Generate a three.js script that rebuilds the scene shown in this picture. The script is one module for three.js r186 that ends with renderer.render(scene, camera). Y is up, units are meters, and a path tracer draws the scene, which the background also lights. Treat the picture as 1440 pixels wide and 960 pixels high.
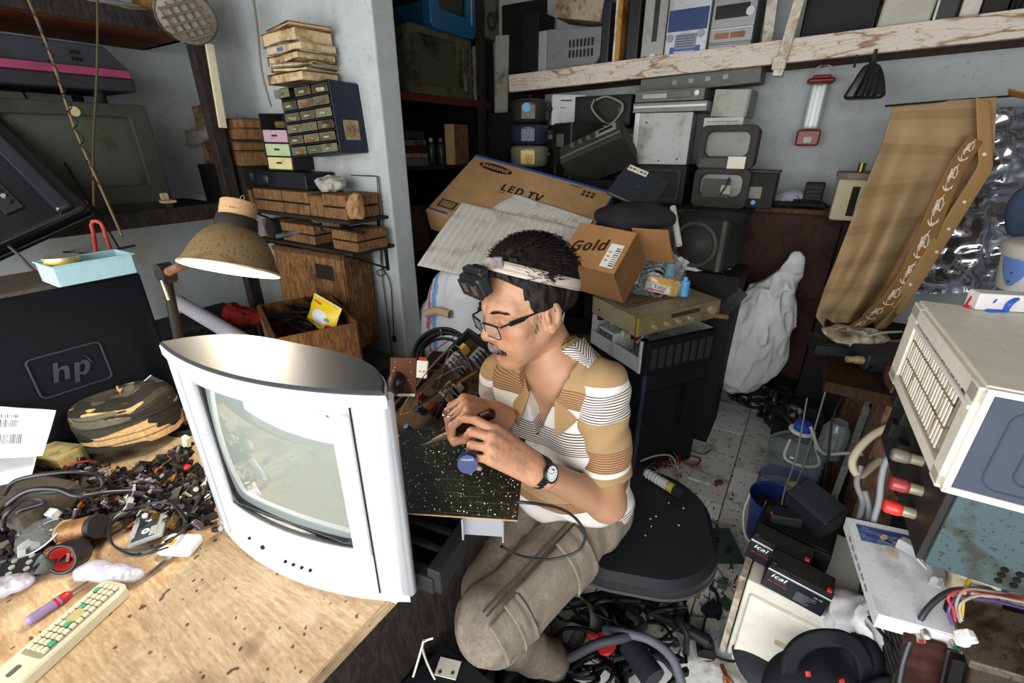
import*as THREE from 'three';
import{RoundedBoxGeometry}from 'three/addons/geometries/RoundedBoxGeometry.js';
import{TextGeometry}from 'three/addons/geometries/TextGeometry.js';
import{FontLoader}from 'three/addons/loaders/FontLoader.js';
import{mergeGeometries,mergeVertices}from 'three/addons/utils/BufferGeometryUtils.js';
import{RectAreaLightUniformsLib}from 'three/addons/lights/RectAreaLightUniformsLib.js';

// ---------- camera, sky, daylight, exposure ----------
const D=Math.PI/180,V=(x,y,z)=>new THREE.Vector3(x,y,z);
const scene=new THREE.Scene();
const camera=new THREE.PerspectiveCamera(2*Math.atan(480/640)/D,1.5,0.05,60);
camera.position.set(0,1.5,0);
camera.rotation.set(-23.5*D,32.6*D,0,'YXZ');
camera.updateMatrixWorld(true);
const renderer=new THREE.WebGLRenderer({antialias:true});
renderer.toneMapping=THREE.LinearToneMapping;
renderer.toneMappingExposure=0.9;
renderer.shadowMap.enabled=true;
RectAreaLightUniformsLib.init();
scene.background=new THREE.Color(0.97,0.99,1.01);
scene.backgroundIntensity=2.2;
// daylight through the open shop front: an area light filling the opening
const daylight=new THREE.RectAreaLight(new THREE.Color(1.0,0.995,0.985),5.0,4.0,2.0);
daylight.name='shop_front_daylight';
daylight.position.set(-0.35,1.2,1.12);
daylight.lookAt(-0.35,1.05,-2);
scene.add(daylight);

// ---------- pixels to directions (1440 x 960 frame) ----------
const FX=640,E_=camera.matrixWorld.elements;
const RT=V(E_[0],E_[1],E_[2]),UPV=V(E_[4],E_[5],E_[6]),FW=V(-E_[8],-E_[9],-E_[10]),EYE=V(0,1.5,0);
const ray=(px,py)=>FW.clone().addScaledVector(RT,(px-720)/FX).addScaledVector(UPV,(480-py)/FX);
const at=(px,py,d)=>EYE.clone().addScaledVector(ray(px,py),d);
const oX=(px,py,X)=>{const r=ray(px,py);return EYE.clone().addScaledVector(r,X/r.x);};
const oY=(px,py,Y)=>{const r=ray(px,py);return EYE.clone().addScaledVector(r,(Y-1.5)/r.y);};
const oZ=(px,py,Z)=>{const r=ray(px,py);return EYE.clone().addScaledVector(r,Z/r.z);};
// the rectangle that a face standing in the plane z = Z (or x = X) fills, from its corner pixels
const zRect=(x0,y0,x1,y1,Z)=>{const a=oZ(x0,(y0+y1)/2,Z),b=oZ(x1,(y0+y1)/2,Z),t=oZ((x0+x1)/2,y0,Z),o=oZ((x0+x1)/2,y1,Z);return{x:(a.x+b.x)/2,w:b.x-a.x,y:o.y,h:t.y-o.y,z:Z};};
const xRect=(x0,y0,x1,y1,X)=>{const a=oX(x0,(y0+y1)/2,X),b=oX(x1,(y0+y1)/2,X),t=oX((x0+x1)/2,y0,X),o=oX((x0+x1)/2,y1,X);return{z:(a.z+b.z)/2,w:a.z-b.z,y:o.y,h:t.y-o.y,x:X};};

// ---------- random, noise ----------
function rng(seed){let s=seed|0;return()=>{s=(s+0x6d2b79f5)|0;let t=Math.imul(s ^(s>>>15),1|s);t=(t+Math.imul(t ^(t>>>7),61|t))^ t;return((t ^(t>>>14))>>>0)/4294967296;};}
const R0=rng(77),rr=(a,b,r=R0)=>a+(b-a)*r();
const hash3=(x,y,z)=>{let h=Math.imul(x,374761393)^ Math.imul(y,668265263)^ Math.imul(z,1274126177);h=Math.imul(h ^(h>>>13),1274126177);return((h ^(h>>>16))>>>0)/4294967296;};
function noise3(x,y,z){
const i=Math.floor(x),j=Math.floor(y),k=Math.floor(z),f=x-i,g=y-j,h=z-k,s=(t)=>t*t*(3-2*t),u=s(f),v=s(g),w=s(h),L=(a,b,t)=>a+(b-a)*t;
return L(L(L(hash3(i,j,k),hash3(i+1,j,k),u),L(hash3(i,j+1,k),hash3(i+1,j+1,k),u),v),L(L(hash3(i,j,k+1),hash3(i+1,j,k+1),u),L(hash3(i,j+1,k+1),hash3(i+1,j+1,k+1),u),v),w)*2-1;
}

// ---------- geometry helpers ----------
const numbers=new Map();
const numbered=(n)=>{const k=numbers.get(n)??0;numbers.set(n,k+1);return k?n+'_'+String(k).padStart(3,'0'):n;};
function uvM(g,s=2){
if(g.userData.own)return g;
const p=g.attributes.position,n=g.attributes.normal,uv=new Float32Array(p.count*2);
const ox=(g.id*0.37)%1,oy=(g.id*0.61)%1;
for(let i=0;i<p.count;i++){
const a=Math.abs(n.getX(i)),b=Math.abs(n.getY(i)),c=Math.abs(n.getZ(i));
const[u,v]=b>a&&b>c?[p.getX(i),p.getZ(i)]:a>c?[p.getZ(i),p.getY(i)]:[p.getX(i),p.getY(i)];
uv[2*i]=u*s+ox;uv[2*i+1]=v*s+oy;
}
g.setAttribute('uv',new THREE.BufferAttribute(uv,2));
g.userData.own=true;
return g;
}
const own=(g)=>{g.userData.own=true;return g;};
const mv=(g,x=0,y=0,z=0)=>g.translate(x,y,z);
const rot=(g,x=0,y=0,z=0)=>{if(x)g.rotateX(x*D);if(z)g.rotateZ(z*D);if(y)g.rotateY(y*D);return g;};
const B=(w,h,d,x=0,y=0,z=0,r=0.004)=>mv(r>0?new RoundedBoxGeometry(w,h,d,1,Math.min(r,w/2.01,h/2.01,d/2.01)):new THREE.BoxGeometry(w,h,d),x,y,z);
const C=(r1,r2,h,x=0,y=0,z=0,seg=20,open=false)=>mv(new THREE.CylinderGeometry(r1,r2,h,seg,1,open),x,y,z);
const lathe=(pts,seg=28)=>new THREE.LatheGeometry(pts.map(([a,b])=>new THREE.Vector2(a,b)),seg);
const tube=(pts,r,seg=0,rad=6,closed=false)=>{const q=pts.map((p)=>p.isVector3?p:V(...p));return new THREE.TubeGeometry(new THREE.CatmullRomCurve3(q,closed,'centripetal'),seg||q.length*7,r,rad,closed);};
const bar=(a,b,r,seg=8)=>{const p=a.isVector3?a:V(...a),q=b.isVector3?b:V(...b),g=new THREE.CylinderGeometry(r,r,p.distanceTo(q),seg);g.applyQuaternion(new THREE.Quaternion().setFromUnitVectors(V(0,1,0),q.clone().sub(p).normalize()));return mv(g,(p.x+q.x)/2,(p.y+q.y)/2,(p.z+q.z)/2);};
const shapeOf=(pts)=>{const s=new THREE.Shape();pts.forEach(([x,y],i)=>(i?s.lineTo(x,y):s.moveTo(x,y)));s.closePath();return s;};
const ext=(pts,depth,bevel=0.002,cs=8)=>new THREE.ExtrudeGeometry(pts.getPoints?pts:shapeOf(pts),{depth,bevelEnabled:bevel>0,bevelThickness:bevel,bevelSize:bevel,bevelSegments:1,curveSegments:cs});
const rrect=(w,h,r,x=0,y=0)=>{const s=new THREE.Shape(),a=x-w/2,b=y-h/2;s.moveTo(a+r,b);s.lineTo(a+w-r,b);s.absarc(a+w-r,b+r,r,-Math.PI/2,0);s.lineTo(a+w,b+h-r);s.absarc(a+w-r,b+h-r,r,0,Math.PI/2);s.lineTo(a+r,b+h);s.absarc(a+r,b+h-r,r,Math.PI/2,Math.PI);s.lineTo(a,b+r);s.absarc(a+r,b+r,r,Math.PI,Math.PI*1.5);return s;};
const disc=(r,h,x,y,z,seg=18)=>mv(rot(new THREE.CylinderGeometry(r,r,h,seg),90),x,y,z);
const MG=(...gs)=>mergeGeometries(gs.flat().map((g)=>{const q=g.index?g.toNonIndexed():g;for(const k of Object.keys(q.attributes))if(!['position','normal','uv'].includes(k))q.deleteAttribute(k);return q;}));
// a grid surface from a function (u, v in 0..1) with thickness
function sheet(f,nu,nv,th=0.002){
const pos=[],uv=[],idx=[],N=(nu+1)*(nv+1),e=1e-3;
for(const side of[1,-1])for(let j=0;j<=nv;j++)for(let i=0;i<=nu;i++){
const u=i/nu,v=j/nv,p=f(u,v),a=f(Math.min(1,u+e),v).sub(f(Math.max(0,u-e),v)),b=f(u,Math.min(1,v+e)).sub(f(u,Math.max(0,v-e))),n=a.cross(b).normalize();
pos.push(p.x+n.x*th*side/2,p.y+n.y*th*side/2,p.z+n.z*th*side/2);uv.push(u,v);
}
const at_=(i,j,s)=>s*N+j*(nu+1)+i;
for(let j=0;j<nv;j++)for(let i=0;i<nu;i++){
const a=at_(i,j,0),b=at_(i+1,j,0),c=at_(i+1,j+1,0),d=at_(i,j+1,0);idx.push(a,b,c,a,c,d);
const k=N;idx.push(a+k,c+k,b+k,a+k,d+k,c+k);
}
const edge=(a,b)=>idx.push(a,a+N,b,b,a+N,b+N);
for(let i=0;i<nu;i++){edge(at_(i,0,0),at_(i+1,0,0));edge(at_(i+1,nv,0),at_(i,nv,0));}
for(let j=0;j<nv;j++){edge(at_(0,j+1,0),at_(0,j,0));edge(at_(nu,j,0),at_(nu,j+1,0));}
const g=new THREE.BufferGeometry();g.setAttribute('position',new THREE.Float32BufferAttribute(pos,3));g.setAttribute('uv',new THREE.Float32BufferAttribute(uv,2));g.setIndex(idx);g.computeVertexNormals();
return own(g);
}
// surface of a distance field by surface nets
function nets(fn,lo,hi,cell){
const n=[0,1,2].map((i)=>Math.ceil((hi[i]-lo[i])/cell)+1),[nx,ny,nz]=n,f=new Float32Array(nx*ny*nz),I=(x,y,z)=>x+nx*(y+ny*z);
for(let z=0;z<nz;z++)for(let y=0;y<ny;y++)for(let x=0;x<nx;x++)f[I(x,y,z)]=fn(lo[0]+x*cell,lo[1]+y*cell,lo[2]+z*cell);
const id=new Int32Array(nx*ny*nz).fill(-1),pos=[],nor=[],idx=[],cs=[[0,0,0],[1,0,0],[0,1,0],[1,1,0],[0,0,1],[1,0,1],[0,1,1],[1,1,1]],es=[[0,1],[2,3],[4,5],[6,7],[0,2],[1,3],[4,6],[5,7],[0,4],[1,5],[2,6],[3,7]];
const h=cell*0.35;
for(let z=0;z<nz-1;z++)for(let y=0;y<ny-1;y++)for(let x=0;x<nx-1;x++){
const v=cs.map(([a,b,c])=>f[I(x+a,y+b,z+c)]);let m=0;v.forEach((t)=>{if(t<0)m++;});
if(m===0||m===8)continue;
let sx=0,sy=0,sz=0,k=0;
for(const[a,b]of es)if((v[a]<0)!==(v[b]<0)){const t=v[a]/(v[a]-v[b]);sx+=cs[a][0]+t*(cs[b][0]-cs[a][0]);sy+=cs[a][1]+t*(cs[b][1]-cs[a][1]);sz+=cs[a][2]+t*(cs[b][2]-cs[a][2]);k++;}
const X=lo[0]+(x+sx/k)*cell,Y=lo[1]+(y+sy/k)*cell,Z=lo[2]+(z+sz/k)*cell;
id[I(x,y,z)]=pos.length/3;pos.push(X,Y,Z);
let gx=fn(X+h,Y,Z)-fn(X-h,Y,Z),gy=fn(X,Y+h,Z)-fn(X,Y-h,Z),gz=fn(X,Y,Z+h)-fn(X,Y,Z-h);const l=Math.hypot(gx,gy,gz)||1;nor.push(gx/l,gy/l,gz/l);
}
const quad=(a,b,c,d,flip)=>{if(a<0||b<0||c<0||d<0)return;flip?idx.push(a,c,b,a,d,c):idx.push(a,b,c,a,c,d);};
for(let z=1;z<nz-1;z++)for(let y=1;y<ny-1;y++)for(let x=1;x<nx-1;x++){
const s=f[I(x,y,z)]<0;
if(s!==f[I(x+1,y,z)]<0)quad(id[I(x,y-1,z-1)],id[I(x,y,z-1)],id[I(x,y,z)],id[I(x,y-1,z)],!s);
if(s!==f[I(x,y+1,z)]<0)quad(id[I(x-1,y,z-1)],id[I(x-1,y,z)],id[I(x,y,z)],id[I(x,y,z-1)],!s);
if(s!==f[I(x,y,z+1)]<0)quad(id[I(x-1,y-1,z)],id[I(x,y-1,z)],id[I(x,y,z)],id[I(x-1,y,z)],!s);
}
const g=new THREE.BufferGeometry();g.setAttribute('position',new THREE.Float32BufferAttribute(pos,3));g.setAttribute('normal',new THREE.Float32BufferAttribute(nor,3));g.setAttribute('uv',new THREE.Float32BufferAttribute(new Float32Array(pos.length/3*2),2));g.setIndex(idx);
return g;
}
// distance fields
const smin=(a,b,k)=>{const h=Math.max(k-Math.abs(a-b),0)/k;return Math.min(a,b)-h*h*k/4;};
const smax=(a,b,k)=>-smin(-a,-b,k);
const cone=(x,y,z,a,b,ra,rb)=>{const ex=b.x-a.x,ey=b.y-a.y,ez=b.z-a.z,px=x-a.x,py=y-a.y,pz=z-a.z,t=Math.max(0,Math.min(1,(px*ex+py*ey+pz*ez)/(ex*ex+ey*ey+ez*ez)));return Math.hypot(px-ex*t,py-ey*t,pz-ez*t)-(ra+(rb-ra)*t);};
const elli=(x,y,z,cx,cy,cz,rx,ry,rz)=>{const a=(x-cx)/rx,b=(y-cy)/ry,c=(z-cz)/rz,k=Math.hypot(a,b,c);if(k<1e-6)return-Math.min(rx,ry,rz);const l=Math.hypot(a/rx,b/ry,c/rz);return k*(k-1)/l;};

// ---------- textures ----------
const canvas=(w,h,draw)=>{const c=document.createElement('canvas');c.width=w;c.height=h;draw(c.getContext('2d'),w,h);return c;};
const tex=(w,h,draw,srgb=true)=>{const t=new THREE.CanvasTexture(canvas(w,h,draw));if(srgb)t.colorSpace=THREE.SRGBColorSpace;t.wrapS=t.wrapT=THREE.RepeatWrapping;return t;};
// a tiling noise picture: pixel function of fractal values
function field(w,h,fn,srgb=true){const d=new Uint8Array(w*h*4);for(let y=0;y<h;y++)for(let x=0;x<w;x++){const c=fn(x/w,y/h),o=(y*w+x)*4;d[o]=Math.max(0,Math.min(255,c[0]));d[o+1]=Math.max(0,Math.min(255,c[1]));d[o+2]=Math.max(0,Math.min(255,c[2]));d[o+3]=255;}const t=new THREE.DataTexture(d,w,h);if(srgb)t.colorSpace=THREE.SRGBColorSpace;t.wrapS=t.wrapT=THREE.RepeatWrapping;t.magFilter=THREE.LinearFilter;t.minFilter=THREE.LinearFilter;t.needsUpdate=true;return t;}
const tn=(u,v,f,s)=>{const a=u*2*Math.PI,b=v*2*Math.PI,r=f/(2*Math.PI);return 0.5*(noise3(Math.cos(a)*r+s,Math.sin(a)*r+s*1.7,Math.cos(b)*r+Math.sin(b)*r*0.7)+noise3(Math.cos(a)*r+31+s,Math.sin(b)*r,Math.sin(a)*r-Math.cos(b)*r+s))*1.4;};
const fbm=(u,v,f,s,o=4)=>{let t=0,a=0.5;for(let i=0;i<o;i++,a*=0.5,f*=2)t+=a*tn(u,v,f,s+i*9);return t;};
const grime=(seed,amt,tint=[120,96,66])=>field(384,384,(u,v)=>{const a=fbm(u,v,5,seed),b=fbm(u,v,28,seed+5,3),sp=tn(u,v,160,seed+3);let k=Math.max(0,a*1.5+b*0.7-0.05)*amt+(sp>0.62?amt*0.5:0);k=Math.min(1,k);const g=1+b*0.06;return[0,1,2].map((i)=>(255*(1-k)+tint[i]*k)*Math.min(1,g));});
const T_dust=grime(3,0.45,[150,138,118]),T_dirt=grime(11,0.8),T_rust=grime(23,1.1,[126,78,40]),T_soft=grime(41,0.22,[170,160,140]);
const T_bump=field(256,256,(u,v)=>{const k=128+90*fbm(u,v,20,8)+30*tn(u,v,110,2);return[k,k,k];},false);
const cache=new Map();
function m(hex,rough=0.6,metal=0,map=T_dust,o={}){
const key=[hex,rough,metal,map?map.uuid:0,JSON.stringify(o,(k,v)=>(v?.uuid?v.uuid:v))].join();
if(!cache.has(key)){const M=new THREE.MeshPhysicalMaterial({color:hex,roughness:rough,metalness:metal,specularIntensity:rough>0.4&&metal<0.3&&!('transmission' in o)?0.4:1,...(map?{map}:{}),...o});cache.set(key,M);}
return cache.get(key);
}
// ---------- things and parts ----------
const deg=(o,r)=>{if(r)o.rotation.set((r[1]||0)*D,(r[0]||0)*D,(r[2]||0)*D,'YXZ');};
const vec=(p)=>(p?(p.isVector3?p:V(...p)):V(0,0,0));
function G(name,label,category,p,r,group){const o=new THREE.Group();o.name=numbered(name);o.position.copy(vec(p));deg(o,r);o.userData={label,category};if(group)o.userData.group=group;scene.add(o);return o;}
function P(parent,name,geo,mat,p,r,label){const o=new THREE.Mesh(uvM(geo),mat);o.name=name;if(p)o.position.copy(vec(p));deg(o,r);o.castShadow=o.receiveShadow=true;if(label)o.userData.label=label;parent.add(o);return o;}
function S(name,label,category,geo,mat,p,r,group){const o=new THREE.Mesh(uvM(geo),mat);o.name=numbered(name);if(p)o.position.copy(vec(p));deg(o,r);o.castShadow=o.receiveShadow=true;o.userData={label,category};if(group)o.userData.group=group;scene.add(o);return o;}
function K(name,geo,mat,p,r){const o=new THREE.Mesh(uvM(geo),mat);o.name=name;if(p)o.position.copy(vec(p));deg(o,r);o.castShadow=o.receiveShadow=true;o.userData={kind:'structure'};scene.add(o);return o;}
function copy(src,p,r,label,group){const o=src.clone();o.name=numbered(src.name.replace(/_\d{3}$/,''));if(p)o.position.copy(vec(p));deg(o,r);o.userData={...src.userData};if(label)o.userData.label=label;if(group)o.userData.group=group;scene.add(o);return o;}
const font=await new FontLoader().loadAsync('fonts/droid/droid_sans_bold.typeface.json');
const letters=(s,size,th=0.001)=>{const g=new TextGeometry(s,{font,size,depth:th,curveSegments:3,bevelEnabled:false});g.computeBoundingBox();const b=g.boundingBox;return g.translate(-(b.min.x+b.max.x)/2,-(b.min.y+b.max.y)/2,0);};
// orient a thing by where its own x and y axes point
function axes(o,X,Y){const x=X.clone().normalize(),z=x.clone().cross(Y).normalize(),y=z.clone().cross(x);o.quaternion.setFromRotationMatrix(new THREE.Matrix4().makeBasis(x,y,z));return o;}

// ---------- the room ----------
const T_wall=field(768,768,(u,v)=>{const a=fbm(u,v,4,60),b=fbm(u,v*0.35,14,61),c=fbm(u,v,60,62,2),s=tn(u,v,190,4);let k=Math.max(0,a+b*0.9-0.18)*0.9;k=Math.min(0.8,k*1.15)+(s>0.74?0.3:0);const g=1+c*0.05;return[0,1,2].map((i)=>([172,179,180][i]*(1-k)+[140,131,112][i]*k)*g);});
const M_wall=m('#ffffff',0.9,0,T_wall,{bumpMap:T_bump,bumpScale:0.003});
const M_ceil=m('#8d8a84',0.95,0,T_dirt);
const wallBox=(w,h,d,x,y,z)=>uvM(B(w,h,d,x,y,z,0),0.42);
K('wall_back',wallBox(5.2,2.9,0.15,-0.6,1.4,-3.325),M_wall);
K('wall_left',wallBox(0.15,2.9,4.6,-3.075,1.4,-1.0),M_wall);
K('wall_right',wallBox(0.15,2.9,4.6,1.875,1.4,-1.0),M_wall);
K('wall_partition',uvM(B(1.4,2.72,0.125,-2.297,1.34,-1.5525,0.012),0.42),M_wall);
K('ceiling',uvM(B(5.2,0.12,4.8,-0.6,2.76,-1.0,0),0.5),M_ceil);
K('wall_front_lintel',wallBox(5.0,0.5,0.15,-0.6,2.5,1.275),M_wall);
K('wall_front_pier',wallBox(0.65,2.3,0.15,-2.72,1.15,1.275),M_wall);
K('wall_front_pier_001',wallBox(0.12,2.3,0.15,1.75,1.15,1.275),M_wall);
K('street_pavement',uvM(B(14,0.1,8,-0.6,-0.08,5.36,0),0.4),m('#cfccc5',0.95,0,T_dust));
// floor: a slab with white tiles laid on it
const floor=K('floor',uvM(B(5.2,0.1,4.7,-0.6,-0.056,-1.0,0),0.6),m('#6b6862',0.95,0,T_dirt));
const T_tile=field(512,512,(u,v)=>{const a=fbm(u,v,6,70),b=fbm(u,v,40,71,3),s=tn(u,v,120,9);let k=Math.min(0.5,Math.max(0,a*1.1+b*0.6-0.16))+(s>0.72?0.2:0);return[0,1,2].map((i)=>[242,242,240][i]*(1-k)+[128,116,98][i]*k);});
{
const M_tile=[m('#ffffff',0.35,0,T_tile),m('#f2f0ea',0.4,0,T_tile),m('#eae8e4',0.35,0,T_tile)],g0=[0,1,2,3].map(()=>uvM(B(0.309,0.012,0.309,0,0,0,0.002),1.6));
let n=0;
for(let i=-5;i<5;i++)for(let j=0;j<10;j++){const t=new THREE.Mesh(g0[(i*3+j*5+40)%4],M_tile[(n*7+j)%3]);t.name=n?'tile_'+String(n).padStart(3,'0'):'tile';n++;t.position.set(-0.055+0.313*(i+0.5),0.0+((i*7+j*3)%5)*0.0004,-0.28-0.314*(j+0.5));t.castShadow=t.receiveShadow=true;floor.add(t);}
}

// ---------- timber shelving in the corner on the street side of the partition ----------
const T_wood=(seed,a,b,sc=1)=>field(512,512,(u,v)=>{const w=fbm(u,v,3,seed)*0.6,gr=Math.sin((u*34*sc+w*9+fbm(u,v*0.25,50,seed+2,2)*4)*2)*0.5+0.5,st=Math.max(0,fbm(u,v,6,seed+4)*1.6-0.25),fi=tn(u*4,v*0.3,60,seed+7)*0.2;const k=Math.min(1,gr*0.55+fi+0.15);return[0,1,2].map((i)=>(a[i]*(1-k)+b[i]*k)*(1-st*0.55));});
const T_oldwood=T_wood(5,[104,76,52],[62,44,30]),T_blackwood=T_wood(15,[58,52,48],[30,27,25]),T_boxwood=T_wood(25,[138,102,66],[92,66,42]);
const M_blackwood=m('#ffffff',0.75,0,T_blackwood),M_oldwood=m('#ffffff',0.8,0,T_oldwood),M_boxwood=m('#ffffff',0.8,0,T_boxwood);
const SX=-2.45;
{
const u=G('timber_shelf_unit','tall black timber shelving with red-brown boards holding old televisions','shelf',[SX,0,-0.5]);
const yT=oX(258,51,SX).y,yB=oX(248,314,SX).y;
P(u,'post',B(0.055,2.6,0.06,0.0,1.3,-0.74),M_blackwood);
P(u,'post',B(0.055,2.6,0.06,0.0,1.3,0.7),M_blackwood);
P(u,'board',B(0.52,0.025,1.5,-0.27,yT+0.0125,0),m('#6d3220',0.7,0,T_dirt));
P(u,'front_rail',B(0.03,0.065,1.5,-0.012,yT+0.033,0.0),M_blackwood);
P(u,'board',B(0.52,0.025,1.5,-0.27,yB+0.045,0),M_blackwood);
P(u,'front_rail',B(0.03,0.07,1.5,-0.012,yB+0.035,0),M_blackwood);
P(u,'end_batten',B(0.5,0.04,0.03,-0.27,yT+0.02,-0.74),M_blackwood);
const shelfTop=yB+0.0575;
// pale batten nailed to the post
const a=oX(286,60,SX+0.05),b=oX(321,180,SX+0.05);
S('wood_batten','pale cream batten fixed upright along the black shelf post','batten',B(0.012,a.distanceTo(b),0.035,0,0,0,0.003),m('#d8d3b0',0.7,0,T_soft),a.clone().add(b).multiplyScalar(0.5),[0,-4,0]);
// dusty television
const r={z:-0.5,w:0.6};
const z1=oX(225,220,SX).z,z0=z1+0.52,yTop=oX(140,146,SX).y,hh=yTop-shelfTop;
const tv=G('crt_television','dusty black tube television with a grey screen on the timber shelf','television',[SX-0.03,shelfTop,(z0+z1)/2]);
P(tv,'cabinet',B(0.42,hh-0.02,0.5,-0.23,hh/2,0,0.02),m('#2b2d29',0.8,0,T_dust));
const fr=rrect(0.52,hh,0.015,0,hh/2);fr.holes.push(rrect(0.4,hh-0.15,0.02,0,hh/2+0.035));
P(tv,'bezel',rot(ext(fr,0.035,0.004),0,90),m('#3a3b35',0.75,0,T_dust),[-0.02,0,0]);
P(tv,'screen',rot(sheet((a,b)=>{const x=(a-0.5)*0.41,y=(b-0.5)*(hh-0.14);return V(x,y,0.012-(x*x+y*y)*0.25);},10,8,0.004),0,90),m('#4a4e46',0.45,0,T_dust),[-0.018,hh/2+0.035,0]);
const sk=P(tv,'control_panel',B(0.006,0.035,0.22,0.02,0.028,-0.12,0.002),m('#1f211d',0.6,0,T_dust));
P(tv,'lettering',rot(letters('SONY',0.016),0,90),m('#8b8d86',0.5,0.2,null),[0.02,0.062,0.06]);
P(tv,'sticker',rot(C(0.018,0.018,0.002,0,0,0,14),0,0,90),m('#b8ab84',0.8,0,T_soft),[0.022,hh-0.03,-0.02],null,'round buff sticker');
// flat black set with a pink stripe lying on the television
const y2=shelfTop+hh,b2=G('cassette_receiver','flat black stereo unit with a pink stripe lying on the dusty television','stereo',[SX-0.2,y2,(z0+z1)/2+0.06]);
P(b2,'foot',C(0.02,0.02,0.05,0.12,0.025,0.15,12),m('#1a1a1c',0.7));P(b2,'foot',C(0.02,0.02,0.05,0.12,0.025,-0.2,12),m('#1a1a1c',0.7));P(b2,'foot',C(0.02,0.02,0.05,-0.12,0.025,0.15,12),m('#1a1a1c',0.7));P(b2,'foot',C(0.02,0.02,0.05,-0.12,0.025,-0.2,12),m('#1a1a1c',0.7));
P(b2,'body',B(0.38,0.05,0.62,0,0.075,0,0.01),m('#2c2d33',0.6));
P(b2,'stripe',B(0.386,0.028,0.6,0.004,0.113,0,0.003),m('#8c3d5c',0.5),null,null,'dusty pink stripe');
P(b2,'upper_case',rot(ext([[-0.3,0],[0.3,0],[0.24,0.07],[-0.3,0.07]],0.36,0.004),0,90),m('#33353a',0.6),[-0.18,0.13,0]);
P(b2,'socket',B(0.005,0.012,0.018,0.187,0.165,0.09,0.001),m('#c9c9c4',0.4));for(let k=0;k<2;k++)for(let j=0;j<3;j++)P(b2,'vent_slot',B(0.004,0.014,0.005,0.186,0.15+k*0.022,-0.13-j*0.012,0),m('#0d0d0e',0.8));
// things above the top board
const yU=yT+0.025;
const fan=G('fan_head','dusty grey round fan head with a square grille above the shelf post','fan',at(262,22,1.78),[60,35,20]);
P(fan,'housing',rot(lathe([[0,-0.05],[0.075,-0.045],[0.1,-0.01],[0.105,0.012],[0.1,0.02]],24),90),m('#75716a',0.7,0,T_dirt));
P(fan,'cover',rot(lathe([[0,0.035],[0.05,0.033],[0.085,0.02],[0.1,0.012]],24),90),m('#857e74',0.6,0,T_dirt),[0,0,0.0]);
for(let k=-2;k<=2;k++){P(fan,'grille_bar',B(0.006,0.17-Math.abs(k)*0.02,0.006,k*0.03,0,0.042,0.001),m('#5d5a55',0.7));P(fan,'grille_bar',B(0.17-Math.abs(k)*0.02,0.006,0.006,0,k*0.03,0.046,0.001),m('#5d5a55',0.7));}
const sil=G('camcorder','small silver camcorder lying on the top timber board','camera',V(SX-0.06,yU+0.042,oX(175,5,SX).z),[0,0,0]);
P(sil,'body',rot(C(0.035,0.03,0.14,0,0,0,18),90),m('#9a9a94',0.45,0.3));P(sil,'strap',tube([[0.03,0.0,0.07],[0.06,0.0,0.0],[0.05,0.01,-0.08],[0.02,0.02,-0.09]],0.006),m('#5c5f3c',0.8));P(sil,'lens_ring',rot(C(0.038,0.038,0.02,0,0,-0.075,18),90),m('#2a2a2a',0.5));
S('junk_carton','worn tan carton end on the top timber board by the wall','carton',B(0.1,0.16,0.12,0,0.08,0),m('#94713f',0.85,0,T_dirt),[SX-0.11,yU,-1.16]);
}
// flat television seen from behind, leaning on the lower timber rail
{
const c=at(124,289,1.62),e1=at(-40,55,1.62),e2=at(10,340,1.5);
const X=e2.clone().sub(c).negate(),Y=e1.clone().sub(c);const o=G('flat_television','glossy black flat television seen from behind, leaning on the shelf','television',c);axes(o,X,Y);
P(o,'back_shell',B(0.42,0.62,0.05,-0.21,0.31,-0.03,0.02),m('#14151c',0.18,0,null,{clearcoat:0.6,clearcoatRoughness:0.15}));
P(o,'edge_rail',B(0.05,0.6,0.03,-0.06,0.31,0.01,0.014),m('#23242e',0.12,0,null,{clearcoat:1,clearcoatRoughness:0.05}));
P(o,'front_frame',B(0.43,0.63,0.02,-0.21,0.31,-0.065,0.008),m('#101014',0.3,0,null));
const pl=P(o,'socket_plate',B(0.055,0.17,0.01,-0.17,0.17,0.0,0.004),m('#2a2a2e',0.5,0,null));
['#c8b23a','#e8e8e4','#b03028','#8d8d92','#222226'].forEach((h,k)=>P(pl,'socket',disc(0.007,0.01,-0.164,0.215-k*0.025,0.008,12),m(h,0.4,0,null)));
['#b59a30','#d8d8d4','#922822'].forEach((h,k)=>P(pl,'socket',disc(0.0055,0.008,-0.182,0.205-k*0.025,0.008,12),m(h,0.4,0,null)));
P(o,'handle_slot',B(0.03,0.012,0.006,-0.13,0.3,0.0,0.004),m('#050506',0.6,0,null));
P(o,'stand_neck',B(0.1,0.12,0.05,-0.33,0.06,0.0,0.01),m('#0c0c0e',0.4,0,null));
for(let k=0;k<7;k++)P(o,'label_line',B(0.07,0.004,0.002,-0.3,0.16+k*0.007,0.0,0),m('#c9c9c4',0.6,0,null));
}
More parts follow.
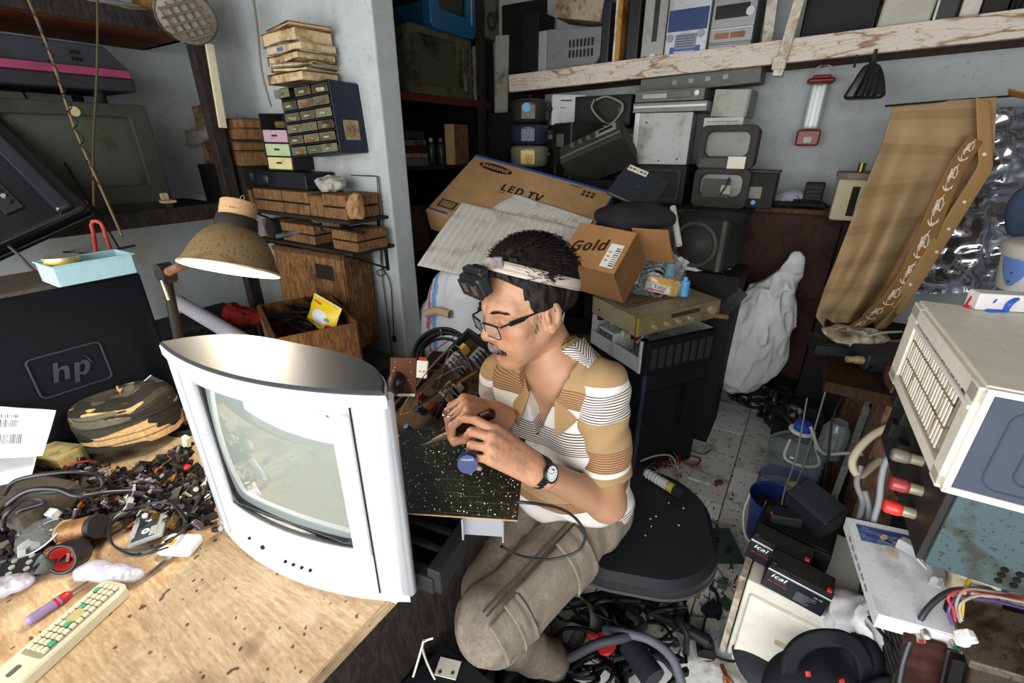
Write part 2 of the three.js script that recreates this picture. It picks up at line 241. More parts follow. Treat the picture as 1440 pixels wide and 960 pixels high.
// hanging cords in front of the shelving
const cordM=(h,r=0.6)=>m(h,r,0,null);
const cable=(name,label,pts,r,mat,g)=>S(name,label,'cable',tube(pts,r),mat,null,null,g);
cable('hanging_rope','brown rope hanging past the pink-striped stereo, wound with black wire',[at(28,-30,1.5),at(70,75,1.55),at(105,180,1.6),at(140,260,1.63),at(172,332,1.62)],0.0045,cordM('#6d5f44'));
cable('coiled_wire','thin black wire coiled around the hanging brown rope',(()=>{const q=[];for(let k=0;k<=60;k++){const t=k/60,p=at(33+105*t,-20+280*t,1.5+0.13*t),a=k*1.25;q.push(p.addScaledVector(RT,Math.cos(a)*0.009).addScaledVector(FW,Math.sin(a)*0.009));}return q;})(),0.0018,cordM('#15140f'));
cable('hanging_line','slack grey-brown cord hanging down in front of the round buff sticker',[at(137,-20,1.62),at(137,60,1.64),at(135,130,1.66),at(131,200,1.66),at(132,290,1.66)],0.004,cordM('#4f4632'));
cable('hanging_cable','thin dark cable slanting behind the leaning flat television',[at(-10,60,1.72),at(60,175,1.75),at(110,260,1.78),at(150,320,1.8),at(168,350,1.82)],0.004,cordM('#1d1c19'));
cable('grey_cable','grey cable drooping under the timber rail toward the pale blue tray',[at(-20,328,1.5),at(12,346,1.52),at(45,378,1.5),at(64,396,1.47)],0.005,cordM('#57544c'));
cable('wall_cable','black cable strung level across the wall below the timber shelf',[at(-20,345,2.2),at(60,352,2.2),at(130,356,2.2),at(190,345,2.25)],0.005,cordM('#191817'));
// ---------- the workbench ----------
const T_desk=field(1024,1024,(u,v)=>{const w=fbm(u,v,4,90),g1=tn(u*0.6,v*6,40,3)*0.5+tn(u,v*5,140,7)*0.5,st=Math.max(0,fbm(u,v,7,91)*1.7-0.35),sp=tn(u,v,130,12),dk=tn(u,v,14,33);let k=0.3+g1*0.5+w*0.35;k=Math.max(0,Math.min(1,k));let c=[0,1,2].map((i)=>[218,194,158][i]*(1-k)+[158,120,80][i]*k);const s=Math.min(0.8,st+(dk>0.55?(dk-0.55)*2.2:0));c=c.map((x,i)=>x*(1-s)+[58,44,32][i]*s);if(sp>0.8)c=c.map((x)=>x*0.5);return c;});
const M_desk=m('#ffffff',0.62,0,T_desk,{bumpMap:T_bump,bumpScale:0.0012});
{
const d=G('workbench','worn wooden workbench with scarred top and dark side panel','workbench',[-1.2,0,-0.2]);
P(d,'top',uvM(B(1.36,0.03,0.98,0,0.685,-0.09,0.005),0.8),M_desk);
P(d,'side_panel',B(0.025,0.67,0.95,0.65,0.335,-0.1),m('#ffffff',0.7,0,T_blackwood),null,null,'dark stained side panel');
P(d,'side_panel',B(0.025,0.67,0.95,-0.65,0.335,-0.1),m('#ffffff',0.7,0,T_blackwood));
P(d,'back_panel',B(1.3,0.5,0.02,0,0.42,-0.55),m('#ffffff',0.7,0,T_blackwood));
P(d,'drawer_front',B(0.5,0.14,0.02,0.35,0.58,0.37),M_oldwood);
}
const DY=0.7;
// black equipment case with embossed logo
{
const yT=1.157,o=G('equipment_case','large matte black equipment case with an embossed logo behind the camouflage cap','case',[-1.6,DY,-0.16]);
P(o,'shell',B(0.24,yT-DY,0.74,-0.122,(yT-DY)/2,0.025,0.008),m('#0f1117',0.65,0,T_soft,{specularIntensity:0.2}));
const top=P(o,'top_rim',B(0.235,0.012,0.73,-0.122,yT-DY+0.004,0.025,0.004),m('#4c4740',0.8,0,T_dirt),null,null,'scuffed top rim');
const c=oX(100,519,-1.6),W=0.155,H=0.115,ring=rrect(W,H,0.014);ring.holes.push(rrect(W-0.006,H-0.006,0.012));
const lg=P(o,'logo_frame',rot(ext(ring,0.003,0.0006),0,90),m('#272a35',0.4,0,null),[0.001,c.y-DY,c.z+0.16]);
const ci=new THREE.Shape();ci.absarc(0,0,0.046,0,7);const hole=new THREE.Path();hole.absarc(0,0,0.043,0,7);ci.holes.push(hole);
P(lg,'logo_ring',rot(ext(ci,0.003,0.0004,20),0,90),m('#272a35',0.4,0,null));
const hp=letters('hp',0.05,0.003);hp.applyMatrix4(new THREE.Matrix4().makeShear(0,0,0.25,0,0,0));P(lg,'logo_letters',rot(hp,0,90),m('#2b2e3a',0.38,0,null),[0.001,-0.004,0]);
}
// pale blue tray, tin and red cord on the case
{
const a=oY(84,404,1.169),b=oY(193,383,1.169),L=a.distanceTo(b),mid=a.clone().add(b).multiplyScalar(0.5),yaw=Math.atan2(-(b.z-a.z),b.x-a.x)/D;
const t=G('plastic_tray','pale blue plastic tray on top of the black equipment case','tray',mid,[yaw,0,0]);
const M_b=m('#a9d0d8',0.5,0,T_soft),h=0.052,w=0.1;
P(t,'base',B(L,0.004,w,0,0.002,-w/2),M_b);P(t,'front_side',B(L,h,0.004,0,h/2,0),M_b);P(t,'back_side',B(L,h,0.004,0,h/2,-w),M_b);
P(t,'end_side',B(0.004,h,w,-L/2,h/2,-w/2),M_b);P(t,'end_side',B(0.004,h,w,L/2,h/2,-w/2),M_b);
const rim=P(t,'rim',MG(B(L+0.012,0.004,0.008,0,h,0.003),B(L+0.012,0.004,0.008,0,h,-w-0.003),B(0.008,0.004,w+0.012,-L/2-0.003,h,-w/2),B(0.008,0.004,w+0.012,L/2+0.003,h,-w/2)),M_b);
for(let k=0;k<9;k++)P(t,'rib',B(0.004,0.003,w-0.01,-L/2-0.003,0.006+k*0.005,-w/2,0.001),m('#c5d6d4',0.6,0,null));
const q=mid.clone().add(V(Math.cos(yaw*D),0,-Math.sin(yaw*D)).multiplyScalar(-L*0.28)).add(V(-Math.sin(yaw*D),0,-Math.cos(yaw*D)).multiplyScalar(0.05));
const tin=G('solder_tin','round yellow and red printed tin standing in the pale blue tray','tin',q.setY(1.1735));
P(tin,'can',C(0.036,0.036,0.055,0,0.0275,0,26),m('#d9b22e',0.4,0.3,null));P(tin,'lid',C(0.037,0.037,0.008,0,0.058,0,26),m('#c8c4ae',0.35,0.6,null));P(tin,'print_band',C(0.0366,0.0366,0.014,0,0.03,0,26),m('#b5281c',0.5,0,null));P(tin,'print_band',C(0.0366,0.0366,0.005,0,0.044,0,26),m('#1f1a14',0.5,0,null));
cable('red_cable','faded red cable looped up out of the pale blue tray',[oY(138,374,1.18),at(132,330,1.47),at(129,312,1.48),at(140,312,1.48),at(150,335,1.47),oY(160,368,1.18)],0.006,cordM('#b04a44'));
}
// ---------- the television being repaired ----------
{
const W=0.501,H=0.455,tv=G('silver_television','silver curved tube television front standing on the worn workbench','television',[-0.726,DY+0.004,-0.349],[10.6,0,0]);
const M_s=m('#d9dbe0',0.32,0.25,T_soft),M_d=m('#3a3d40',0.5,0.2,T_soft);
const front=(x)=>0.045*(1-(2*x/W)**2),back=(x)=>-0.085*(1-(2*x/W)**4)-0.004;
// shell: swept plan outline
const plan=[];for(let k=0;k<=24;k++){const x=-W/2+W*k/24;plan.push([x,-front(x)]);}for(let k=1;k<24;k++){const x=W/2-W*k/24;plan.push([x,-back(x)]);}
const slab=(y,h,s=1)=>mv(rot(ext(plan.map(([a,b])=>[a*s,b*s]),h,0.004),-90),0,y,0);
P(tv,'top_rim',slab(H-0.024,0.018),M_s);P(tv,'top_cover',slab(H-0.003,0.002,0.985),M_d,null,null,'brushed dark grey top cover');
P(tv,'bottom_cover',slab(0.006,0.012,0.985),M_s);
// curved front frame with screen opening
const SW=0.318,SH=0.292,SC=0.264,fw_=0.385;
const curved=(x0,x1,y0,y1,th,off=0,n=12)=>sheet((u,v)=>{const x=x0+(x1-x0)*u;return V(x,y0+(y1-y0)*v,front(x)-th/2+off);},n,2,th);
P(tv,'upper_bezel',curved(-fw_/2,fw_/2,SC+SH/2,H-0.012,0.02),M_s);P(tv,'lower_bezel',curved(-fw_/2,fw_/2,0.012,SC-SH/2,0.02),M_s);
P(tv,'side_bezel',curved(-fw_/2,-SW/2,SC-SH/2,SC+SH/2,0.02,0,4),M_s);P(tv,'side_bezel',curved(SW/2,fw_/2,SC-SH/2,SC+SH/2,0.02,0,4),M_s);
const T_perf=tex(128,128,(g,w,h)=>{g.fillStyle='#d6d5d6';g.fillRect(0,0,w,h);g.fillStyle='#8d8c90';for(let i=0;i<8;i++)for(let j=0;j<8;j++){g.beginPath();g.arc(8+i*16+(j%2)*4,8+j*16,3.6,0,7);g.fill();}});T_perf.repeat.set(1.4,11);
const M_perf=m('#ffffff',0.5,0.1,T_perf);
for(const s of[-1,1]){const a=s*(fw_/2+0.002),b=s*(W/2-0.012);P(tv,'speaker_grille',curved(Math.min(a,b),Math.max(a,b),0.02,H-0.018,0.018,-0.002,4),M_perf);P(tv,'seam',curved(a-0.002,a+0.001,0.016,H-0.018,0.012,0.0,2),m('#26262a',0.6,0,null));P(tv,'corner_trim',mv(rot(rot(C(0.016,0.016,H-0.03,0,0,0,20),0),0),s*(W/2-0.012),H/2,-0.012),m('#c9ccd2',0.22,0.55,null));}
// dark reveal and picture tube
const fr=rrect(SW+0.01,SH+0.01,0.012,0,SC);fr.holes.push(rrect(SW-0.012,SH-0.012,0.02,0,SC));
const g1=ext(fr,0.02,0.001);{const p=g1.attributes.position;for(let i=0;i<p.count;i++)p.setZ(i,p.getZ(i)+front(p.getX(i))-0.034);g1.computeVertexNormals();}P(tv,'screen_surround',g1,m('#1a1b20',0.4,0,null));
P(tv,'screen',sheet((u,v)=>{const x=(u-0.5)*(SW+0.004),y=(v-0.5)*(SH+0.004);return V(x,SC+y,0.022-(x*x)*0.55-(y*y)*0.4);},28,24,0.006),m('#757d77',0.04,0,null,{clearcoat:1,clearcoatRoughness:0.01}),null,null,'glossy grey-green picture tube face');
P(tv,'tube_funnel',mv(rot(lathe([[0.17,0],[0.15,0.04],[0.08,0.13],[0.02,0.2],[0.016,0.27],[0,0.27]],20),-90),0,SC,-0.03),m('#23211f',0.7));
[[-0.06,0.06],[0.0,0.05],[0.02,0.05],[0.04,0.05],[0.06,0.05],[-0.1,0.064]].forEach(([x,y],k)=>P(tv,'button',disc(k?0.003:0.0045,0.006,x,y,front(x)+0.001,12),m('#1b1b20',0.5,0,null)));
P(tv,'foot',B(0.06,0.012,0.05,-0.19,-0.001,-0.02),M_s);P(tv,'foot',B(0.06,0.012,0.05,0.12,-0.001,-0.02),M_s);P(tv,'side_tab',B(0.02,0.012,0.03,0.215,0.0,-0.005),m('#e8ebee',0.4,0,null));
}
// open back chassis of the set: plastic frame behind the front
{
const ch=G('television_chassis','black open plastic chassis frame of the dismantled television beside the bench edge','chassis',[-0.62,DY+0.002,-0.56],[10,0,0]),M_c=m('#2a2a2a',0.6);
P(ch,'base_plate',B(0.3,0.006,0.3,0,0.004,0,0.001),m('#161616',0.6));P(ch,'side_rail',B(0.03,0.06,0.3,0.14,0.03,0),M_c);P(ch,'side_rail',B(0.03,0.06,0.3,-0.14,0.03,0),M_c);P(ch,'cross_rail',B(0.28,0.04,0.03,0,0.02,-0.14),M_c);P(ch,'cross_rail',B(0.28,0.04,0.03,0,0.02,0.14),M_c);
for(let k=0;k<5;k++)P(ch,'vent_slat',B(0.25,0.01,0.012,0,0.045,-0.09+k*0.045,0.002),M_c);
P(ch,'board_support',B(0.05,0.14,0.05,0.06,0.07,-0.02),M_c);P(ch,'board_support',B(0.05,0.14,0.05,-0.1,0.07,-0.04),M_c);
}
// ---------- lamp ----------
{
const b0=at(325,379,0.98),lr=ray(325,379).normalize(),lu=UPV.clone().multiplyScalar(0.99).addScaledVector(RT,0.12);lu.addScaledVector(lr,-lu.dot(lr)).normalize();const up_=lu.multiplyScalar(0.985).addScaledVector(lr,0.1).normalize();
const l=G('work_lamp','brown tin work lamp shade with lit bulb above the television','lamp',b0);l.quaternion.setFromUnitVectors(V(0,1,0),up_);l.scale.setScalar(0.88);
const M_br=m('#7a6547',0.6,0.1,T_rust),Rr=0.108;
P(l,'shade',lathe([[Rr,0],[Rr+0.002,0.002],[0.1,0.018],[0.088,0.05],[0.07,0.08],[0.046,0.1],[0.044,0.1],[0.067,0.078],[0.085,0.049],[0.097,0.018],[Rr-0.004,0.001],[Rr,0]],40),M_br);
P(l,'rim',mv(rot(new THREE.TorusGeometry(Rr,0.0035,8,44),90),0,0.001,0),m('#d5cfb8',0.5,0.2,T_rust),null,null,'chipped white painted rim');
P(l,'reflector',lathe([[Rr-0.006,0.004],[0.094,0.019],[0.082,0.048],[0.05,0.088],[0.02,0.094]],36),m('#e6e0d0',0.35,0.1,T_soft));
P(l,'collar',lathe([[0.046,0.098],[0.048,0.105],[0.045,0.128],[0.04,0.13]],28),m('#262320',0.6),null,null,'black band');P(l,'socket_cap',lathe([[0.041,0.128],[0.041,0.165],[0.036,0.168],[0,0.168]],28),m('#b08e68',0.6,0.1,T_rust));
P(l,'hook',mv(new THREE.TorusGeometry(0.008,0.0015,6,16),0.012,0.175,0),m('#8f8f8a',0.4,0.8,null));
const bulb=P(l,'bulb',lathe([[0,0.012],[0.018,0.016],[0.027,0.032],[0.026,0.048],[0.016,0.066],[0.013,0.09],[0,0.09]],20),new THREE.MeshStandardMaterial({color:'#fff8ec',emissive:'#fff3e0',emissiveIntensity:6,roughness:0.3}));
const pl=new THREE.PointLight('#fff2df',1.1,0,2);pl.position.set(0,0.035,0);pl.castShadow=true;pl.shadow.radius=1.2;l.add(pl);
P(l,'bracket',MG(B(0.03,0.03,0.012,-0.1,0.055,0.02,0.003),bar([-0.1,0.055,0.02],[-0.125,0.035,0.03],0.006)),m('#d8d5cc',0.5,0.2,T_rust),null,null,'white-splashed hinge bracket');
const j0=at(258,372,1.06),j1=at(233,384,1.14),j2=at(232,470,1.3),base=V(j2.x,DY,j2.z);
const st=G('lamp_stand','dark metal lamp stand with rusty elbow joint behind the television','lamp stand',base);
const lo=(p)=>p.clone().sub(base);P(st,'arm',bar(lo(j0),lo(j1),0.011,12),m('#7d5a40',0.6,0.3,T_rust));P(st,'elbow',mv(rot(C(0.026,0.026,0.03,0,0,0,18),90),...lo(j1).toArray()),m('#2b2623',0.5,0.4));P(st,'upright',bar(lo(j1),V(0,0.0,0),0.012,12),m('#1d1b1a',0.5,0.4));P(st,'base',C(0.07,0.075,0.018,0,0.009,0,24),m('#1d1b1a',0.5,0.4));P(st,'wing_screw',bar(lo(j1).add(V(0.02,-0.01,0.02)),lo(j1).add(V(0.025,-0.06,0.02)),0.004),m('#8f8a80',0.4,0.7,null));
}
// ---------- small things on the bench ----------
const quad=(a,b,c,d,bend=0,n=8,th=0.0012)=>sheet((u,v)=>{const p=a.clone().lerp(b,u).lerp(d.clone().lerp(c,u),v);p.y+=bend*(Math.sin(u*3.1)*Math.sin(v*2.6+0.4)+0.25*Math.sin(u*9+v*5));return p;},n,n,th);
{
const T_bar=tex(512,384,(g,w,h)=>{g.fillStyle='#f6f7fb';g.fillRect(0,0,w,h);const r=rng(5);for(const[y0,hh,x1]of[[215,70,330],[60,26,260],[100,60,260]]){let x=10;while(x<x1){const b=2+r()*7;g.fillStyle=r()>0.3?'#55596a':'#8b8fa0';g.fillRect(x,h-y0-hh,b,hh);x+=b+2+r()*6;}}g.fillStyle='#7d8090';g.font='18px sans-serif';g.fillText('1 2 3 3 6 3 3',70,60);});
S('barcode_sheet','white paper sheet printed with barcodes propped against the black case','paper',quad(oX(-30,570,-1.57),oX(79,577,-1.555),oX(60,641,-1.46),oX(-30,647,-1.47),0.003),m('#ffffff',0.85,0,T_bar));
S('paper_sheet','blank white sheet lying under the barcode sheet','paper',quad(oY(-30,645,0.776),oY(52,640,0.774),oY(44,672,0.772),oY(-30,690,0.772),0.002),m('#eef0f5',0.85,0,T_soft));
const bx=oY(80,648,0.72),o=G('carton','small yellowed cardboard box under the barcode sheet','box',[bx.x,DY,bx.z],[24,0,0]);P(o,'body',B(0.12,0.055,0.07,0,0.0275,0,0.002),m('#b3a46c',0.8,0,T_dirt));P(o,'lid_flap',B(0.11,0.002,0.066,0,0.056,0,0),m('#cbbd86',0.8,0,T_dirt));
S('support_carton','dark carton wedged under the white papers by the black case','box',B(0.3,0.07,0.12,0,0.035,0,0.003),m('#4b463e',0.8,0,T_dirt),[-1.44,DY,-0.06],[20,0,0]);
}
// camouflage cap
{
const cp=oY(196,628,0.7),T_camo=field(512,256,(u,v)=>{const a=fbm(u,v,6,200,2),b=fbm(u,v,7,210,2),c=fbm(u,v,8,220,2);let col=[58,56,46];if(a>0.06)col=[186,150,104];if(b>0.1)col=[38,36,32];if(c>0.17)col=[86,84,68];for(const s of[0.08,0.16,0.42])if(Math.abs(v-s)<0.006)col=col.map((x)=>x*0.55);const n=1+tn(u,v,150,3)*0.12;return col.map((x)=>x*n);});
const cap=G('camouflage_cap','camouflage cloth cap in tan and dark green lying on the bench','cap',[cp.x-0.02,DY+0.03,cp.z-0.01]);axes(cap,RT.clone().add(V(0,0.16,0)),V(0,1,0).addScaledVector(FW.clone().setY(0),0.12));const M_cap=m('#ffffff',0.95,0,T_camo,{sheen:0.3});
const prof=[[0.124,0],[0.128,0.035],[0.13,0.075],[0.127,0.105],[0.115,0.124],[0.09,0.136],[0.05,0.142],[0.002,0.143]];
P(cap,'crown',sheet((u,v)=>{const k=v*(prof.length-1),i=Math.min(prof.length-2,Math.floor(k)),t=k-i,r=prof[i][0]+(prof[i+1][0]-prof[i][0])*t,y=prof[i][1]+(prof[i+1][1]-prof[i][1])*t,a=u*2*Math.PI,w=1+0.035*noise3(Math.cos(a)*2+5,Math.sin(a)*2,y*22);return V(Math.cos(a)*r*w,y*(1+0.1*noise3(Math.cos(a)*1.5,3,Math.sin(a)*1.5)),Math.sin(a)*r*w*0.82);},56,24,0.003),M_cap);
P(cap,'seam',sheet((u,v)=>{const a=u*2*Math.PI,r=0.1315;return V(Math.cos(a)*r,0.07+v*0.004,Math.sin(a)*r*0.825);},48,1,0.004),m('#2e2c26',0.95,0,null));
P(cap,'brim',sheet((u,v)=>{const a=(-0.42+0.84*u)*Math.PI-Math.PI*0.5,r=0.128+0.05*v*Math.cos((u-0.5)*3);return V(Math.cos(a)*r,0.004-v*0.008,Math.sin(a)*r*0.85);},24,4,0.004),M_cap);
const sl=G('clear_sleeve','clear stiff plastic sleeve standing between cap and television','plastic sleeve',at(212,545,1.32));axes(sl,at(235,520,1.2).sub(at(190,560,1.2)),V(0,1,0.2));P(sl,'sheet',B(0.07,0.05,0.0012,0,0,0,0),m('#dfe4e6',0.1,0,null,{transmission:0.95,thickness:0}));P(sl,'folded_edge',B(0.07,0.002,0.002,0,0.025,0,0.0005),m('#e9edef',0.3,0,null));
}
// long pale remote control
{
const a=oY(18,952,0.715),b=oY(148,838,0.715),L=a.distanceTo(b)+0.045,c=a.clone().add(b).multiplyScalar(0.5),rem=G('remote_control','long cream remote control with rows of worn buttons','remote control',[c.x,DY,c.z]);axes(rem,b.clone().sub(a),V(0,1,0));
const w=0.056,sh=rrect(L,w,0.014),body=rot(ext(sh,0.018,0.003),-90);P(rem,'body',body,m('#d5d0b4',0.5,0,T_soft),[0,0.003,0]);
P(rem,'key_plate',rot(ext(rrect(L*0.7,w-0.012,0.006),0.001,0.0004),-90),m('#8f8a72',0.6,0,T_soft),[L*0.11,0.0235,0]);
const colours=['#b43a30','#3a9a78','#d9c04a','#3aa0a4'];
for(let i=0;i<12;i++)for(let j=0;j<4;j++){if(i>4&&i<7&&(j===1||j===2))continue;const cc=(i*4+j)%13===4?colours[(i+j)%4]:'#d9d2b0';P(rem,'button',B(0.009,0.006,0.0075,L*0.44-i*L*0.056,0.027,(j-1.5)*0.0105,0.002),m(cc,0.55,0,T_soft));}
P(rem,'navigation_pad',rot(ext(rrect(0.024,0.02,0.008),0.004,0.001),-90),m('#b8a878',0.55,0,T_soft),[L*0.44-5.5*L*0.056,0.024,0]);P(rem,'badge',rot(ext(rrect(0.018,0.009,0.003),0.001,0.0004),-90),m('#5d5a50',0.5,0,null),[-L*0.36,0.0235,0]);
}
// screwdrivers and tweezers
function screwdriver(a,b,label,h1,h2,shaft){
const o=G('screwdriver',label,'screwdriver',a);axes(o,b.clone().sub(a),V(0,1,0));const L=a.distanceTo(b);
P(o,'handle',rot(lathe([[0,0],[0.008,0.001],[0.0095,0.01],[0.0085,0.03],[0.0095,0.05],[0.009,L*0.62],[0,L*0.62]],8),0,0,-90),m(h1,0.12,0,null,{transmission:0.4,thickness:0.01,ior:1.45}));P(o,'ferrule',rot(lathe([[0.0088,L*0.62],[0.0095,L*0.64],[0.0085,L*0.9],[0.005,L],[0,L]],8),0,0,-90),m(h2,0.25,0,null));P(o,'blade',rot(C(0.0025,0.0025,shaft,0,L+shaft/2,0,8),0,0,-90),m('#9b9b98',0.3,0.9,null));
return o;
}
screwdriver(oY(36,876,0.71),oY(100,833,0.71),'screwdriver with clear violet and red handle beside the cream remote','#a48fc0','#b0202a',0.05);
{
const a=oY(186,826,0.705),b=oY(270,760,0.708),o=G('tweezers','long steel tweezers lying on the bench by the cassette','tweezers',a);axes(o,b.clone().sub(a),V(0,1,0));const L=a.distanceTo(b);
for(const s of[-1,1])P(o,'arm',ext([[0,0],[L*0.5,-0.004*s+0.0],[L,-0.001],[L,0.001],[L*0.5,0.005]],0.0015,0),m('#a8a9a8',0.25,0.9,null),[0,0.0,s*0.003],[s*2,-90,0]);
P(o,'joint',B(0.02,0.004,0.008,L-0.008,0,0,0.001),m('#8d8e8e',0.3,0.9,null));
const c=oY(228,771,0.712),d=oY(252,757,0.712),p=G('red_probe','short red plastic probe handle lying on the tweezers','probe',c);axes(p,d.clone().sub(c),V(0,1,0));P(p,'handle',rot(C(0.005,0.006,c.distanceTo(d),0,c.distanceTo(d)/2,0,12),0,0,-90),m('#b01f2c',0.3,0,null));P(p,'needle',rot(C(0.001,0.001,0.03,0,-0.015,0,6),0,0,-90),m('#a0a0a0',0.3,0.9,null));
}
// audio cassette
{
const c=oY(212,742,0.716),o=G('audio_cassette','clear audio cassette with dark label lying under a black wire coil','cassette',[c.x,0.715,c.z],[-30,6,4]);
P(o,'shell',B(0.1,0.009,0.064,0,0.0045,0,0.003),m('#b9bdbd',0.25,0,null,{transmission:0.35,thickness:0.002}));P(o,'label',B(0.086,0.001,0.042,0,0.0096,0.004,0),m('#3a3d42',0.5,0,T_soft));
for(const s of[-1,1])P(o,'reel_hub',mv(new THREE.TorusGeometry(0.006,0.002,6,14).rotateX(Math.PI/2),s*0.021,0.0105,0.002),m('#e2e4e4',0.4,0,null));for(let k=0;k<4;k++)P(o,'label_print',B(0.03,0.0006,0.0015,0.026,0.0103,-0.008-k*0.003,0),m('#c9cbcc',0.6,0,null));P(o,'trapezoid_edge',B(0.064,0.011,0.012,0,0.0055,0.027,0.002),m('#a7abad',0.3,0,null));
const c2=oY(180,706,0.72),q=G('cassette_window','pale slotted cassette cover leaning beside the dark labelled cassette','cassette cover',[c2.x,0.712,c2.z],[-25,35,0]);P(q,'cover',B(0.07,0.006,0.05,0,0.01,0,0.002),m('#c9ccc6',0.4,0,T_soft));for(let k=0;k<3;k++)P(q,'slot',B(0.008,0.002,0.036,-0.016+k*0.014,0.0135,0,0.001),m('#e9ece6',0.4,0,null));
const c3=oY(255,770,0.705),w=G('white_charger','white rounded plug adapter with an orange sticker beside the cassette','adapter',[c3.x,0.701,c3.z],[30,0,0]);P(w,'shell',B(0.075,0.024,0.05,0,0.012,0,0.01),m('#eceae6',0.4,0,T_soft));P(w,'sticker',B(0.02,0.0008,0.016,-0.015,0.0245,0.004,0),m('#e09a28',0.5,0,null));P(w,'sticker_mark',B(0.007,0.0008,0.007,-0.015,0.0252,0.004,0),m('#3a2a18',0.5,0,null));
}
// black wire coils
const loopPts=(cx,cy,y,rx,rz,n,seed,turns=3)=>{const r=rng(seed),c=oY(cx,cy,y),q=[];for(let k=0;k<=n*turns;k++){const a=k/n*2*Math.PI,w=1+(r()-0.5)*0.16;q.push(V(c.x+Math.cos(a)*rx*w,y+r()*0.012+0.002*Math.floor(k/n),c.z+Math.sin(a)*rz*w));}return q;};
cable('wire_coil','thin black wire coil lying over the audio cassette',loopPts(208,744,0.735,0.09,0.062,9,4,3),0.0022,cordM('#17181b',0.4));
cable('black_cable','thick black cable bundle looping over the capacitors on the bench',[at(-10,740,0.95),oY(8,712,0.77),oY(40,690,0.8),oY(80,688,0.8),oY(110,697,0.79),oY(150,692,0.77),oY(185,690,0.75)],0.006,cordM('#1a1b1f',0.35));
cable('black_cable','black cable arching above the yellow transformer on the bench',[oY(6,695,0.78),oY(20,677,0.82),oY(60,667,0.84),oY(110,663,0.83),oY(140,670,0.8),oY(143,684,0.78),oY(100,690,0.79),oY(60,692,0.79)],0.0045,cordM('#1a1b1f',0.35));
cable('black_cable','black cable curling down at the bench end by the dark remote',[oY(5,740,0.75),oY(10,722,0.79),oY(35,702,0.8),oY(62,706,0.78),oY(26,720,0.77),oY(28,738,0.75)],0.0045,cordM('#1a1b1f',0.35));
cable('red_wire','thin red wire bowed over the parts by the camouflage cap',[oY(92,660,0.75),oY(105,651,0.78),oY(122,648,0.78),oY(135,650,0.76)],0.0018,cordM('#a3202a'));
// loupe, dark remote, foil roll, transparent dome
{
const c=oY(98,780,0.725),o=G('watch_loupe','black eyepiece loupe with a red inner ring lying on its side','loupe',c);axes(o,V(0.6,0,-0.8),V(0.2,0.6,0.3));const k=axes(o,RT.clone().multiplyScalar(0.9).add(V(0,-0.2,0)),UPV);
const g=(p)=>rot(lathe(p,28),90);P(o,'barrel',g([[0.026,-0.02],[0.03,-0.018],[0.031,0.02],[0.027,0.022],[0.023,0.018],[0.021,-0.015],[0.026,-0.02]]),m('#1c1c20',0.35,0,null));P(o,'inner_ring',g([[0.0235,0.019],[0.021,0.017],[0.014,-0.006],[0.0,-0.008]]),m('#a5281f',0.4,0,null),null,null,'glossy red inner ring');P(o,'lens_clip',B(0.008,0.02,0.004,0.004,0,0.008),m('#6d1812',0.4,0,null));
const e=oY(28,800,0.712),d=G('black_remote','black remote with silver printed keys half hidden under plastic','remote control',[e.x,DY,e.z],[62,4,0]);P(d,'body',B(0.17,0.02,0.055,0,0.012,0,0.008),m('#202023',0.5,0,T_soft));for(let i=0;i<5;i++)for(let j=0;j<3;j++)P(d,'key',rot(C(0.005,0.005,0.003,-0.06+i*0.026,0.0235,-0.017+j*0.017,12)),m('#8f908a',0.5,0,null));
const f=oY(112,745,0.73),r=G('tape_roll','scorched brown foil tape roll among the bench parts','tape roll',f);axes(r,RT.clone().add(V(0,0.25,0)),UPV);P(r,'roll',rot(C(0.024,0.026,0.07,0,0,0,20),0,0,90),m('#8a6234',0.45,0.3,T_rust));P(r,'cap',rot(C(0.0255,0.0255,0.014,0,-0.042,0,20),0,0,90),m('#222',0.5,0,null));P(r,'torn_end',rot(C(0.02,0.029,0.012,0,0.038,0,9),0,0,90),m('#c9b48c',0.8,0,T_rust));
const h=oY(52,752,0.735);const dm=G('clear_dome','clear round plastic blister dome over the small parts','plastic dome',h,[0,18,6]);P(dm,'dome',lathe([[0.042,-0.008],[0.04,0.004],[0.03,0.014],[0.012,0.018],[0,0.018]],30),m('#f2f4f6',0.05,0,null,{transmission:0.9,thickness:0}));P(dm,'flange',mv(new THREE.TorusGeometry(0.043,0.0015,6,34).rotateX(Math.PI/2),0,-0.008,0),m('#e6eaee',0.15,0,null));
const q=oY(66,800,0.71);S('grey_cup','small grey rubber cup tipped over by the loupe','cup',lathe([[0,-0.012],[0.016,-0.012],[0.019,0.012],[0.016,0.012],[0.013,-0.008],[0,-0.008]],20),m('#5a6160',0.7),q.setY(0.722),[20,40,25]);
}
// crumpled clear bags
const crumple=(c,r,s,seed,cell=0.006)=>nets((x,y,z)=>{const n=noise3(x/s,y/s,z/s+seed)*0.5+Math.abs(noise3(x/s*2.3+seed,y/s*2.3,z/s*2.3))*0.45;return elli(x,y,z,0,r[1]*0.8,0,...r)+n*Math.min(...r)*0.75;},[-r[0]*1.4,-0.004,-r[2]*1.4],[r[0]*1.4,r[1]*2.5,r[2]*1.4],cell);
const M_film=m('#e4e2ee',0.22,0,null,{transmission:0.55,thickness:0});
{const a=oY(155,812,0.7);S('plastic_bag','crumpled violet-clear plastic bag in front of the cassette','plastic bag',crumple(null,[0.075,0.018,0.026],0.03,3),M_film,a,[28,0,0]);const b=oY(18,828,0.7);S('plastic_bag','crumpled clear plastic scrap by the black remote','plastic bag',crumple(null,[0.045,0.018,0.028],0.03,8),M_film,b,[40,0,0]);}
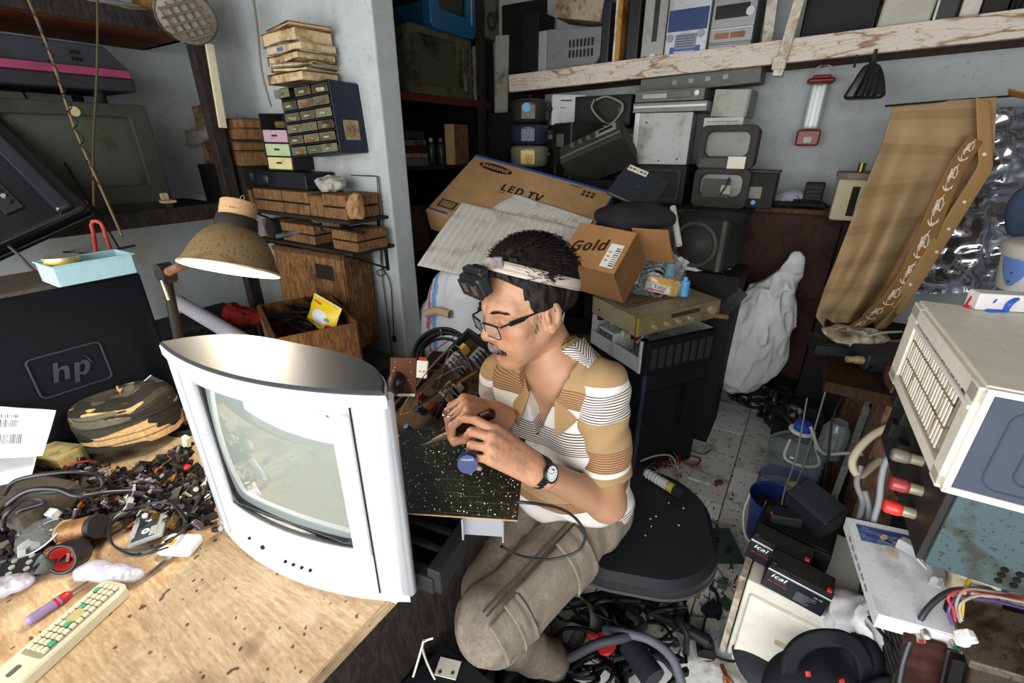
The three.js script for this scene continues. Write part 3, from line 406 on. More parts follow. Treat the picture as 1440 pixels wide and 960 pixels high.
// loose electronic parts
{
const M_cap=[m('#2c2030',0.35,0,null),m('#1d2a44',0.35,0,null),m('#23242a',0.4,0,null)],M_lead=m('#b8b8b4',0.3,0.9,null),M_top=m('#c9c9c8',0.35,0.8,null);
const protos={
capacitor:()=>{const o=G('capacitor','','capacitor');P(o,'can',C(0.0065,0.0065,0.022,0,0.011,0,14),M_cap[0]);P(o,'top',C(0.0058,0.0058,0.0012,0,0.0224,0,14),M_top);P(o,'stripe',B(0.003,0.02,0.002,0.0055,0.011,0,0),m('#9a93a8',0.5,0,null));return o;},
transistor:()=>{const o=G('power_transistor','','transistor');P(o,'package',B(0.012,0.01,0.005,0,0.016,0,0.001),m('#141416',0.4,0,null));P(o,'tab',B(0.012,0.016,0.0015,0,0.019,-0.003,0),M_top);for(let k=-1;k<=1;k++)P(o,'lead',B(0.0012,0.012,0.001,k*0.0035,0.006,0,0),M_lead);return o;},
coil:()=>{const o=G('copper_coil','','coil');P(o,'core',mv(new THREE.TorusGeometry(0.009,0.004,8,16).rotateX(Math.PI/2),0,0.005,0),m('#8a4a20',0.4,0.5,T_rust));P(o,'lead',bar([0.008,0.004,0],[0.022,0.003,0.004],0.0006,5),M_lead);return o;},
chip:()=>{const o=G('integrated_circuit','','chip');P(o,'package',B(0.022,0.005,0.008,0,0.006,0,0.0008),m('#1a1a1c',0.5,0,null));for(let k=0;k<6;k++)for(const s of[-1,1])P(o,'pin',B(0.001,0.006,0.0008,-0.009+k*0.0036,0.003,s*0.0048,0),M_lead);return o;},
bracket:()=>{const o=G('metal_bracket','','bracket');P(o,'plate',B(0.03,0.0015,0.014,0,0.001,0,0),m('#7a6238',0.45,0.6,T_rust));P(o,'flange',B(0.0015,0.014,0.014,0.0145,0.007,0,0),m('#a8874a',0.4,0.7,T_rust));P(o,'hole',C(0.002,0.002,0.0022,-0.006,0.001,0,10),m('#1a1510',0.8,0,null));return o;},
jack:()=>{const o=G('plug_jack','','plug');P(o,'sleeve',rot(C(0.0045,0.0055,0.024,0,0.012,0,12),0,0,90),m('#17171a',0.4,0,null));P(o,'pin',rot(C(0.0022,0.0022,0.022,0,0.034,0,10),0,0,90),M_top);return o;},
};
const names={capacitor:'small dark electrolytic capacitor in the loose parts heap by the camouflage cap',transistor:'small black transistor with metal tab in the loose parts heap',coil:'tiny copper coil in the loose parts heap',chip:'black many-legged chip in the loose parts heap',bracket:'small brassy metal bracket in the loose parts heap',jack:'black plug with silver pin in the loose parts heap'};
const r=rng(321),spots=[];const poly=[[0,690],[60,640],[130,655],[180,668],[262,630],[300,700],[300,735],[255,745],[150,720],[90,770],[0,790]];
const inside=(x,y)=>{let c=false;for(let i=0,j=poly.length-1;i<poly.length;j=i++){const[a,b]=poly[i],[d,e]=poly[j];if((b>y)!==(e>y)&&x<(d-a)*(y-b)/(e-b)+a)c=!c;}return c;};
while(spots.length<118){const x=r()*310,y=625+r()*170;if(inside(x,y))spots.push([x,y]);}
const keys=Object.keys(protos),made={};
spots.forEach(([x,y],i)=>{const k=keys[[0,0,1,2,3,4,5,1,0,5][i%10]],p=oY(x,y,0.735);p.y=0.704+r()*0.03;const rt_=[r()*360,(r()-0.5)*150,(r()-0.5)*120];if(!made[k]){const o=made[k]=protos[k]();o.userData.label=names[k];o.userData.group='loose '+k+' parts on the bench';o.position.copy(p);deg(o,rt_);}else copy(made[k],p,rt_);});
// fine scrap below
const gs=[];for(let i=0;i<1500;i++){let x,y;do{x=r()*315-5;y=622+r()*175;}while(!inside(x,y));const p=oY(x,y,0.705),s=0.004+r()*0.015;const g=r()>0.5?B(s*1.8,s*0.6,s*0.8,0,0,0,0):C(s*0.3,s*0.3,s*2.4,0,0,0,6);g.rotateX(r()*3);g.rotateY(r()*6);g.rotateZ(r()*3);gs.push(mv(g,p.x,0.702+r()*0.022,p.z));}
const pick=(a,b)=>MG(gs.slice(a,b));const sc=G('electronic_scrap','fine dark electronic scrap and screws spread over the bench','scrap',[0,0,0]);sc.userData.kind='stuff';P(sc,'dark_bits',pick(0,1260),m('#1b1a1a',0.5,0,null));P(sc,'metal_bits',pick(1260,1380),m('#6a675f',0.4,0.6,null));P(sc,'brown_bits',pick(1380,1500),m('#3a2a1c',0.6,0,null));
// circuit boards in the heap
const board=(px,py,w,d,yaw,label,hex)=>{const p=oY(px,py,0.725),o=G('circuit_board',label,'circuit board',[p.x,0.716,p.z],[yaw,8,5]);P(o,'board',B(w,0.0018,d,0,0.001,0,0),m(hex,0.5,0,T_dirt));const q=rng(px);for(let k=0;k<7;k++){const h=0.008+q()*0.016;P(o,'component',q()>0.5?C(0.005,0.005,h,(q()-0.5)*w*0.8,h/2,(q()-0.5)*d*0.8,12):B(0.012,h,0.008,(q()-0.5)*w*0.8,h/2,(q()-0.5)*d*0.8,0.001),q()>0.4?M_cap[k%3]:M_top);}return o;};
board(112,700,0.1,0.07,20,'tan circuit board crowded with tall capacitors on the bench','#b58a48');board(60,715,0.08,0.05,-30,'tan circuit board scrap under the clear blister dome','#a87f3e');board(128,668,0.09,0.06,50,'tan circuit board by the cap edge','#a9854c');board(215,672,0.1,0.035,48,'narrow brassy slotted circuit strip between cap and television','#a67a3c');
const t=oY(62,690,0.73),tr=G('transformer','small transformer with bright yellow tape on the bench','transformer',[t.x,0.715,t.z],[25,0,0]);P(tr,'core',B(0.06,0.03,0.04,0,0.015,0,0.002),m('#3b3a3a',0.5,0.4));P(tr,'tape',B(0.045,0.012,0.03,0,0.034,0,0.002),m('#e3c51f',0.5,0,null),null,null,'bright yellow tape');P(tr,'terminal_strip',B(0.05,0.004,0.01,0.0,0.032,0.02,0.001),m('#d8c23a',0.5,0,null));
const b5=oY(78,722,0.74);S('white_relay','white square relay block by the clear blister dome','relay',MG(B(0.022,0.018,0.018,0,0.009,0,0.002),B(0.002,0.006,0.002,0.006,-0.002,0.004,0),B(0.002,0.006,0.002,-0.006,-0.002,0.004,0)),m('#e9e9e6',0.4,0,null),[b5.x,0.735,b5.z],[20,20,0]);
const b6=oY(265,657,0.72);S('red_bead','small bright red bead beside the television foot','bead',lathe([[0,0],[0.009,0],[0.01,0.008],[0.006,0.013],[0,0.014]],16),m('#d8231c',0.35,0,null),[b6.x,0.715,b6.z],[0,30,20]);
const b7=oY(243,695,0.72);S('shield_plate','grey bent metal shield plate near the television edge','metal plate',MG(B(0.05,0.0015,0.04,0,0.02,0,0),B(0.0015,0.02,0.04,0.025,0.01,0,0)),m('#8a8a86',0.4,0.6),[b7.x,0.7,b7.z],[-30,12,10]);
const b8=oY(259,618,0.75);S('white_connector','cream plastic connector block tucked behind the television side','connector',B(0.02,0.045,0.014,0,0.022,0,0.003),m('#d9d3bb',0.5),[b8.x,0.72,b8.z],[10,0,-15]);
}
// ---------- things against the partition ----------
const PZ=-1.49;
const M_metalDark=m('#23252b',0.55,0.3);
{
const o=G('parts_cabinet','dark blue steel cabinet of clear parts drawers hung askew on the wall','parts cabinet',[-1.846,1.456,-1.4],[4.1,-1,4]),W=0.298,H=0.263,Dp=0.16,M_c=m('#2d3340',0.5,0.2);
P(o,'back',B(W,H,0.006,0,H/2,-Dp/2),M_c);P(o,'side',B(0.006,H,Dp,-W/2,H/2,0),M_c);P(o,'side',B(0.006,H,Dp,W/2,H/2,0),M_c);P(o,'top',B(W,0.006,Dp,0,H,0),M_c);P(o,'base',B(W,0.006,Dp,0,0,0),M_c);
const cw=W/3,rh=H/6;for(let i=1;i<6;i++)P(o,'shelf',B(W-0.01,0.003,Dp-0.01,0,i*rh,0,0),M_c);
const r=rng(9);for(let i=0;i<6;i++)for(let j=0;j<3;j++){const out=(i===5&&j===0)?0.03:r()*0.008,d=new THREE.Group();d.name='drawer';d.position.set(-W/2+cw*(j+0.5),i*rh+rh*0.46,Dp/2+out);o.add(d);P(d,'front',B(cw-0.008,rh-0.012,0.003,0,0,0,0.001),m(['#7b7a62','#6b6a56','#89876c'][(i+j)%3],0.3,0,T_dirt,{transmission:0.35,thickness:0}));P(d,'tray',B(cw-0.012,rh-0.022,0.11,0,-0.003,-0.058,0.001),m(['#4c3f2a','#3b3428','#5b4a30','#2e2a24'][(i*3+j)%4],0.6,0,T_dirt));P(d,'pull',B(0.03,0.008,0.008,0,-0.003,0.005,0.002),m('#a5a284',0.35,0,T_dirt));if((i+j*2)%3===0)P(d,'parts_inside',B(cw*0.4,rh*0.3,0.02,(r()-0.5)*0.03,-rh*0.15,0.0,0.003),m(['#9b8a5a','#8a4f2c','#b7b29c'][i%3],0.5,0,T_dirt));}
P(o,'note',B(0.0015,0.075,0.08,W/2+0.004,0.085,0.0,0),m('#cdbfa0',0.85,0,T_dirt),null,[0,0,0],'buff paper note');
}
{
const o=G('drawer_tower','small drawer tower with pink, green and yellow fronts','drawer unit',[-2.16,1.385,-1.405],[14,0,-1]),W=0.148,H=0.237,Dp=0.14;
P(o,'frame',MG(B(0.005,H,Dp,-W/2,H/2,0),B(0.005,H,Dp,W/2,H/2,0),B(W,0.005,Dp,0,H,0),B(W,0.005,Dp,0,0,0),B(W,H,0.005,0,H/2,-Dp/2)),m('#2e2e2c',0.6));
['#cfc48e','#aebf9a','#b795a4'].forEach((h,k)=>{const d=P(o,'drawer',B(W-0.012,0.052,Dp-0.01,0,0.03+k*0.058,0.006,0.004),m(h,0.6,0,T_dust));P(d,'handle',B(0.028,0.007,0.006,0,0.032+k*0.058,Dp/2+0.003,0.001),m('#1c1b1a',0.5,0,null));});
P(o,'contents',B(0.06,0.03,0.05,0.01,0.195,0.02,0.01),m('#6d5a3a',0.8,0,T_dirt));
}
{
const y0=1.456+0.275;let y=y0;const cx=-1.93,cz=-1.395;
[['thick book with brown curled pages, lowest on the steel parts cabinet',0.28,0.035,'#8c6a45',-6],['slim book with a mustard cover second from the base of the cabinet pile',0.2,0.015,'#a5853a',8],['white-covered thin booklet in the cabinet book pile',0.22,0.012,'#d8d8d0',12],['curled brown manual with ragged edges in the cabinet book pile',0.27,0.03,'#9b7650',-9],['white boxed book with blue marks in the cabinet book pile',0.24,0.03,'#d6d2c4',-3],['fat yellowed book with buckled pages near the top of the cabinet pile',0.26,0.045,'#b49972',-5],['thin tan book with red spine on top of the cabinet pile',0.25,0.012,'#b98c62',-14]].forEach(([label,w,h,hex,yaw],k)=>{
const o=G('book',label,'book',[cx+((k*37)%5-2)*0.008,y,cz],[yaw,0,0],'books piled on the parts cabinet');
const wav=(s)=>sheet((u,v)=>V((u-0.5)*w,h*s+0.004*Math.sin(u*5+k)*(k%2),(v-0.5)*0.17),8,2,0.003);P(o,'cover',wav(0.02),m(hex,0.8,0,T_dirt));P(o,'cover',wav(1),m(hex,0.8,0,T_dirt));P(o,'pages',B(w-0.012,h-0.004,0.16,0,h/2,0,0.002),m('#c8b38c',0.9,0,T_dirt));P(o,'spine',B(0.004,h,0.168,-w/2,h/2,0,0.001),m(hex,0.8,0,T_dirt));
if(k===4)P(o,'blue_lettering',letters('DOE',0.016),m('#4a62a8',0.7,0,null),[-0.03,h/2,0.082]);y+=h+0.003;
});
}
// wall bracket shelves with wooden boxes
const bracketShelf=(x0,x1,y,z0,label)=>{const o=G('bracket_shelf',label,'shelf',[(x0+x1)/2,y,PZ]),W=x1-x0,Dp=z0-PZ;P(o,'board',B(W,0.014,Dp,0,-0.007,Dp/2,0.002),m('#2a2826',0.7,0.1));for(const s of[-1,1])P(o,'bracket',MG(B(0.012,0.012,Dp,s*W*0.42,-0.02,Dp/2,0),B(0.012,0.12,0.012,s*W*0.42,-0.07,0.006,0),bar([s*W*0.42,-0.12,0.008],[s*W*0.42,-0.02,Dp-0.02],0.005)),m('#1c1b1a',0.6,0.4));return o;};
bracketShelf(-2.42,-1.62,1.2,-1.27,'black metal shelf carrying the upper row of wooden boxes');bracketShelf(-2.3,-1.6,1.072,-1.25,'black metal shelf carrying the lower row of wooden boxes');
function woodBox(x,y,z,w,h,d,label,group,split=true,yaw=0){const o=G('wooden_box',label,'box',[x,y,z],[yaw,0,0],group);if(split){P(o,'lower_drawer',B(w,h*0.46,d,0,h*0.23,0,0.003),M_boxwood);P(o,'divider',B(w-0.006,h*0.1,d-0.012,0,h*0.5,0,0.001),m('#1d1712',0.8));P(o,'upper_drawer',B(w,h*0.46,d,0,h*0.77,0,0.003),M_boxwood);}else{P(o,'body',B(w,h,d,0,h/2,0,0.003),M_boxwood);P(o,'lid',B(w+0.004,0.008,d+0.004,0,h,0,0.002),M_oldwood);}return o;}
[[357,395,'wooden two-drawer box next to the lamp cap on the upper shelf'],[397,432,'middle wooden two-drawer box on the upper shelf'],[452,484,'wooden two-drawer box under crumpled paper on the upper shelf']].forEach(([a,b,l])=>{const r=zRect(a,262,b,289,-1.29);woodBox(r.x,1.2,-1.38,r.w,0.1,0.18,l,'wooden boxes on the upper bracket shelf');});
[[310,352,'wooden box half hidden behind the lamp on the upper shelf'],[432,450,'narrow pale wooden box between the two-drawer boxes']].forEach(([a,b,l])=>{const r=zRect(a,262,b,289,-1.29);woodBox(r.x,1.2,-1.38,r.w,0.088,0.17,l,'wooden boxes on the upper bracket shelf',false);});
[[372,390,'narrow wooden box beside the lamp shade on the lower shelf'],[397,441,'wide wooden two-drawer box on the lower shelf'],[466,500,'dark wooden box at the free end of the lower shelf']].forEach(([a,b,l])=>{const r=zRect(a,322,b,350,-1.27);woodBox(r.x,1.072,-1.36,r.w,0.085,0.17,l,'wooden boxes on the lower bracket shelf');});
{
const r=zRect(440,245,480,275,-1.35);S('crumpled_paper','crumpled grey paper and film on the upper wooden boxes','paper',crumple(null,[0.09,0.045,0.05],0.06,14,0.008),m('#a3a19a',0.6),[r.x,1.3,-1.38]);
const r2=zRect(470,270,500,300,-1.3);S('paper_rag','brown crumpled paper hanging off the end of the upper shelf','paper',crumple(null,[0.05,0.06,0.04],0.05,21,0.007),m('#9c7a55',0.9),[r2.x+0.02,1.205,-1.33]);
const r3=zRect(340,225,386,262,-1.35);S('black_bag','small black plastic bag slumped under the pastel drawers','bag',crumple(null,[0.12,0.055,0.06],0.09,31,0.009),m('#1e1e20',0.35,0,null),[r3.x,1.3,-1.37]);
S('black_tin','low black metal tin under the pastel drawer tower','tin',MG(B(0.3,0.065,0.15,0,0.033,0,0.006),B(0.305,0.012,0.155,0,0.066,0,0.004)),m('#22242a',0.5),[-2.1,1.305,-1.4]);
S('grey_tool_roll','long grey tool lying on the lower wooden shelf','tool',MG(rot(C(0.012,0.012,0.24,0,0,0,12),0,0,90),rot(C(0.02,0.02,0.05,0,-0.13,0,14),0,0,90)),m('#5d6266',0.5,0.4),[-2.03,1.115,-1.285],[15,0,12]);
S('dial_gauge','small round black dial on the lower bracket shelf','dial',MG(rot(C(0.045,0.045,0.04,0,0,0,24),90),rot(C(0.036,0.036,0.004,0,0.0,0,24),90).translate(0,0,0.021)),m('#2a2927',0.5),[-2.2,1.119,-1.28]);
S('wood_offcut','brown wood offcut with pale knob on the lower shelf','wood block',MG(B(0.1,0.05,0.05,0,0.025,0),C(0.012,0.012,0.02,0.02,0.04,0.03,10)),M_oldwood,[-1.77,1.15,-1.31],[10,0,0]);
S('shelf_rail','thin black metal rail lying across the lower wooden boxes','rail',B(0.36,0.008,0.02,0,0,0,0.001),m('#1b1a19',0.5,0.5),[-1.72,1.163,-1.28],[-3,0,0]);
S('rag_bundle','tan rag bundle on the lower shelf behind the offcut','rag',crumple(null,[0.08,0.03,0.04],0.05,37,0.008),m('#8b7a5c',0.95),[-1.93,1.155,-1.37]);
}
// crates and cabinet below
{
const base=(n,l,w,h,d,x,z)=>{const o=G(n,l,'cabinet',[x,0,z]);P(o,'body',B(w,h-0.02,d,0,(h-0.02)/2,0),m('#ffffff',0.8,0,T_blackwood));P(o,'top',B(w+0.02,0.02,d+0.01,0,h-0.01,0),m('#ffffff',0.8,0,T_blackwood));P(o,'door',B(w*0.46,h*0.8,0.016,-w*0.24,h*0.45,d/2+0.006),M_oldwood);P(o,'door',B(w*0.46,h*0.8,0.016,w*0.24,h*0.45,d/2+0.006),M_oldwood);};
base('low_cabinet','low black cabinet under the stained wooden crates',0.8,0.57,0.44,-1.9,-1.13);
const T_ply=T_wood(45,[150,108,66],[86,58,36]),M_ply=m('#ffffff',0.85,0,T_ply);
const crate=(label,x,y,z,w,h,d,yaw)=>{const o=G('wooden_crate',label,'crate',[x,y,z],[yaw,0,0]);P(o,'front_board',B(w,h,0.014,0,h/2,d/2),M_ply);P(o,'back_board',B(w,h,0.014,0,h/2,-d/2),M_ply);P(o,'side_board',B(0.014,h,d,-w/2,h/2,0),m('#c9b48a',0.85,0,T_ply));P(o,'side_board',B(0.014,h,d,w/2,h/2,0),M_ply);P(o,'base_board',B(w,0.01,d,0,0.005,0),M_ply);P(o,'edge_strip',B(w+0.01,0.02,0.018,0,h-0.012,d/2+0.002),M_oldwood);return o;};
const up=crate('tall stained plywood crate standing behind the yellow packet',-1.98,0.57,-1.36,0.48,0.47,0.16,3);P(up,'stain_patch',B(0.12,0.07,0.002,0.12,0.38,0.09,0),m('#2a241d',0.9));
const lowc=crate('open plywood crate full of black cables holding the yellow packet',-1.72,0.57,-1.06,0.46,0.27,0.3,-24);P(lowc,'paper_patch',B(0.12,0.1,0.002,-0.1,0.1,0.159,0),m('#b79a70',0.9,0,T_dirt),null,null,'pale paper patch');
const pk=zRect(417,412,460,453,-1.02);const o=G('snack_packet','bright yellow and white snack packet in the open plywood crate','packet',[pk.x,0.8,-1.04],[10,-15,-18]),T_pk=tex(128,128,(g,w,h)=>{g.fillStyle='#f2d018';g.fillRect(0,0,w,h);g.fillStyle='#e8e6ec';g.beginPath();g.arc(60,72,34,0,7);g.fill();g.fillStyle='#c63a8c';g.beginPath();g.arc(108,100,18,0,7);g.fill();g.fillStyle='#3a9a8c';g.fillRect(84,60,20,14);g.fillStyle='#d8621c';g.fillRect(10,14,40,8);});
P(o,'pouch',own(sheet((u,v)=>{const x=(u-0.5)*0.15,y=(v-0.5)*0.12,b=0.022*Math.sin(u*Math.PI)*Math.sin(v*Math.PI)+0.003*noise3(u*6,v*6,2);return V(x,y+0.06,b);},14,12,0.004)),m('#ffffff',0.35,0,T_pk));P(o,'crimped_end',B(0.15,0.01,0.003,0,0.122,0,0),m('#e9e2b0',0.4,0,null));
for(let k=0;k<6;k++){const q=[];const r=rng(50+k);for(let i=0;i<6;i++)q.push(V(-1.72+(r()-0.5)*0.38,0.8+r()*0.06,-1.08+(r()-0.5)*0.22));cable('black_lead','tangled black lead in the open plywood crate',q,0.006,cordM('#141416',0.5),'black leads in the plywood crate');}
S('paper_tube','rolled white paper tube leaning behind the television','paper roll',MG(bar(at(250,424,2.36),at(348,482,2.16),0.036,18)),m('#c4c2cc',0.8,0,T_soft));
S('red_cloth','dark red cloth bundle behind the paper tube','cloth',crumple(null,[0.14,0.06,0.07],0.08,55,0.01),m('#6e1a16',0.95),[-2.3,0.66,-1.1],[20,0,0]);
S('low_chest','dark low chest under the red cloth','chest',MG(B(0.3,0.64,0.5,0,0.32,0,0.006),B(0.31,0.02,0.52,0,0.65,0,0.004)),m('#ffffff',0.8,0,T_blackwood),[-2.6,0,-0.95]);
S('brown_plank','pale brown plank standing behind the lamp shade','plank',B(0.09,0.9,0.02,0,0.45,0),m('#b39a74',0.85,0,T_oldwood),[-2.25,0.55,-1.455],[0,-1.5,3]);
}
// hanging cords from a nail on the partition
{
const n=G('wall_nail','long rusty nail in the partition holding the hanging cord','nail',oZ(533,248,PZ));P(n,'shank',bar([0,0,-0.005],[-0.12,0.004,0.05],0.0025),m('#3a342c',0.6,0.5));P(n,'head',C(0.005,0.005,0.003,-0.122,0.004,0.05,10),m('#3a342c',0.6,0.5));
const z=PZ+0.012,c=(a)=>a.map(([x,y])=>oZ(x,y,z));const o=G('hanging_lead','long thin brown lead with a plug hanging from the wall nail','cable',oZ(531,250,z)),b0=o.position;const g=(a,r)=>{const q=tube(c(a),r);q.translate(-b0.x,-b0.y,-b0.z);return q;};
P(o,'cord',g([[530,248],[534,300],[537,350],[537,380],[543,430],[548,470],[552,500]],0.0025),cordM('#4a4238'));P(o,'cord',g([[532,248],[538,310],[536,370],[541,382],[548,395],[552,440],[554,470]],0.0028),cordM('#40382f'));P(o,'knot',g([[537,378],[530,382],[534,388],[541,384],[537,377]],0.0025),cordM('#40382f'));const pl=oZ(554,476,z).sub(b0);P(o,'plug',B(0.018,0.035,0.014,pl.x,pl.y,pl.z,0.004),m('#2c2a28',0.5));
S('wall_wire','grey conduit wire running down the plaster beside the books','wire',tube([[355,-10],[362,40],[368,100],[381,150]].map(([x,y])=>oZ(x,y,PZ+0.004)),0.005),m('#8b8271',0.8));
}
{
const at_=(x,y)=>oZ(x,y,-1.42);
S('card_sheet','large buff card sheet leaning behind the shelf post','card',quad(at_(222,160),at_(290,146),at_(300,232),at_(258,241),0.0,6,0.004),m('#b9ad95',0.9,0,T_dirt));
S('curled_paper','curled grey paper sheets lying on the buff card','paper',quad(oZ(243,192,-1.36),oZ(292,172,-1.34),oZ(300,195,-1.34),oZ(268,208,-1.33),0.012,8,0.003),m('#b5b2a6',0.9,0,T_dirt));
[[286,345,168,180,'thin wooden tray, uppermost behind the shelf post'],[290,346,181,196,'wooden tray with white tag, second behind the shelf post'],[284,338,200,211,'wooden tray, third behind the shelf post'],[290,345,213,232,'thick wooden tray, lowest behind the shelf post']].forEach(([a,b,y0,y1,l],k)=>{const r=zRect(a,y0,b,y1,-1.3);const o=woodBox(r.x,r.y,-1.39,r.w,r.h,0.17,l,'wooden trays behind the post',false,-4);});
const r=zRect(284,232,345,262,-1.3);S('dark_box_support','dark box carrying the wooden trays behind the shelf post','box',B(r.w,r.y+r.h-1.2-0.001,0.2,0,(r.y+r.h-1.2)/2,0),m('#26231f',0.8),[r.x,1.2,-1.39]);
const w=oX(240,290,SX+0.03);S('switch_block','yellowed wall switch block hung by the lower timber rail','switch',MG(B(0.07,0.012,0.05,0,0,0),B(0.03,0.03,0.03,-0.02,0.02,0)),m('#b8a684',0.7,0,T_dirt),[w.x-0.02,w.y+0.02,w.z]);
}
// ---------- shelving in the bay behind the partition ----------
const BX=-2.2;
{
const y=1.765,o=G('bay_shelf','dark timber rack with red-brown edge in the bay behind the partition','shelf',[BX,0,-2.4]);
P(o,'post',B(0.05,2.6,0.05,0.01,1.3,oX(677,190,BX).z+2.4),M_blackwood);P(o,'post',B(0.05,2.6,0.05,0.01,1.3,0.68),M_blackwood);
P(o,'board',B(0.7,0.025,1.5,-0.36,y,-0.02),m('#3a2a22',0.8,0,T_dirt));P(o,'front_rail',B(0.025,0.045,1.45,0.0,y-0.005,0),m('#5a2a20',0.8,0,T_dirt));P(o,'board',B(0.7,0.025,1.5,-0.36,1.35,-0.02),M_blackwood);P(o,'board',B(0.7,0.025,1.5,-0.36,0.8,-0.02),M_blackwood);P(o,'board',B(0.7,0.025,1.5,-0.36,2.3,-0.02),M_blackwood);
P(o,'back_panel',B(0.02,2.6,1.5,-0.72,1.3,-0.02),m('#1a1815',0.9));P(o,'end_panel',B(0.72,2.6,0.02,-0.36,1.3,-0.78),m('#1a1815',0.9));const Y0=y+0.0125;
const t=xRect(575,30,658,128,BX-0.02),tv=G('grey_television','dim olive-grey tube television on the rack behind the partition','television',[BX-0.02,Y0,t.z]),H=0.37,W=t.w;
P(tv,'cabinet',B(0.45,H,W,-0.24,H/2,0,0.02),m('#4a4a3e',0.8,0,T_dirt));const fr=rrect(W,H,0.02,0,H/2);fr.holes.push(rrect(W*0.72,H*0.74,0.03,-0.03,H*0.54));P(tv,'bezel',rot(ext(fr,0.03,0.004),0,90),m('#5c5a4a',0.75,0,T_dirt),[-0.03,0,0]);P(tv,'screen',B(0.02,H*0.75,W*0.72,-0.02,H*0.54,0.03,0.012),m('#4f5044',0.45,0,T_dirt));P(tv,'control_strip',B(0.006,H*0.7,0.035,0.003,H*0.5,-W*0.43,0.002),m('#7a7866',0.6,0,T_dirt));
const b=xRect(604,-40,667,46,BX+0.02),bl=G('blue_television','bright blue portable television on top of the olive-grey one','television',[BX+0.02,Y0+H+0.002,b.z]),bw=b.w,bh=0.34;
const f2=rrect(bw,bh,0.04,0,bh/2);f2.holes.push(rrect(bw*0.66,bh*0.62,0.03,0,bh*0.6));P(bl,'bezel',rot(ext(f2,0.05,0.006),0,90),m('#1d5f86',0.35,0,T_dust),[-0.05,0,0]);P(bl,'cabinet',B(0.28,bh*0.92,bw*0.92,-0.2,bh/2,0,0.03),m('#1a4c6a',0.4,0,T_dust));P(bl,'screen',B(0.02,bh*0.63,bw*0.67,-0.03,bh*0.6,0,0.01),m('#23261f',0.2,0,T_dust));P(bl,'power_knob',rot(C(0.008,0.008,0.012,0.006,0.07,-0.0,12),0,0,90),m('#c79a3a',0.4,0,null));P(bl,'side_trim',B(0.01,bh*0.7,0.012,0.006,bh*0.55,-bw*0.4,0.003),m('#a9b4ba',0.3,0.4,null));
const s=xRect(671,-30,697,30,BX),sp=G('small_speaker','small grey speaker beside the blue television','speaker',[BX-0.06,Y0+H+0.03,s.z]);P(sp,'box',B(0.18,0.26,s.w,0,0.13,0,0.01),m('#6e6a60',0.7,0,T_dirt));P(sp,'cone',rot(lathe([[0.055,0.004],[0.045,0.006],[0.015,-0.012],[0,-0.006]],20),0,0,-90),m('#3a3a3c',0.8),[0.095,0.1,0]);
// upright slabs beside it
const zz=oX(661,90,BX).z;[['#4c4a42',0.02,0.36,'olive panel standing upright nearest the grey television'],['#7d7a6c',0.014,0.34,'pale panel standing upright in the dark rack'],['#33322c',0.03,0.37,'thick dark panel standing upright in the dark rack'],['#2a2a26',0.04,0.33,'black panel standing upright beside the flat decks']].forEach(([h,w,hh,l],k)=>S('upright_panel',l,'panel',B(0.35,hh,w,0,hh/2,0,0.004),m(h,0.7,0,T_dirt),[BX-0.18,Y0,zz-0.02-k*0.052],[0,0,0],'upright panels in the bay rack'));
for(let k=0;k<5;k++){const d=G('flat_deck','dark flat deck in the stack beside the white panel','deck',[BX-0.2,Y0+k*0.076,-3.04],null,'flat decks stacked in the bay rack');P(d,'case',B(0.34,0.062,0.2,0,0.038,0,0.005),m(['#2b2b27','#3c3a30','#24241f','#35332b','#2a2a26'][k],0.6,0,T_dirt));P(d,'fascia',B(0.006,0.05,0.19,0.172,0.038,0,0.002),m('#1c1c1a',0.4));P(d,'foot',C(0.012,0.012,0.008,0.14,0.004,0.07,10),m('#111',0.8));}
const w=oZ(706,96,-3.16);S('white_board','tall off-white board with a round hole in the dark corner','board',(()=>{const q=rrect(0.1,0.5,0.006,0,0.25),h=new THREE.Path();h.absarc(0,0.44,0.022,0,7);q.holes.push(h);return ext(q,0.012,0.001);})(),m('#a5a69b',0.7,0,T_dirt),[w.x,1.7,-3.15],[12,-4,0]);
S('corner_cupboard','narrow dark cupboard in the corner behind the off-white board','cupboard',MG(B(0.34,1.2,0.05,0,0.6,0,0.006),B(0.3,1.0,0.01,0,0.6,0.026,0.003)),m('#1d1b19',0.9),[-1.96,1.181,-3.22]);S('corner_rack_box','black box under the tall off-white board in the corner','box',B(0.26,0.5,0.24,0,0.25,0,0.01),m('#1d1c1a',0.8,0,T_dust),[-1.99,1.2,-3.1]);
// below the board
const wb=xRect(637,160,660,215,BX);const ho=G('peg_block','upright wooden peg block with drilled holes in the dark rack','wood block',[BX-0.04,1.3625,wb.z]);P(ho,'block',B(0.06,0.26,wb.w,0,0.13,0,0.003),M_boxwood);P(ho,'pale_edge',B(0.062,0.26,0.03,0.001,0.13,wb.w/2-0.01,0.002),m('#c8a774',0.8,0,T_soft));for(let i=0;i<5;i++)for(let j=0;j<2;j++)P(ho,'peg_hole',rot(C(0.008,0.008,0.004,0.03,0.04+i*0.045,-0.03-j*0.04,10),0,0,90),m('#2d2014',0.9,0,null));
[['#2f3126','dark bottle with pale cap on the middle rack board'],['#3b3a36','grey canister standing on the middle rack board'],['#23261f','black bottle deep in the bay rack']].forEach(([h,l],k)=>{const z=oX(605+k*14,190,BX-0.15).z;const q=G('bottle',l,'bottle',[BX-0.15,1.3625,z]);P(q,'body',lathe([[0,0],[0.03,0],[0.032,0.1],[0.025,0.13],[0.012,0.15],[0,0.15]],16),m(h,0.4));P(q,'cap',C(0.014,0.014,0.025,0,0.16,0,12),m(k?'#7c7a70':'#b9b9ae',0.5));});
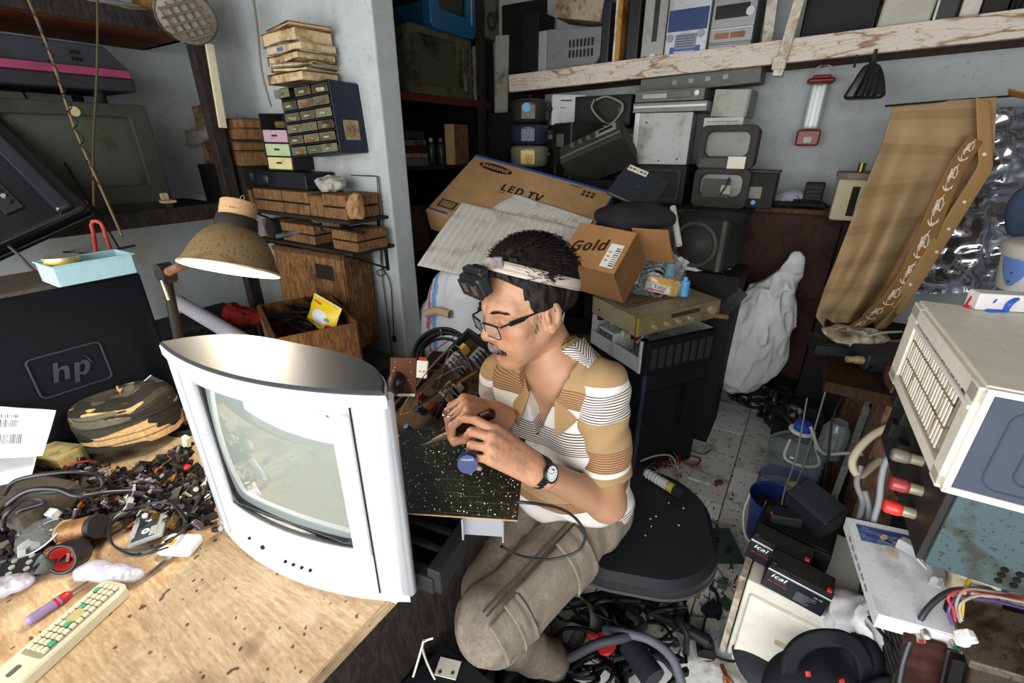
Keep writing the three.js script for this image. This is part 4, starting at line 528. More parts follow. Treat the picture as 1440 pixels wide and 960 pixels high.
[['#5c5a50',0.05],['#837f70',0.03],['#4d1f1c',0.04],['#6d6a5e',0.035],['#3b3a34',0.05]].forEach(([h,t_],k)=>{const z=oX(596,245,BX).z;S('flat_book',['thick grey book lowest in the bay rack pile','pale book in the bay rack pile','dark red book in the bay rack pile','drab book in the bay rack pile','charcoal book on top of the bay rack pile'][k],'book',MG(B(0.2,t_*0.9,0.24,0,t_/2,0,0.002),B(0.205,0.004,0.245,0,t_-0.002,0,0.001)),m(h,0.8,0,T_dirt),[BX-0.12,1.3625+[0,0.051,0.082,0.123,0.159][k],z+0.05],[k*7-12,0,0],'books in the bay rack');});
for(let k=0;k<3;k++){const z=oX(585+k*40,262,BX).z;S('rack_carton',['dusty brown carton on the low rack board near the column','dusty black carton in the middle of the low rack board','dusty grey carton at the far end of the low rack board'][k],'carton',MG(B(0.4,0.3,0.3,0,0.15,0,0.006),B(0.41,0.01,0.31,0,0.3,0,0.003)),m(['#5a452e','#262523','#4a4843'][k],0.85,0,T_dirt),[BX-0.24,0.8125,z]);}
S('hanging_coat','dark coat hanging against the far side of the column','coat',nets((x,y,z)=>elli(x,y,z,0,0,0,0.07,0.28,0.06)+0.02*noise3(x*14,y*4,z*14),[-0.12,-0.34,-0.1],[0.12,0.34,0.1],0.012),m('#262622',0.95),[-1.78,1.05,-1.72]);
}
// ---------- long shelf on the back wall ----------
const BT=1.72*D,shelfY=(x)=>1.817+(x+1.9)*Math.tan(BT);
{
const o=G('long_shelf','long wall shelf with a white rust-stained timber beam along its front','shelf',[-0.6,shelfY(-0.6),-2.95],[0,0,1.72]);
const T_beam=field(1024,128,(u,v)=>{const a=fbm(u,v*0.2,8,300),b=fbm(u,v*0.3,22,310),rim=Math.exp(-Math.pow(Math.abs(a-0.02)*26,2))*0.6+Math.exp(-Math.pow(Math.abs(b-0.1)*22,2))*0.35,sp=tn(u*3,v,60,5)>0.7?0.5:0,k=Math.min(0.8,rim+sp);return[0,1,2].map((i)=>[212,203,190][i]*(1-k)+[120,78,46][i]*k);});
const bm=B(2.6,0.102,0.04,0,0.051,0,0.004),p=bm.attributes.position,uv=bm.attributes.uv;for(let i=0;i<p.count;i++)uv.setXY(i,(p.getX(i)+1.3)/2.6,p.getY(i)/0.102);P(o,'beam',own(bm),m('#ffffff',0.7,0,T_beam,{bumpMap:T_bump,bumpScale:0.001}));
P(o,'board',B(2.6,0.02,0.3,0,0.012,-0.15,0.002),m('#5b3626',0.8,0,T_dirt),null,null,'brown board underside');
const sx=oZ(1104,60,-2.93).x+0.6;P(o,'strut',B(0.045,0.7,0.05,sx,0.33,0.03,0.004),m('#d8d0c2',0.7,0,T_dirt),null,[0,0,-7]);P(o,'strut_joint',B(0.06,0.06,0.05,sx-0.005,0.0,0.035,0.006),m('#d0c4b0',0.75,0,T_rust));P(o,'hook',tube([[0.62,0.0,0.03],[0.62,-0.02,0.03],[0.62,-0.05,0.02]],0.005),m('#2b2826',0.5,0.5));
const on=(a,b,h,d=0.22,z=-2.985)=>{const x0=oZ(a,50,z).x,x1=oZ(b,50,z).x,x=(x0+x1)/2;return{x,w:x1-x0,y:shelfY(x)+0.026,z:z-d/2,h,d};};
const T=(n,l,c,q,f)=>{const g=G(n,l,c,[q.x,q.y,q.z],[0,0,0]);f(g,q);return g;};
T('black_case','tall black case in the dark end of the wall shelf','case',on(733,757,0.42),(g,q)=>{P(g,'body',B(q.w,q.h,q.d,0,q.h/2,0,0.008),m('#17181b',0.6));P(g,'rim',B(q.w+0.004,0.012,q.d+0.004,0,q.h-0.03,0),m('#222',0.5));});
T('computer_monitor','grey tube monitor standing sideways with slotted vents on the wall shelf','monitor',on(757,845,0.3,0.26),(g,q)=>{const w=q.w;P(g,'front_frame',B(0.06,q.h,q.d,-w/2+0.03,q.h/2,0,0.008),m('#9a9ba2',0.6));P(g,'shell',mv(ext([[-w/2+0.06,0.0],[w*0.2,0.02],[w*0.42,0.1],[w/2,0.15],[w*0.48,q.h-0.02],[-w/2+0.06,q.h]],q.d-0.02,0.004),0,0,-q.d/2),m('#7e7f84',0.65));for(let k=0;k<2;k++)for(let j=0;j<7;j++)P(g,'vent_slot',B(0.012,0.04,0.004,w*0.02+j*0.025,q.h*0.52+k*0.055,q.d/2-0.008,0),m('#2c2c2e',0.8,0,null));});
T('beige_carton','beige carton tilted on top of the grey monitor','carton',{...on(777,842,0.14),y:on(777,842,0.1).y+0.31},(g,q)=>{g.rotation.z=-0.18;P(g,'body',B(q.w,q.h,q.d,0,q.h/2+0.02,0,0.004),m('#a89c84',0.8,0,T_dirt));P(g,'tape',B(q.w+0.002,0.002,0.04,0,q.h+0.02,0,0),m('#b8a98a',0.6));});
T('slim_monitor','slim black monitor standing edge-on next to the grey monitor','monitor',on(842,860,0.4),(g,q)=>{P(g,'panel',B(q.w*0.7,q.h,q.d,0,q.h/2,0,0.01),m('#23242b',0.35,0,null));P(g,'foot',B(q.w,0.014,q.d,0,0.007,0,0.004),m('#1a1a1e',0.4));});
T('tan_edged_board','thin board with tan and white edge standing between black monitors','board',on(863,876,0.42),(g,q)=>{P(g,'board',B(q.w*0.5,q.h,q.d,0,q.h/2,0,0.002),m('#b7853f',0.8,0,T_dirt));P(g,'edge_strip',B(q.w*0.22,q.h,q.d+0.004,-q.w*0.35,q.h/2,0,0.001),m('#cfcdc4',0.6,0,T_dirt));});
T('slim_monitor','black flat monitor standing edge-on between tan board and silver tower','monitor',on(878,901,0.4),(g,q)=>{P(g,'panel',B(q.w*0.8,q.h,q.d,0,q.h/2,0,0.01),m('#141416',0.4,0,null));P(g,'foot',B(q.w,0.014,q.d,0,0.007,0,0.004),m('#1a1a1e',0.4));});
T('slim_stereo','narrow silver audio tower with round knob on the wall shelf','stereo',on(903,935,0.42),(g,q)=>{P(g,'body',B(q.w,q.h,q.d,0,q.h/2,0,0.006),m('#9a9a96',0.45,0.3));P(g,'dark_slot',B(q.w*0.22,q.h*0.5,0.006,q.w*0.05,q.h*0.62,q.d/2,0.001),m('#1a1a1c',0.4));P(g,'knob',disc(0.022,0.02,q.w*0.08,0.075,q.d/2+0.008,20),m('#cfc8b8',0.4,0.2));P(g,'button',disc(0.007,0.01,-q.w*0.28,0.08,q.d/2+0.004,12),m('#2a2a2a',0.5));P(g,'button',disc(0.007,0.01,-q.w*0.28,0.05,q.d/2+0.004,12),m('#2a2a2a',0.5));});
T('blue_stereo','silver mini stereo with blue front panels on the wall shelf','stereo',on(936,995,0.34),(g,q)=>{const w=q.w,z=q.d/2;P(g,'body',B(w,q.h,q.d,0,q.h/2,0,0.008),m('#b9bcc0',0.4,0.3));P(g,'blue_panel',B(w*0.92,0.1,0.008,0,0.235,z,0.003),m('#1f3a6b',0.35));P(g,'blue_panel',B(w*0.72,0.075,0.008,0,0.075,z,0.003),m('#2450a0',0.35));P(g,'speaker_plate',B(w*0.5,0.07,0.01,0,0.135,z+0.002,0.004),m('#8d93a0',0.5));for(let k=0;k<5;k++)P(g,'grille_bar',B(w*0.44,0.004,0.006,0,0.112+k*0.012,z+0.008,0.001),m('#5d6472',0.5));P(g,'knob',disc(0.018,0.014,-w*0.38,0.155,z+0.006,18),m('#8d9096',0.35,0.5));P(g,'knob',disc(0.018,0.014,w*0.34,0.165,z+0.006,18),m('#8d9096',0.35,0.5));P(g,'tape_door',B(w*0.5,0.04,0.01,0,0.07,z+0.004,0.002),m('#d5d8dc',0.4));P(g,'base_strip',B(w*0.96,0.014,0.01,0,0.014,z,0.002),m('#dfe1e4',0.4));});
T('silver_stereo','silver mini stereo with twin amber windows on the wall shelf','stereo',on(997,1059,0.34),(g,q)=>{const w=q.w,z=q.d/2;P(g,'body',B(w,q.h,q.d,0,q.h/2,0,0.008),m('#8f9092',0.4,0.4));P(g,'display',B(w*0.75,0.06,0.008,-0.01,0.24,z,0.002),m('#17171b',0.25));P(g,'knob',disc(0.02,0.016,w*0.36,0.23,z+0.006,18),m('#c6c7c8',0.3,0.5));for(const s of[-1,1])P(g,'amber_window',B(w*0.32,0.026,0.008,s*w*0.18-0.006,0.135,z,0.003),m('#9a5a34',0.3));for(let k=0;k<4;k++)P(g,'chrome_strip',B(w*0.94,0.012,0.01,0,[0.165,0.1,0.065,0.02][k],z,0.003),m(['#a9abad','#76787a','#a9abad','#d4d5d6'][k],0.3,0.6));P(g,'side_cap',B(0.01,q.h,q.d,w/2,q.h/2,0.002,0.003),m('#26262a',0.5));});
T('white_bracket','flat off-white bracket leaning by the shelf strut','bracket',on(1072,1090,0.4,0.05),(g,q)=>{P(g,'plate',B(q.w*0.85,q.h,0.02,0,q.h/2,0,0.004),m('#c6c1b6',0.7,0,T_dirt));P(g,'foot',B(q.w*1.1,0.06,0.03,0,0.03,0,0.006),m('#c6c1b6',0.7,0,T_dirt));g.rotation.z=0.06;});
T('black_television','glossy black flat television on the wall shelf beside the strut','television',on(1122,1228,0.34),(g,q)=>{P(g,'frame',B(q.w,q.h,0.06,0,q.h/2,0,0.012),m('#1b1b1f',0.25,0,null));P(g,'screen',B(q.w*0.9,q.h*0.72,0.006,0,q.h*0.56,0.03,0.002),m('#24262c',0.12,0,null));P(g,'lower_lip',B(q.w*0.92,0.012,0.02,0,0.03,0.03,0.004),m('#6a6c72',0.3,0.3,null));P(g,'base',B(q.w*0.5,0.012,q.d,0,0.006,0,0.004),m('#1b1b1f',0.3));});
T('white_tub','cloudy white plastic tub on the wall shelf','tub',on(1231,1300,0.2,0.2),(g,q)=>{P(g,'tub',mv(ext([[-q.w/2,0],[q.w/2-0.01,0],[q.w/2,q.h],[-q.w/2+0.01,q.h]],q.d,0.008),0,0.008,-q.d/2),m('#b6b4aa',0.6,0,T_soft));P(g,'lid',B(q.w+0.02,0.015,q.d+0.02,0,q.h+0.012,0,0.005),m('#a9a79c',0.6));});
T('shiny_case','shiny black and silver case on the wall shelf','case',on(1302,1337,0.26),(g,q)=>{P(g,'body',B(q.w,q.h,q.d,0,q.h/2,0,0.012),m('#4a4a48',0.2,0.5,null));P(g,'edge',B(0.012,q.h*0.9,0.01,-q.w/2+0.01,q.h/2,q.d/2,0.004),m('#c9c7c0',0.25,0.6,null));});
T('white_board','white rounded panel standing at the end of the wall shelf','panel',on(1339,1366,0.3,0.05),(g,q)=>{P(g,'panel',B(q.w,q.h,0.025,0,q.h/2,0.02,0.01),m('#c9c8c0',0.6));P(g,'base',B(q.w*0.9,0.015,0.08,0,0.008,-0.01,0.004),m('#2c2f3a',0.5));});
T('mesh_basket','dark wire basket at the street end of the wall shelf','basket',on(1408,1470,0.25),(g,q)=>{for(let k=0;k<9;k++)P(g,'wire',bar([-q.w/2+q.w*k/8,0,q.d/2],[-q.w/2+q.w*k/8,q.h,q.d/2],0.003),m('#2a2825',0.5,0.4));for(let k=0;k<7;k++)P(g,'wire',bar([-q.w/2,q.h*k/6,q.d/2],[q.w/2,q.h*k/6,q.d/2],0.003),m('#2a2825',0.5,0.4));P(g,'liner',B(q.w,q.h*0.95,q.d-0.01,0,q.h*0.475,0,0.004),m('#1f1e1b',0.9));});
T('dark_crate','dark brown box filling the shelf corner beside the white panel','box',on(1368,1404,0.3),(g,q)=>{P(g,'body',B(q.w,q.h,q.d,0,q.h/2,0,0.006),m('#2f2c28',0.7));P(g,'lid',B(q.w+0.01,0.02,q.d+0.01,0,q.h,0,0.004),m('#2a2724',0.7));});
}
// lantern and hanging bag
{
const t=oZ(1152,107,-3.18),b=oZ(1133,205,-3.18),L=t.distanceTo(b),o=G('emergency_lantern','red and clear twin-tube emergency lantern hanging on the back wall','lantern',b);axes(o,RT.clone().setY(0).applyAxisAngle(V(0,1,0),-0.5),t.clone().sub(b));
const M_red=m('#7c1a1c',0.4),w=0.11;P(o,'base',B(w,L*0.24,0.09,0,L*0.12,0,0.01),M_red);P(o,'switch_panel',B(0.04,0.03,0.01,0,0.03,0.045,0.003),m('#b9b4ac',0.5));P(o,'top_cap',MG(B(w*1.15,L*0.07,0.1,0,L*0.93,0,0.012),B(w*0.75,L*0.05,0.08,0,L*0.98,0,0.01)),M_red);
P(o,'clear_cover',B(0.086,L*0.66,0.06,0,L*0.57,0,0.02),m('#e8ecea',0.12,0,null,{transmission:0.8,thickness:0}));for(const s of[-1,1])P(o,'tube',C(0.011,0.011,L*0.62,s*0.02,L*0.57,0,14),m('#dfe1dc',0.4,0,null));P(o,'reflector',B(0.07,L*0.62,0.006,0,L*0.57,-0.024,0.002),m('#b8bab6',0.3,0.3,null));P(o,'handle',mv(new THREE.TorusGeometry(0.05,0.004,6,20,Math.PI),0,L,0),m('#a3a4a0',0.4,0.3,null));P(o,'wall_hook',bar([0,L+0.045,0.01],[0,L+0.05,-0.07],0.004),m('#6d6a64',0.5,0.5));
const h=oZ(1218,76,-2.9),hb=oZ(1213,140,-2.9);const hh=h.y-hb.y;S('hanging_bag','small black plastic bag hung from a hook under the shelf beam','bag',nets((x,y,z)=>{const t_=y/hh,r=t_>0.78?0.01+(1-t_)*0.02:0.014+0.062*Math.pow(1-t_/0.8,0.55)*(t_<0.08?0.75+t_*3:1),f=1+0.16*Math.sin(Math.atan2(z,x)*7+y*20);return Math.max(Math.hypot(x,z*1.4)-r*f,-y,y-hh-0.02)*0.7;},[-0.12,-0.01,-0.1],[0.12,hh+0.03,0.1],0.006),m('#1a1a1a',0.35,0,null),[hb.x,hb.y,-2.9]);
}
// ---------- rack along the back wall with stacked sets ----------
{
const RY=1.18,o=G('back_rack','dark timber rack along the back wall under the piled electronics','rack',[-1.2,0,-2.92]);P(o,'top_board',B(1.86,0.03,0.62,0,RY-0.015,0),M_blackwood);P(o,'low_board',B(1.86,0.03,0.62,0,0.62,0),M_blackwood);for(const sx of[-0.9,0,0.9])for(const sz of[-0.28,0.28])P(o,'leg',B(0.05,RY-0.03,0.05,sx,(RY-0.03)/2,sz),M_blackwood);
const unit=(n,l,c,a,Z,d,f,base)=>{const q=zRect(...a,Z),g=G(n,l,c,[q.x,base??q.y,Z-d/2]);const top=q.y+q.h;f(g,q.w,base!==undefined?top-base:q.h,d);return top;};
// cookers
const cook=(l,y,h,hex,hexF,lid)=>{const g=G('rice_cooker',l,'rice cooker',[-1.665,y,-2.82],[25,0,0]);P(g,'body',lathe([[0,0],[0.1,0],[0.122,0.02],[0.128,h*0.8],[0.118,h*0.93],[0.08,h],[0,h]],30),m(hex,0.35,0.1,T_dust));P(g,'front_panel',B(0.1,h*0.7,0.02,0,h*0.46,0.118,0.012),m(hexF,0.4,0.1,T_dust));P(g,'side_handle',B(0.03,0.03,0.06,0.128,h*0.6,0,0.008),m('#1b1b1d',0.5));if(lid)lid(g);return g;};
S('black_box','low black box under the stacked rice cookers','box',MG(B(0.34,0.17,0.3,0,0.087,0,0.006),B(0.3,0.02,0.01,0,0.11,0.15,0.002)),m('#1a1a1a',0.7),[-1.66,RY,-2.83]);
const y1=RY+0.176;cook('gold-fronted rice cooker, lowest of the three stacked',y1,0.135,'#8a8578','#c9b45a',(g)=>{for(let k=0;k<6;k++)P(g,'vent_slit',B(0.045,0.003,0.004,0.01,0.03+k*0.009,0.129,0),m('#6d5f2a',0.6,0,null));});
cook('blue-grey rice cooker, middle of the three stacked',y1+0.137,0.125,'#2f3644','#323b4c',(g)=>P(g,'clasp',B(0.05,0.06,0.02,0.1,0.06,0.08,0.008),m('#9a9da2',0.35,0.4,null),null,[40,0,0]));
cook('brown-black rice cooker with a blue sticker, topmost of the three stacked',y1+0.264,0.135,'#3a342c','#453e34',(g)=>{P(g,'sticker',disc(0.026,0.003,-0.01,0.085,0.13,20),m('#6fb0d8',0.5,0,null),null,null,'round blue sticker');P(g,'lid_knob',C(0.014,0.018,0.03,0,0.148,0,14),m('#1d1b18',0.5));});
// white carton, black case, speaker, tilted deck
S('black_cabinet','black cabinet carrying the white carton in the electronics pile','cabinet',MG(B(0.34,0.43,0.28,0,0.215,0,0.006),B(0.3,0.01,0.01,0,0.3,0.14,0)),m('#191917',0.7),[-1.5,RY,-3.06]);
{const g=G('white_carton','white printed carton on the electronics pile by the rice cookers','carton',[-1.51,RY+0.43,-3.02],[38,0,0]);P(g,'body',B(0.22,0.17,0.2,0,0.085,0,0.003),m('#cfcfd2',0.7));P(g,'print',B(0.07,0.008,0.001,-0.02,0.14,0.1,0),m('#4a4a50',0.7,0,null));P(g,'print',B(0.04,0.004,0.001,-0.04,0.1,0.1,0),m('#4a4a50',0.7,0,null));P(g,'top_flap',B(0.21,0.003,0.19,0,0.171,0,0),m('#d9d9dc',0.7));}
unit('black_amplifier','long black amplifier under the shelf with a cable loop on it','amplifier',[808,134,888,170],-2.95,0.25,(g,w,h,d)=>{P(g,'case',B(w,h,d,0,h/2,0,0.006),m('#1f201d',0.55));P(g,'fascia',B(w*0.98,h*0.8,0.01,0,h/2,d/2,0.003),m('#282925',0.45));P(g,'knob',disc(0.02,0.02,w*0.35,h*0.5,d/2+0.01,16),m('#3b3b38',0.4));},1.6);
S('amp_plinth','dark stack of boards under the long black amplifier','boards',MG(B(0.36,0.2,0.25,0,0.1,0,0.004),B(0.34,0.2,0.24,0.01,0.31,0,0.004)),m('#23221f',0.8),[-1.22,RY,-3.08]);
cable('cable_loop','pale grey cable loop hung over the long black amplifier',[oZ(836,140,-2.9),oZ(832,150,-2.89),oZ(845,168,-2.88),oZ(858,174,-2.88),oZ(872,160,-2.89),oZ(876,148,-2.9),oZ(866,140,-2.9),oZ(850,136,-2.92),oZ(838,141,-2.9)],0.006,cordM('#8f8c80'));
{const q=zRect(762,172,812,258,-2.62),g=G('black_speaker','black speaker cabinet standing corner-on beside the rice cookers','speaker',[q.x+0.05,RY,-2.78],[-34,0,0]),h=q.y+q.h-RY;P(g,'cabinet',B(0.22,h,0.24,0,h/2,0,0.006),m('#201f1d',0.6));P(g,'silver_plate',B(0.08,0.07,0.006,-0.02,h*0.78,0.122,0.002),m('#6d6c66',0.5,0.2));P(g,'woofer',mv(new THREE.TorusGeometry(0.07,0.012,8,24),0,h*0.4,0.12),m('#2c2b28',0.5));P(g,'cone',disc(0.066,0.006,0,h*0.4,0.119,22),m('#151514',0.8));P(g,'corner_trim',B(0.01,h,0.01,0.11,h/2,0.12,0.003),m('#38373a',0.4));}
{const c=zRect(790,196,872,256,-2.5),g=G('cassette_deck','grey-black cassette deck tilted on the electronics pile','cassette deck',[c.x,c.y+0.09,-2.63],[-12,-38,29]);P(g,'case',B(0.38,0.12,0.24,0,0.06,0,0.008),m('#34332f',0.55));P(g,'fascia',B(0.37,0.11,0.012,0,0.06,0.12,0.003),m('#3d3c37',0.45));P(g,'tape_window',B(0.12,0.045,0.008,0.1,0.085,0.128,0.003),m('#8b897e',0.4));P(g,'tape_slot',B(0.08,0.016,0.01,0.1,0.085,0.13,0.002),m('#1d1c1a',0.5));P(g,'chrome_line',B(0.36,0.006,0.01,0,0.03,0.128,0.001),m('#8d8b82',0.35,0.5));for(let k=0;k<3;k++)P(g,'knob',disc(0.012,0.014,-0.1+k*0.05,0.08,0.134,14),m('#6a6860',0.4));}
S('deck_prop','black padded box propping the tilted cassette deck','box',MG(B(0.4,0.12,0.3,0,0.06,0,0.02),B(0.38,0.01,0.28,0,0.12,0,0.003)),m('#1b1b19',0.8),[-1.1,RY,-2.72],[6,0,0]);
{const q=zRect(822,172,846,206,-2.8),g=G('small_case','small pale drawer case glimpsed behind the tilted deck','case',[q.x,RY+0.2,-2.87]);P(g,'body',B(0.16,0.22,0.14,0,0.11,0,0.004),m('#6d6f6a',0.6));for(let k=0;k<3;k++)P(g,'drawer',B(0.13,0.05,0.01,0,0.04+k*0.07,0.07,0.003),m('#a8a99e',0.5));}
{const g=G('record_player','dark amplifier with chrome dials behind the tilted deck','amplifier',[-0.98,RY+0.2,-2.92]);P(g,'case',B(0.26,0.2,0.2,0,0.1,0,0.006),m('#3d3c36',0.5));P(g,'dial',disc(0.028,0.016,0.0,0.09,0.104,20),m('#b5b2a6',0.3,0.4));P(g,'dial',disc(0.014,0.014,0.07,0.1,0.104,16),m('#9d9a8e',0.3,0.4));P(g,'strip',B(0.2,0.02,0.008,0,0.16,0.1,0.002),m('#7a776c',0.4,0.3));}
S('dark_plinth','dark block carrying the chrome dialled amplifier','block',MG(B(0.5,0.19,0.24,0,0.1,0,0.004),B(0.46,0.01,0.02,0,0.1,0.115,0)),m('#1c1b19',0.8),[-1.0,RY,-2.96]);
// desktop computer and decks
unit('black_tower','black cabinet under the pale grey desktop computer','cabinet',[895,232,962,300],-2.78,0.3,(g,w,h,d)=>{P(g,'body',B(w,h,d,0,h/2,0,0.006),m('#1d1e1d',0.6));const fr=rrect(w*0.8,h*0.8,0.02,0,h/2);fr.holes.push(rrect(w*0.7,h*0.7,0.02,0,h/2));P(g,'frame',ext(fr,0.008,0.001),m('#2b2c2a',0.5),[0,0,d/2]);},RY);
const yP=zRect(895,232,962,300,-2.78);const yb=yP.y+yP.h+0.001;
{const q=zRect(892,158,964,231,-2.82),g=G('desktop_computer','pale grey desktop computer standing with its bare metal panel forward','computer',[q.x,yb,-2.92],[6,0,0]);P(g,'panel',B(q.w,q.h,0.2,0.01,q.h/2,0,0.004),m('#a7a8a6',0.5,0.15));P(g,'front_bezel',B(0.028,q.h*1.0,0.205,-q.w/2,q.h/2,0,0.004),m('#dcdcda',0.5));[[-0.09,0.22],[0.0,0.02],[0.1,0.03]].forEach(([x,y])=>P(g,'screw',disc(0.005,0.004,x,y,0.101,10),m('#3a3a3a',0.5)));for(let k=0;k<2;k++)P(g,'port',B(0.02,0.02,0.02,-q.w/2-0.012,0.07+k*0.12,0.09,0.002),m('#2d2d2c',0.5));}
const yv=yb+zRect(892,158,964,231,-2.82).h+0.002;
unit('video_recorder','flat silver video recorder on the pale grey computer','video recorder',[890,148,994,158],-2.84,0.28,(g,w,h,d)=>{P(g,'case',B(w,0.05,d,0,0.026,0,0.004),m('#7b7d7a',0.45,0.2));P(g,'fascia_strip',B(w*0.98,0.014,0.008,0,0.03,d/2,0.002),m('#b4b6b4',0.4,0.3));P(g,'foot',C(0.012,0.012,0.006,w*0.4,0.0,d*0.4,10),m('#111',0.8));},yv);
unit('disc_player','grey disc player with a clear front stacked on the video recorder','disc player',[893,130,990,146],-2.86,0.26,(g,w,h,d)=>{P(g,'case',B(w,0.06,d,0,0.031,0,0.004),m('#62645f',0.45,0.2));P(g,'tray',B(w*0.36,0.024,0.01,-w*0.2,0.03,d/2,0.002),m('#93958f',0.4,0.2));P(g,'display',B(w*0.34,0.034,0.008,w*0.16,0.035,d/2,0.002),m('#23231f',0.3));P(g,'knob',disc(0.013,0.012,w*0.4,0.036,d/2+0.006,14),m('#a8a9a4',0.35,0.4));},yv+0.054);
{const q=zRect(905,100,1072,128,-3.05),g=G('long_console','long grey plastic console lying under the wall shelf','console',[q.x,yv+0.12,-3.08],[-2,0,2.5]);P(g,'body',B(q.w,0.085,0.16,0,0.0425,0,0.006),m('#6b6d66',0.55));P(g,'top_lid',B(q.w*0.98,0.012,0.165,0,0.088,0,0.003),m('#84867e',0.5));for(let k=0;k<4;k++)P(g,'socket',B(0.03,0.026,0.008,-0.12+k*0.09,0.045,0.08,0.003),m('#8d8f86',0.4));}
{const q=zRect(1002,125,1052,164,-2.92),g=G('beige_box','beige metal box standing on a white drive under the shelf','box',[q.x,q.y,-3.02],[-4,0,-3]);P(g,'body',B(q.w,q.h,0.18,0,q.h/2,0,0.005),m('#aeada5',0.55));P(g,'side_rim',B(0.014,q.h,0.182,q.w/2,q.h/2,0,0.004),m('#8d8c84',0.55));const r2=zRect(995,164,1038,178,-2.9),h=G('white_drive','flat white disk drive under the beige metal box','disk drive',[r2.x,q.y-0.052,-3.0]);P(h,'case',B(0.2,0.05,0.17,0,0.025,0,0.003),m('#c4c4c0',0.5));P(h,'tray_line',B(0.16,0.003,0.004,0,0.03,0.086,0),m('#6d6d6a',0.6));P(h,'button',B(0.012,0.005,0.006,0.07,0.014,0.086,0.001),m('#8d8d8a',0.5));}
const crt=(l,a,Z,y,extra)=>{const q=zRect(...a,Z),h=q.y+q.h-y,w=q.w,g=G('small_crt',l,'monitor',[q.x,y,Z-0.12]);P(g,'shell',B(w*0.94,h*0.94,0.22,0,h/2,-0.02,0.02),m('#2f2e2a',0.65));const fr=rrect(w,h,0.03,0,h/2);fr.holes.push(rrect(w*0.8,h*0.62,0.04,0,h*0.58));P(g,'bezel',ext(fr,0.03,0.004),m('#3a3934',0.6),[0,0,0.09]);P(g,'screen',sheet((u,v)=>{const x=(u-0.5)*w*0.84,yy=(v-0.5)*h*0.66;return V(x,h*0.58+yy,0.108-x*x*0.5-yy*yy*0.5);},8,8,0.004),m('#6c6d66',0.35));if(extra)extra(g,w,h);return y+h;};
const yc=crt('dark set with square grey panel and blue-tipped lead below the monitor',[975,238,1052,290],-2.78,RY,(g,w,h)=>{P(g,'panel',B(w*0.5,h*0.5,0.01,-0.02,h*0.5,0.12,0.004),m('#5a5952',0.6));P(g,'label',B(0.05,0.045,0.004,0.03,h*0.48,0.127,0),m('#b9b294',0.7));P(g,'lead',tube([[0.04,h*0.8,0.13],[0.03,h*0.55,0.14],[0.01,h*0.36,0.135]],0.004),m('#1b2a6a',0.5,0,null));});
crt('black tube monitor with a white price sticker on the dark set',[983,177,1063,236],-2.8,yc+0.002,(g,w,h)=>{P(g,'lower_panel',B(w*0.84,h*0.24,0.014,-0.01,h*0.14,0.118,0.004),m('#55544e',0.6));P(g,'sticker',B(0.085,0.06,0.003,w*0.22,h*0.15,0.128,0),m('#efe9da',0.7,0,null),null,null,'white sticker');});
// things on the rack beside them
{const q=zRect(1052,238,1075,292,-2.85),g=G('cable_box','small black box with loose plugs next to the dark set','box',[q.x+0.02,RY,-2.92]);P(g,'body',B(0.14,0.18,0.16,0,0.09,0,0.006),m('#262622',0.6));P(g,'top_plate',B(0.15,0.01,0.17,0,0.185,0,0.002),m('#3a3a36',0.5));P(g,'socket_plate',B(0.06,0.06,0.01,-0.02,0.08,0.08,0.002),m('#8f8d84',0.5));P(g,'blue_light_lens',disc(0.012,0.01,-0.02,0.03,0.084,12),m('#6ab0e0',0.2,0,null));}
S('rack_end_board','board bridging the rack and the brown panel','board',B(0.62,0.025,0.3,0,0,0),M_oldwood,[0.02,1.167,-3.08]);
{const g=G('black_adapter','black ribbed adapter block on the board by the wall','adapter',oZ(1140,288,-3.05).setY(1.18));P(g,'body',B(0.09,0.13,0.07,0,0.065,0,0.008),m('#22221f',0.6));for(let k=0;k<5;k++)P(g,'rib',B(0.07,0.006,0.004,0,0.025+k*0.02,0.036,0.001),m('#3a3936',0.5));S('clear_bag','clear plastic bag crumpled on the board by the wall','plastic bag',crumple(null,[0.09,0.05,0.06],0.06,61,0.008),M_film,[-0.12,1.18,-3.05]);S('black_strip','black cable heap lying along the board by the wall','cable',tube([[-0.25,1.195,-2.98],[-0.15,1.2,-2.95],[-0.05,1.2,-2.98],[0.05,1.2,-2.96],[0.0,1.21,-3.0],[-0.1,1.21,-3.0]],0.014),m('#23221f',0.7));}
// dark tube set lower down in front of the rack
{const q=zRect(950,298,1036,372,-2.3),g=G('round_tube_set','black tube set with a round ribbed back facing out below the rack','television',[q.x,q.y-0.04,-2.44],[-12,0,0]);const w=q.w*0.95,h=q.h+0.02;P(g,'case',B(w,h,0.26,0,h/2,0,0.03),m('#2a2a28',0.55));P(g,'ring',mv(new THREE.TorusGeometry(0.1,0.012,8,30),-0.02,h*0.48,0.13),m('#4a4a46',0.45));P(g,'cone',mv(rot(lathe([[0.1,0],[0.06,0.04],[0.02,0.05],[0,0.05]],24),90),-0.02,h*0.48,0.125),m('#333331',0.55));P(g,'side_rail',B(0.02,h*0.9,0.02,w*0.42,h/2,0.13,0.004),m('#55544e',0.5));S('set_support','dark crate carrying the black tube set','crate',MG(B(0.36,q.y-0.042,0.3,0,(q.y-0.042)/2,0,0.004),B(0.37,0.02,0.31,0,q.y-0.06,0,0.003)),m('#211f1c',0.8),[q.x,0,-2.45]);}
// brown board against the wall, cream set behind it
{const q=zRect(1035,292,1165,490,-3.08);S('brown_board','large dark brown board leaning upright against the back wall','board',B(q.w,1.17,0.018,0,0.585,0,0.003),m('#43291f',0.6,0,T_dirt),[q.x,0,-2.98],[0,-4.2,0]);}
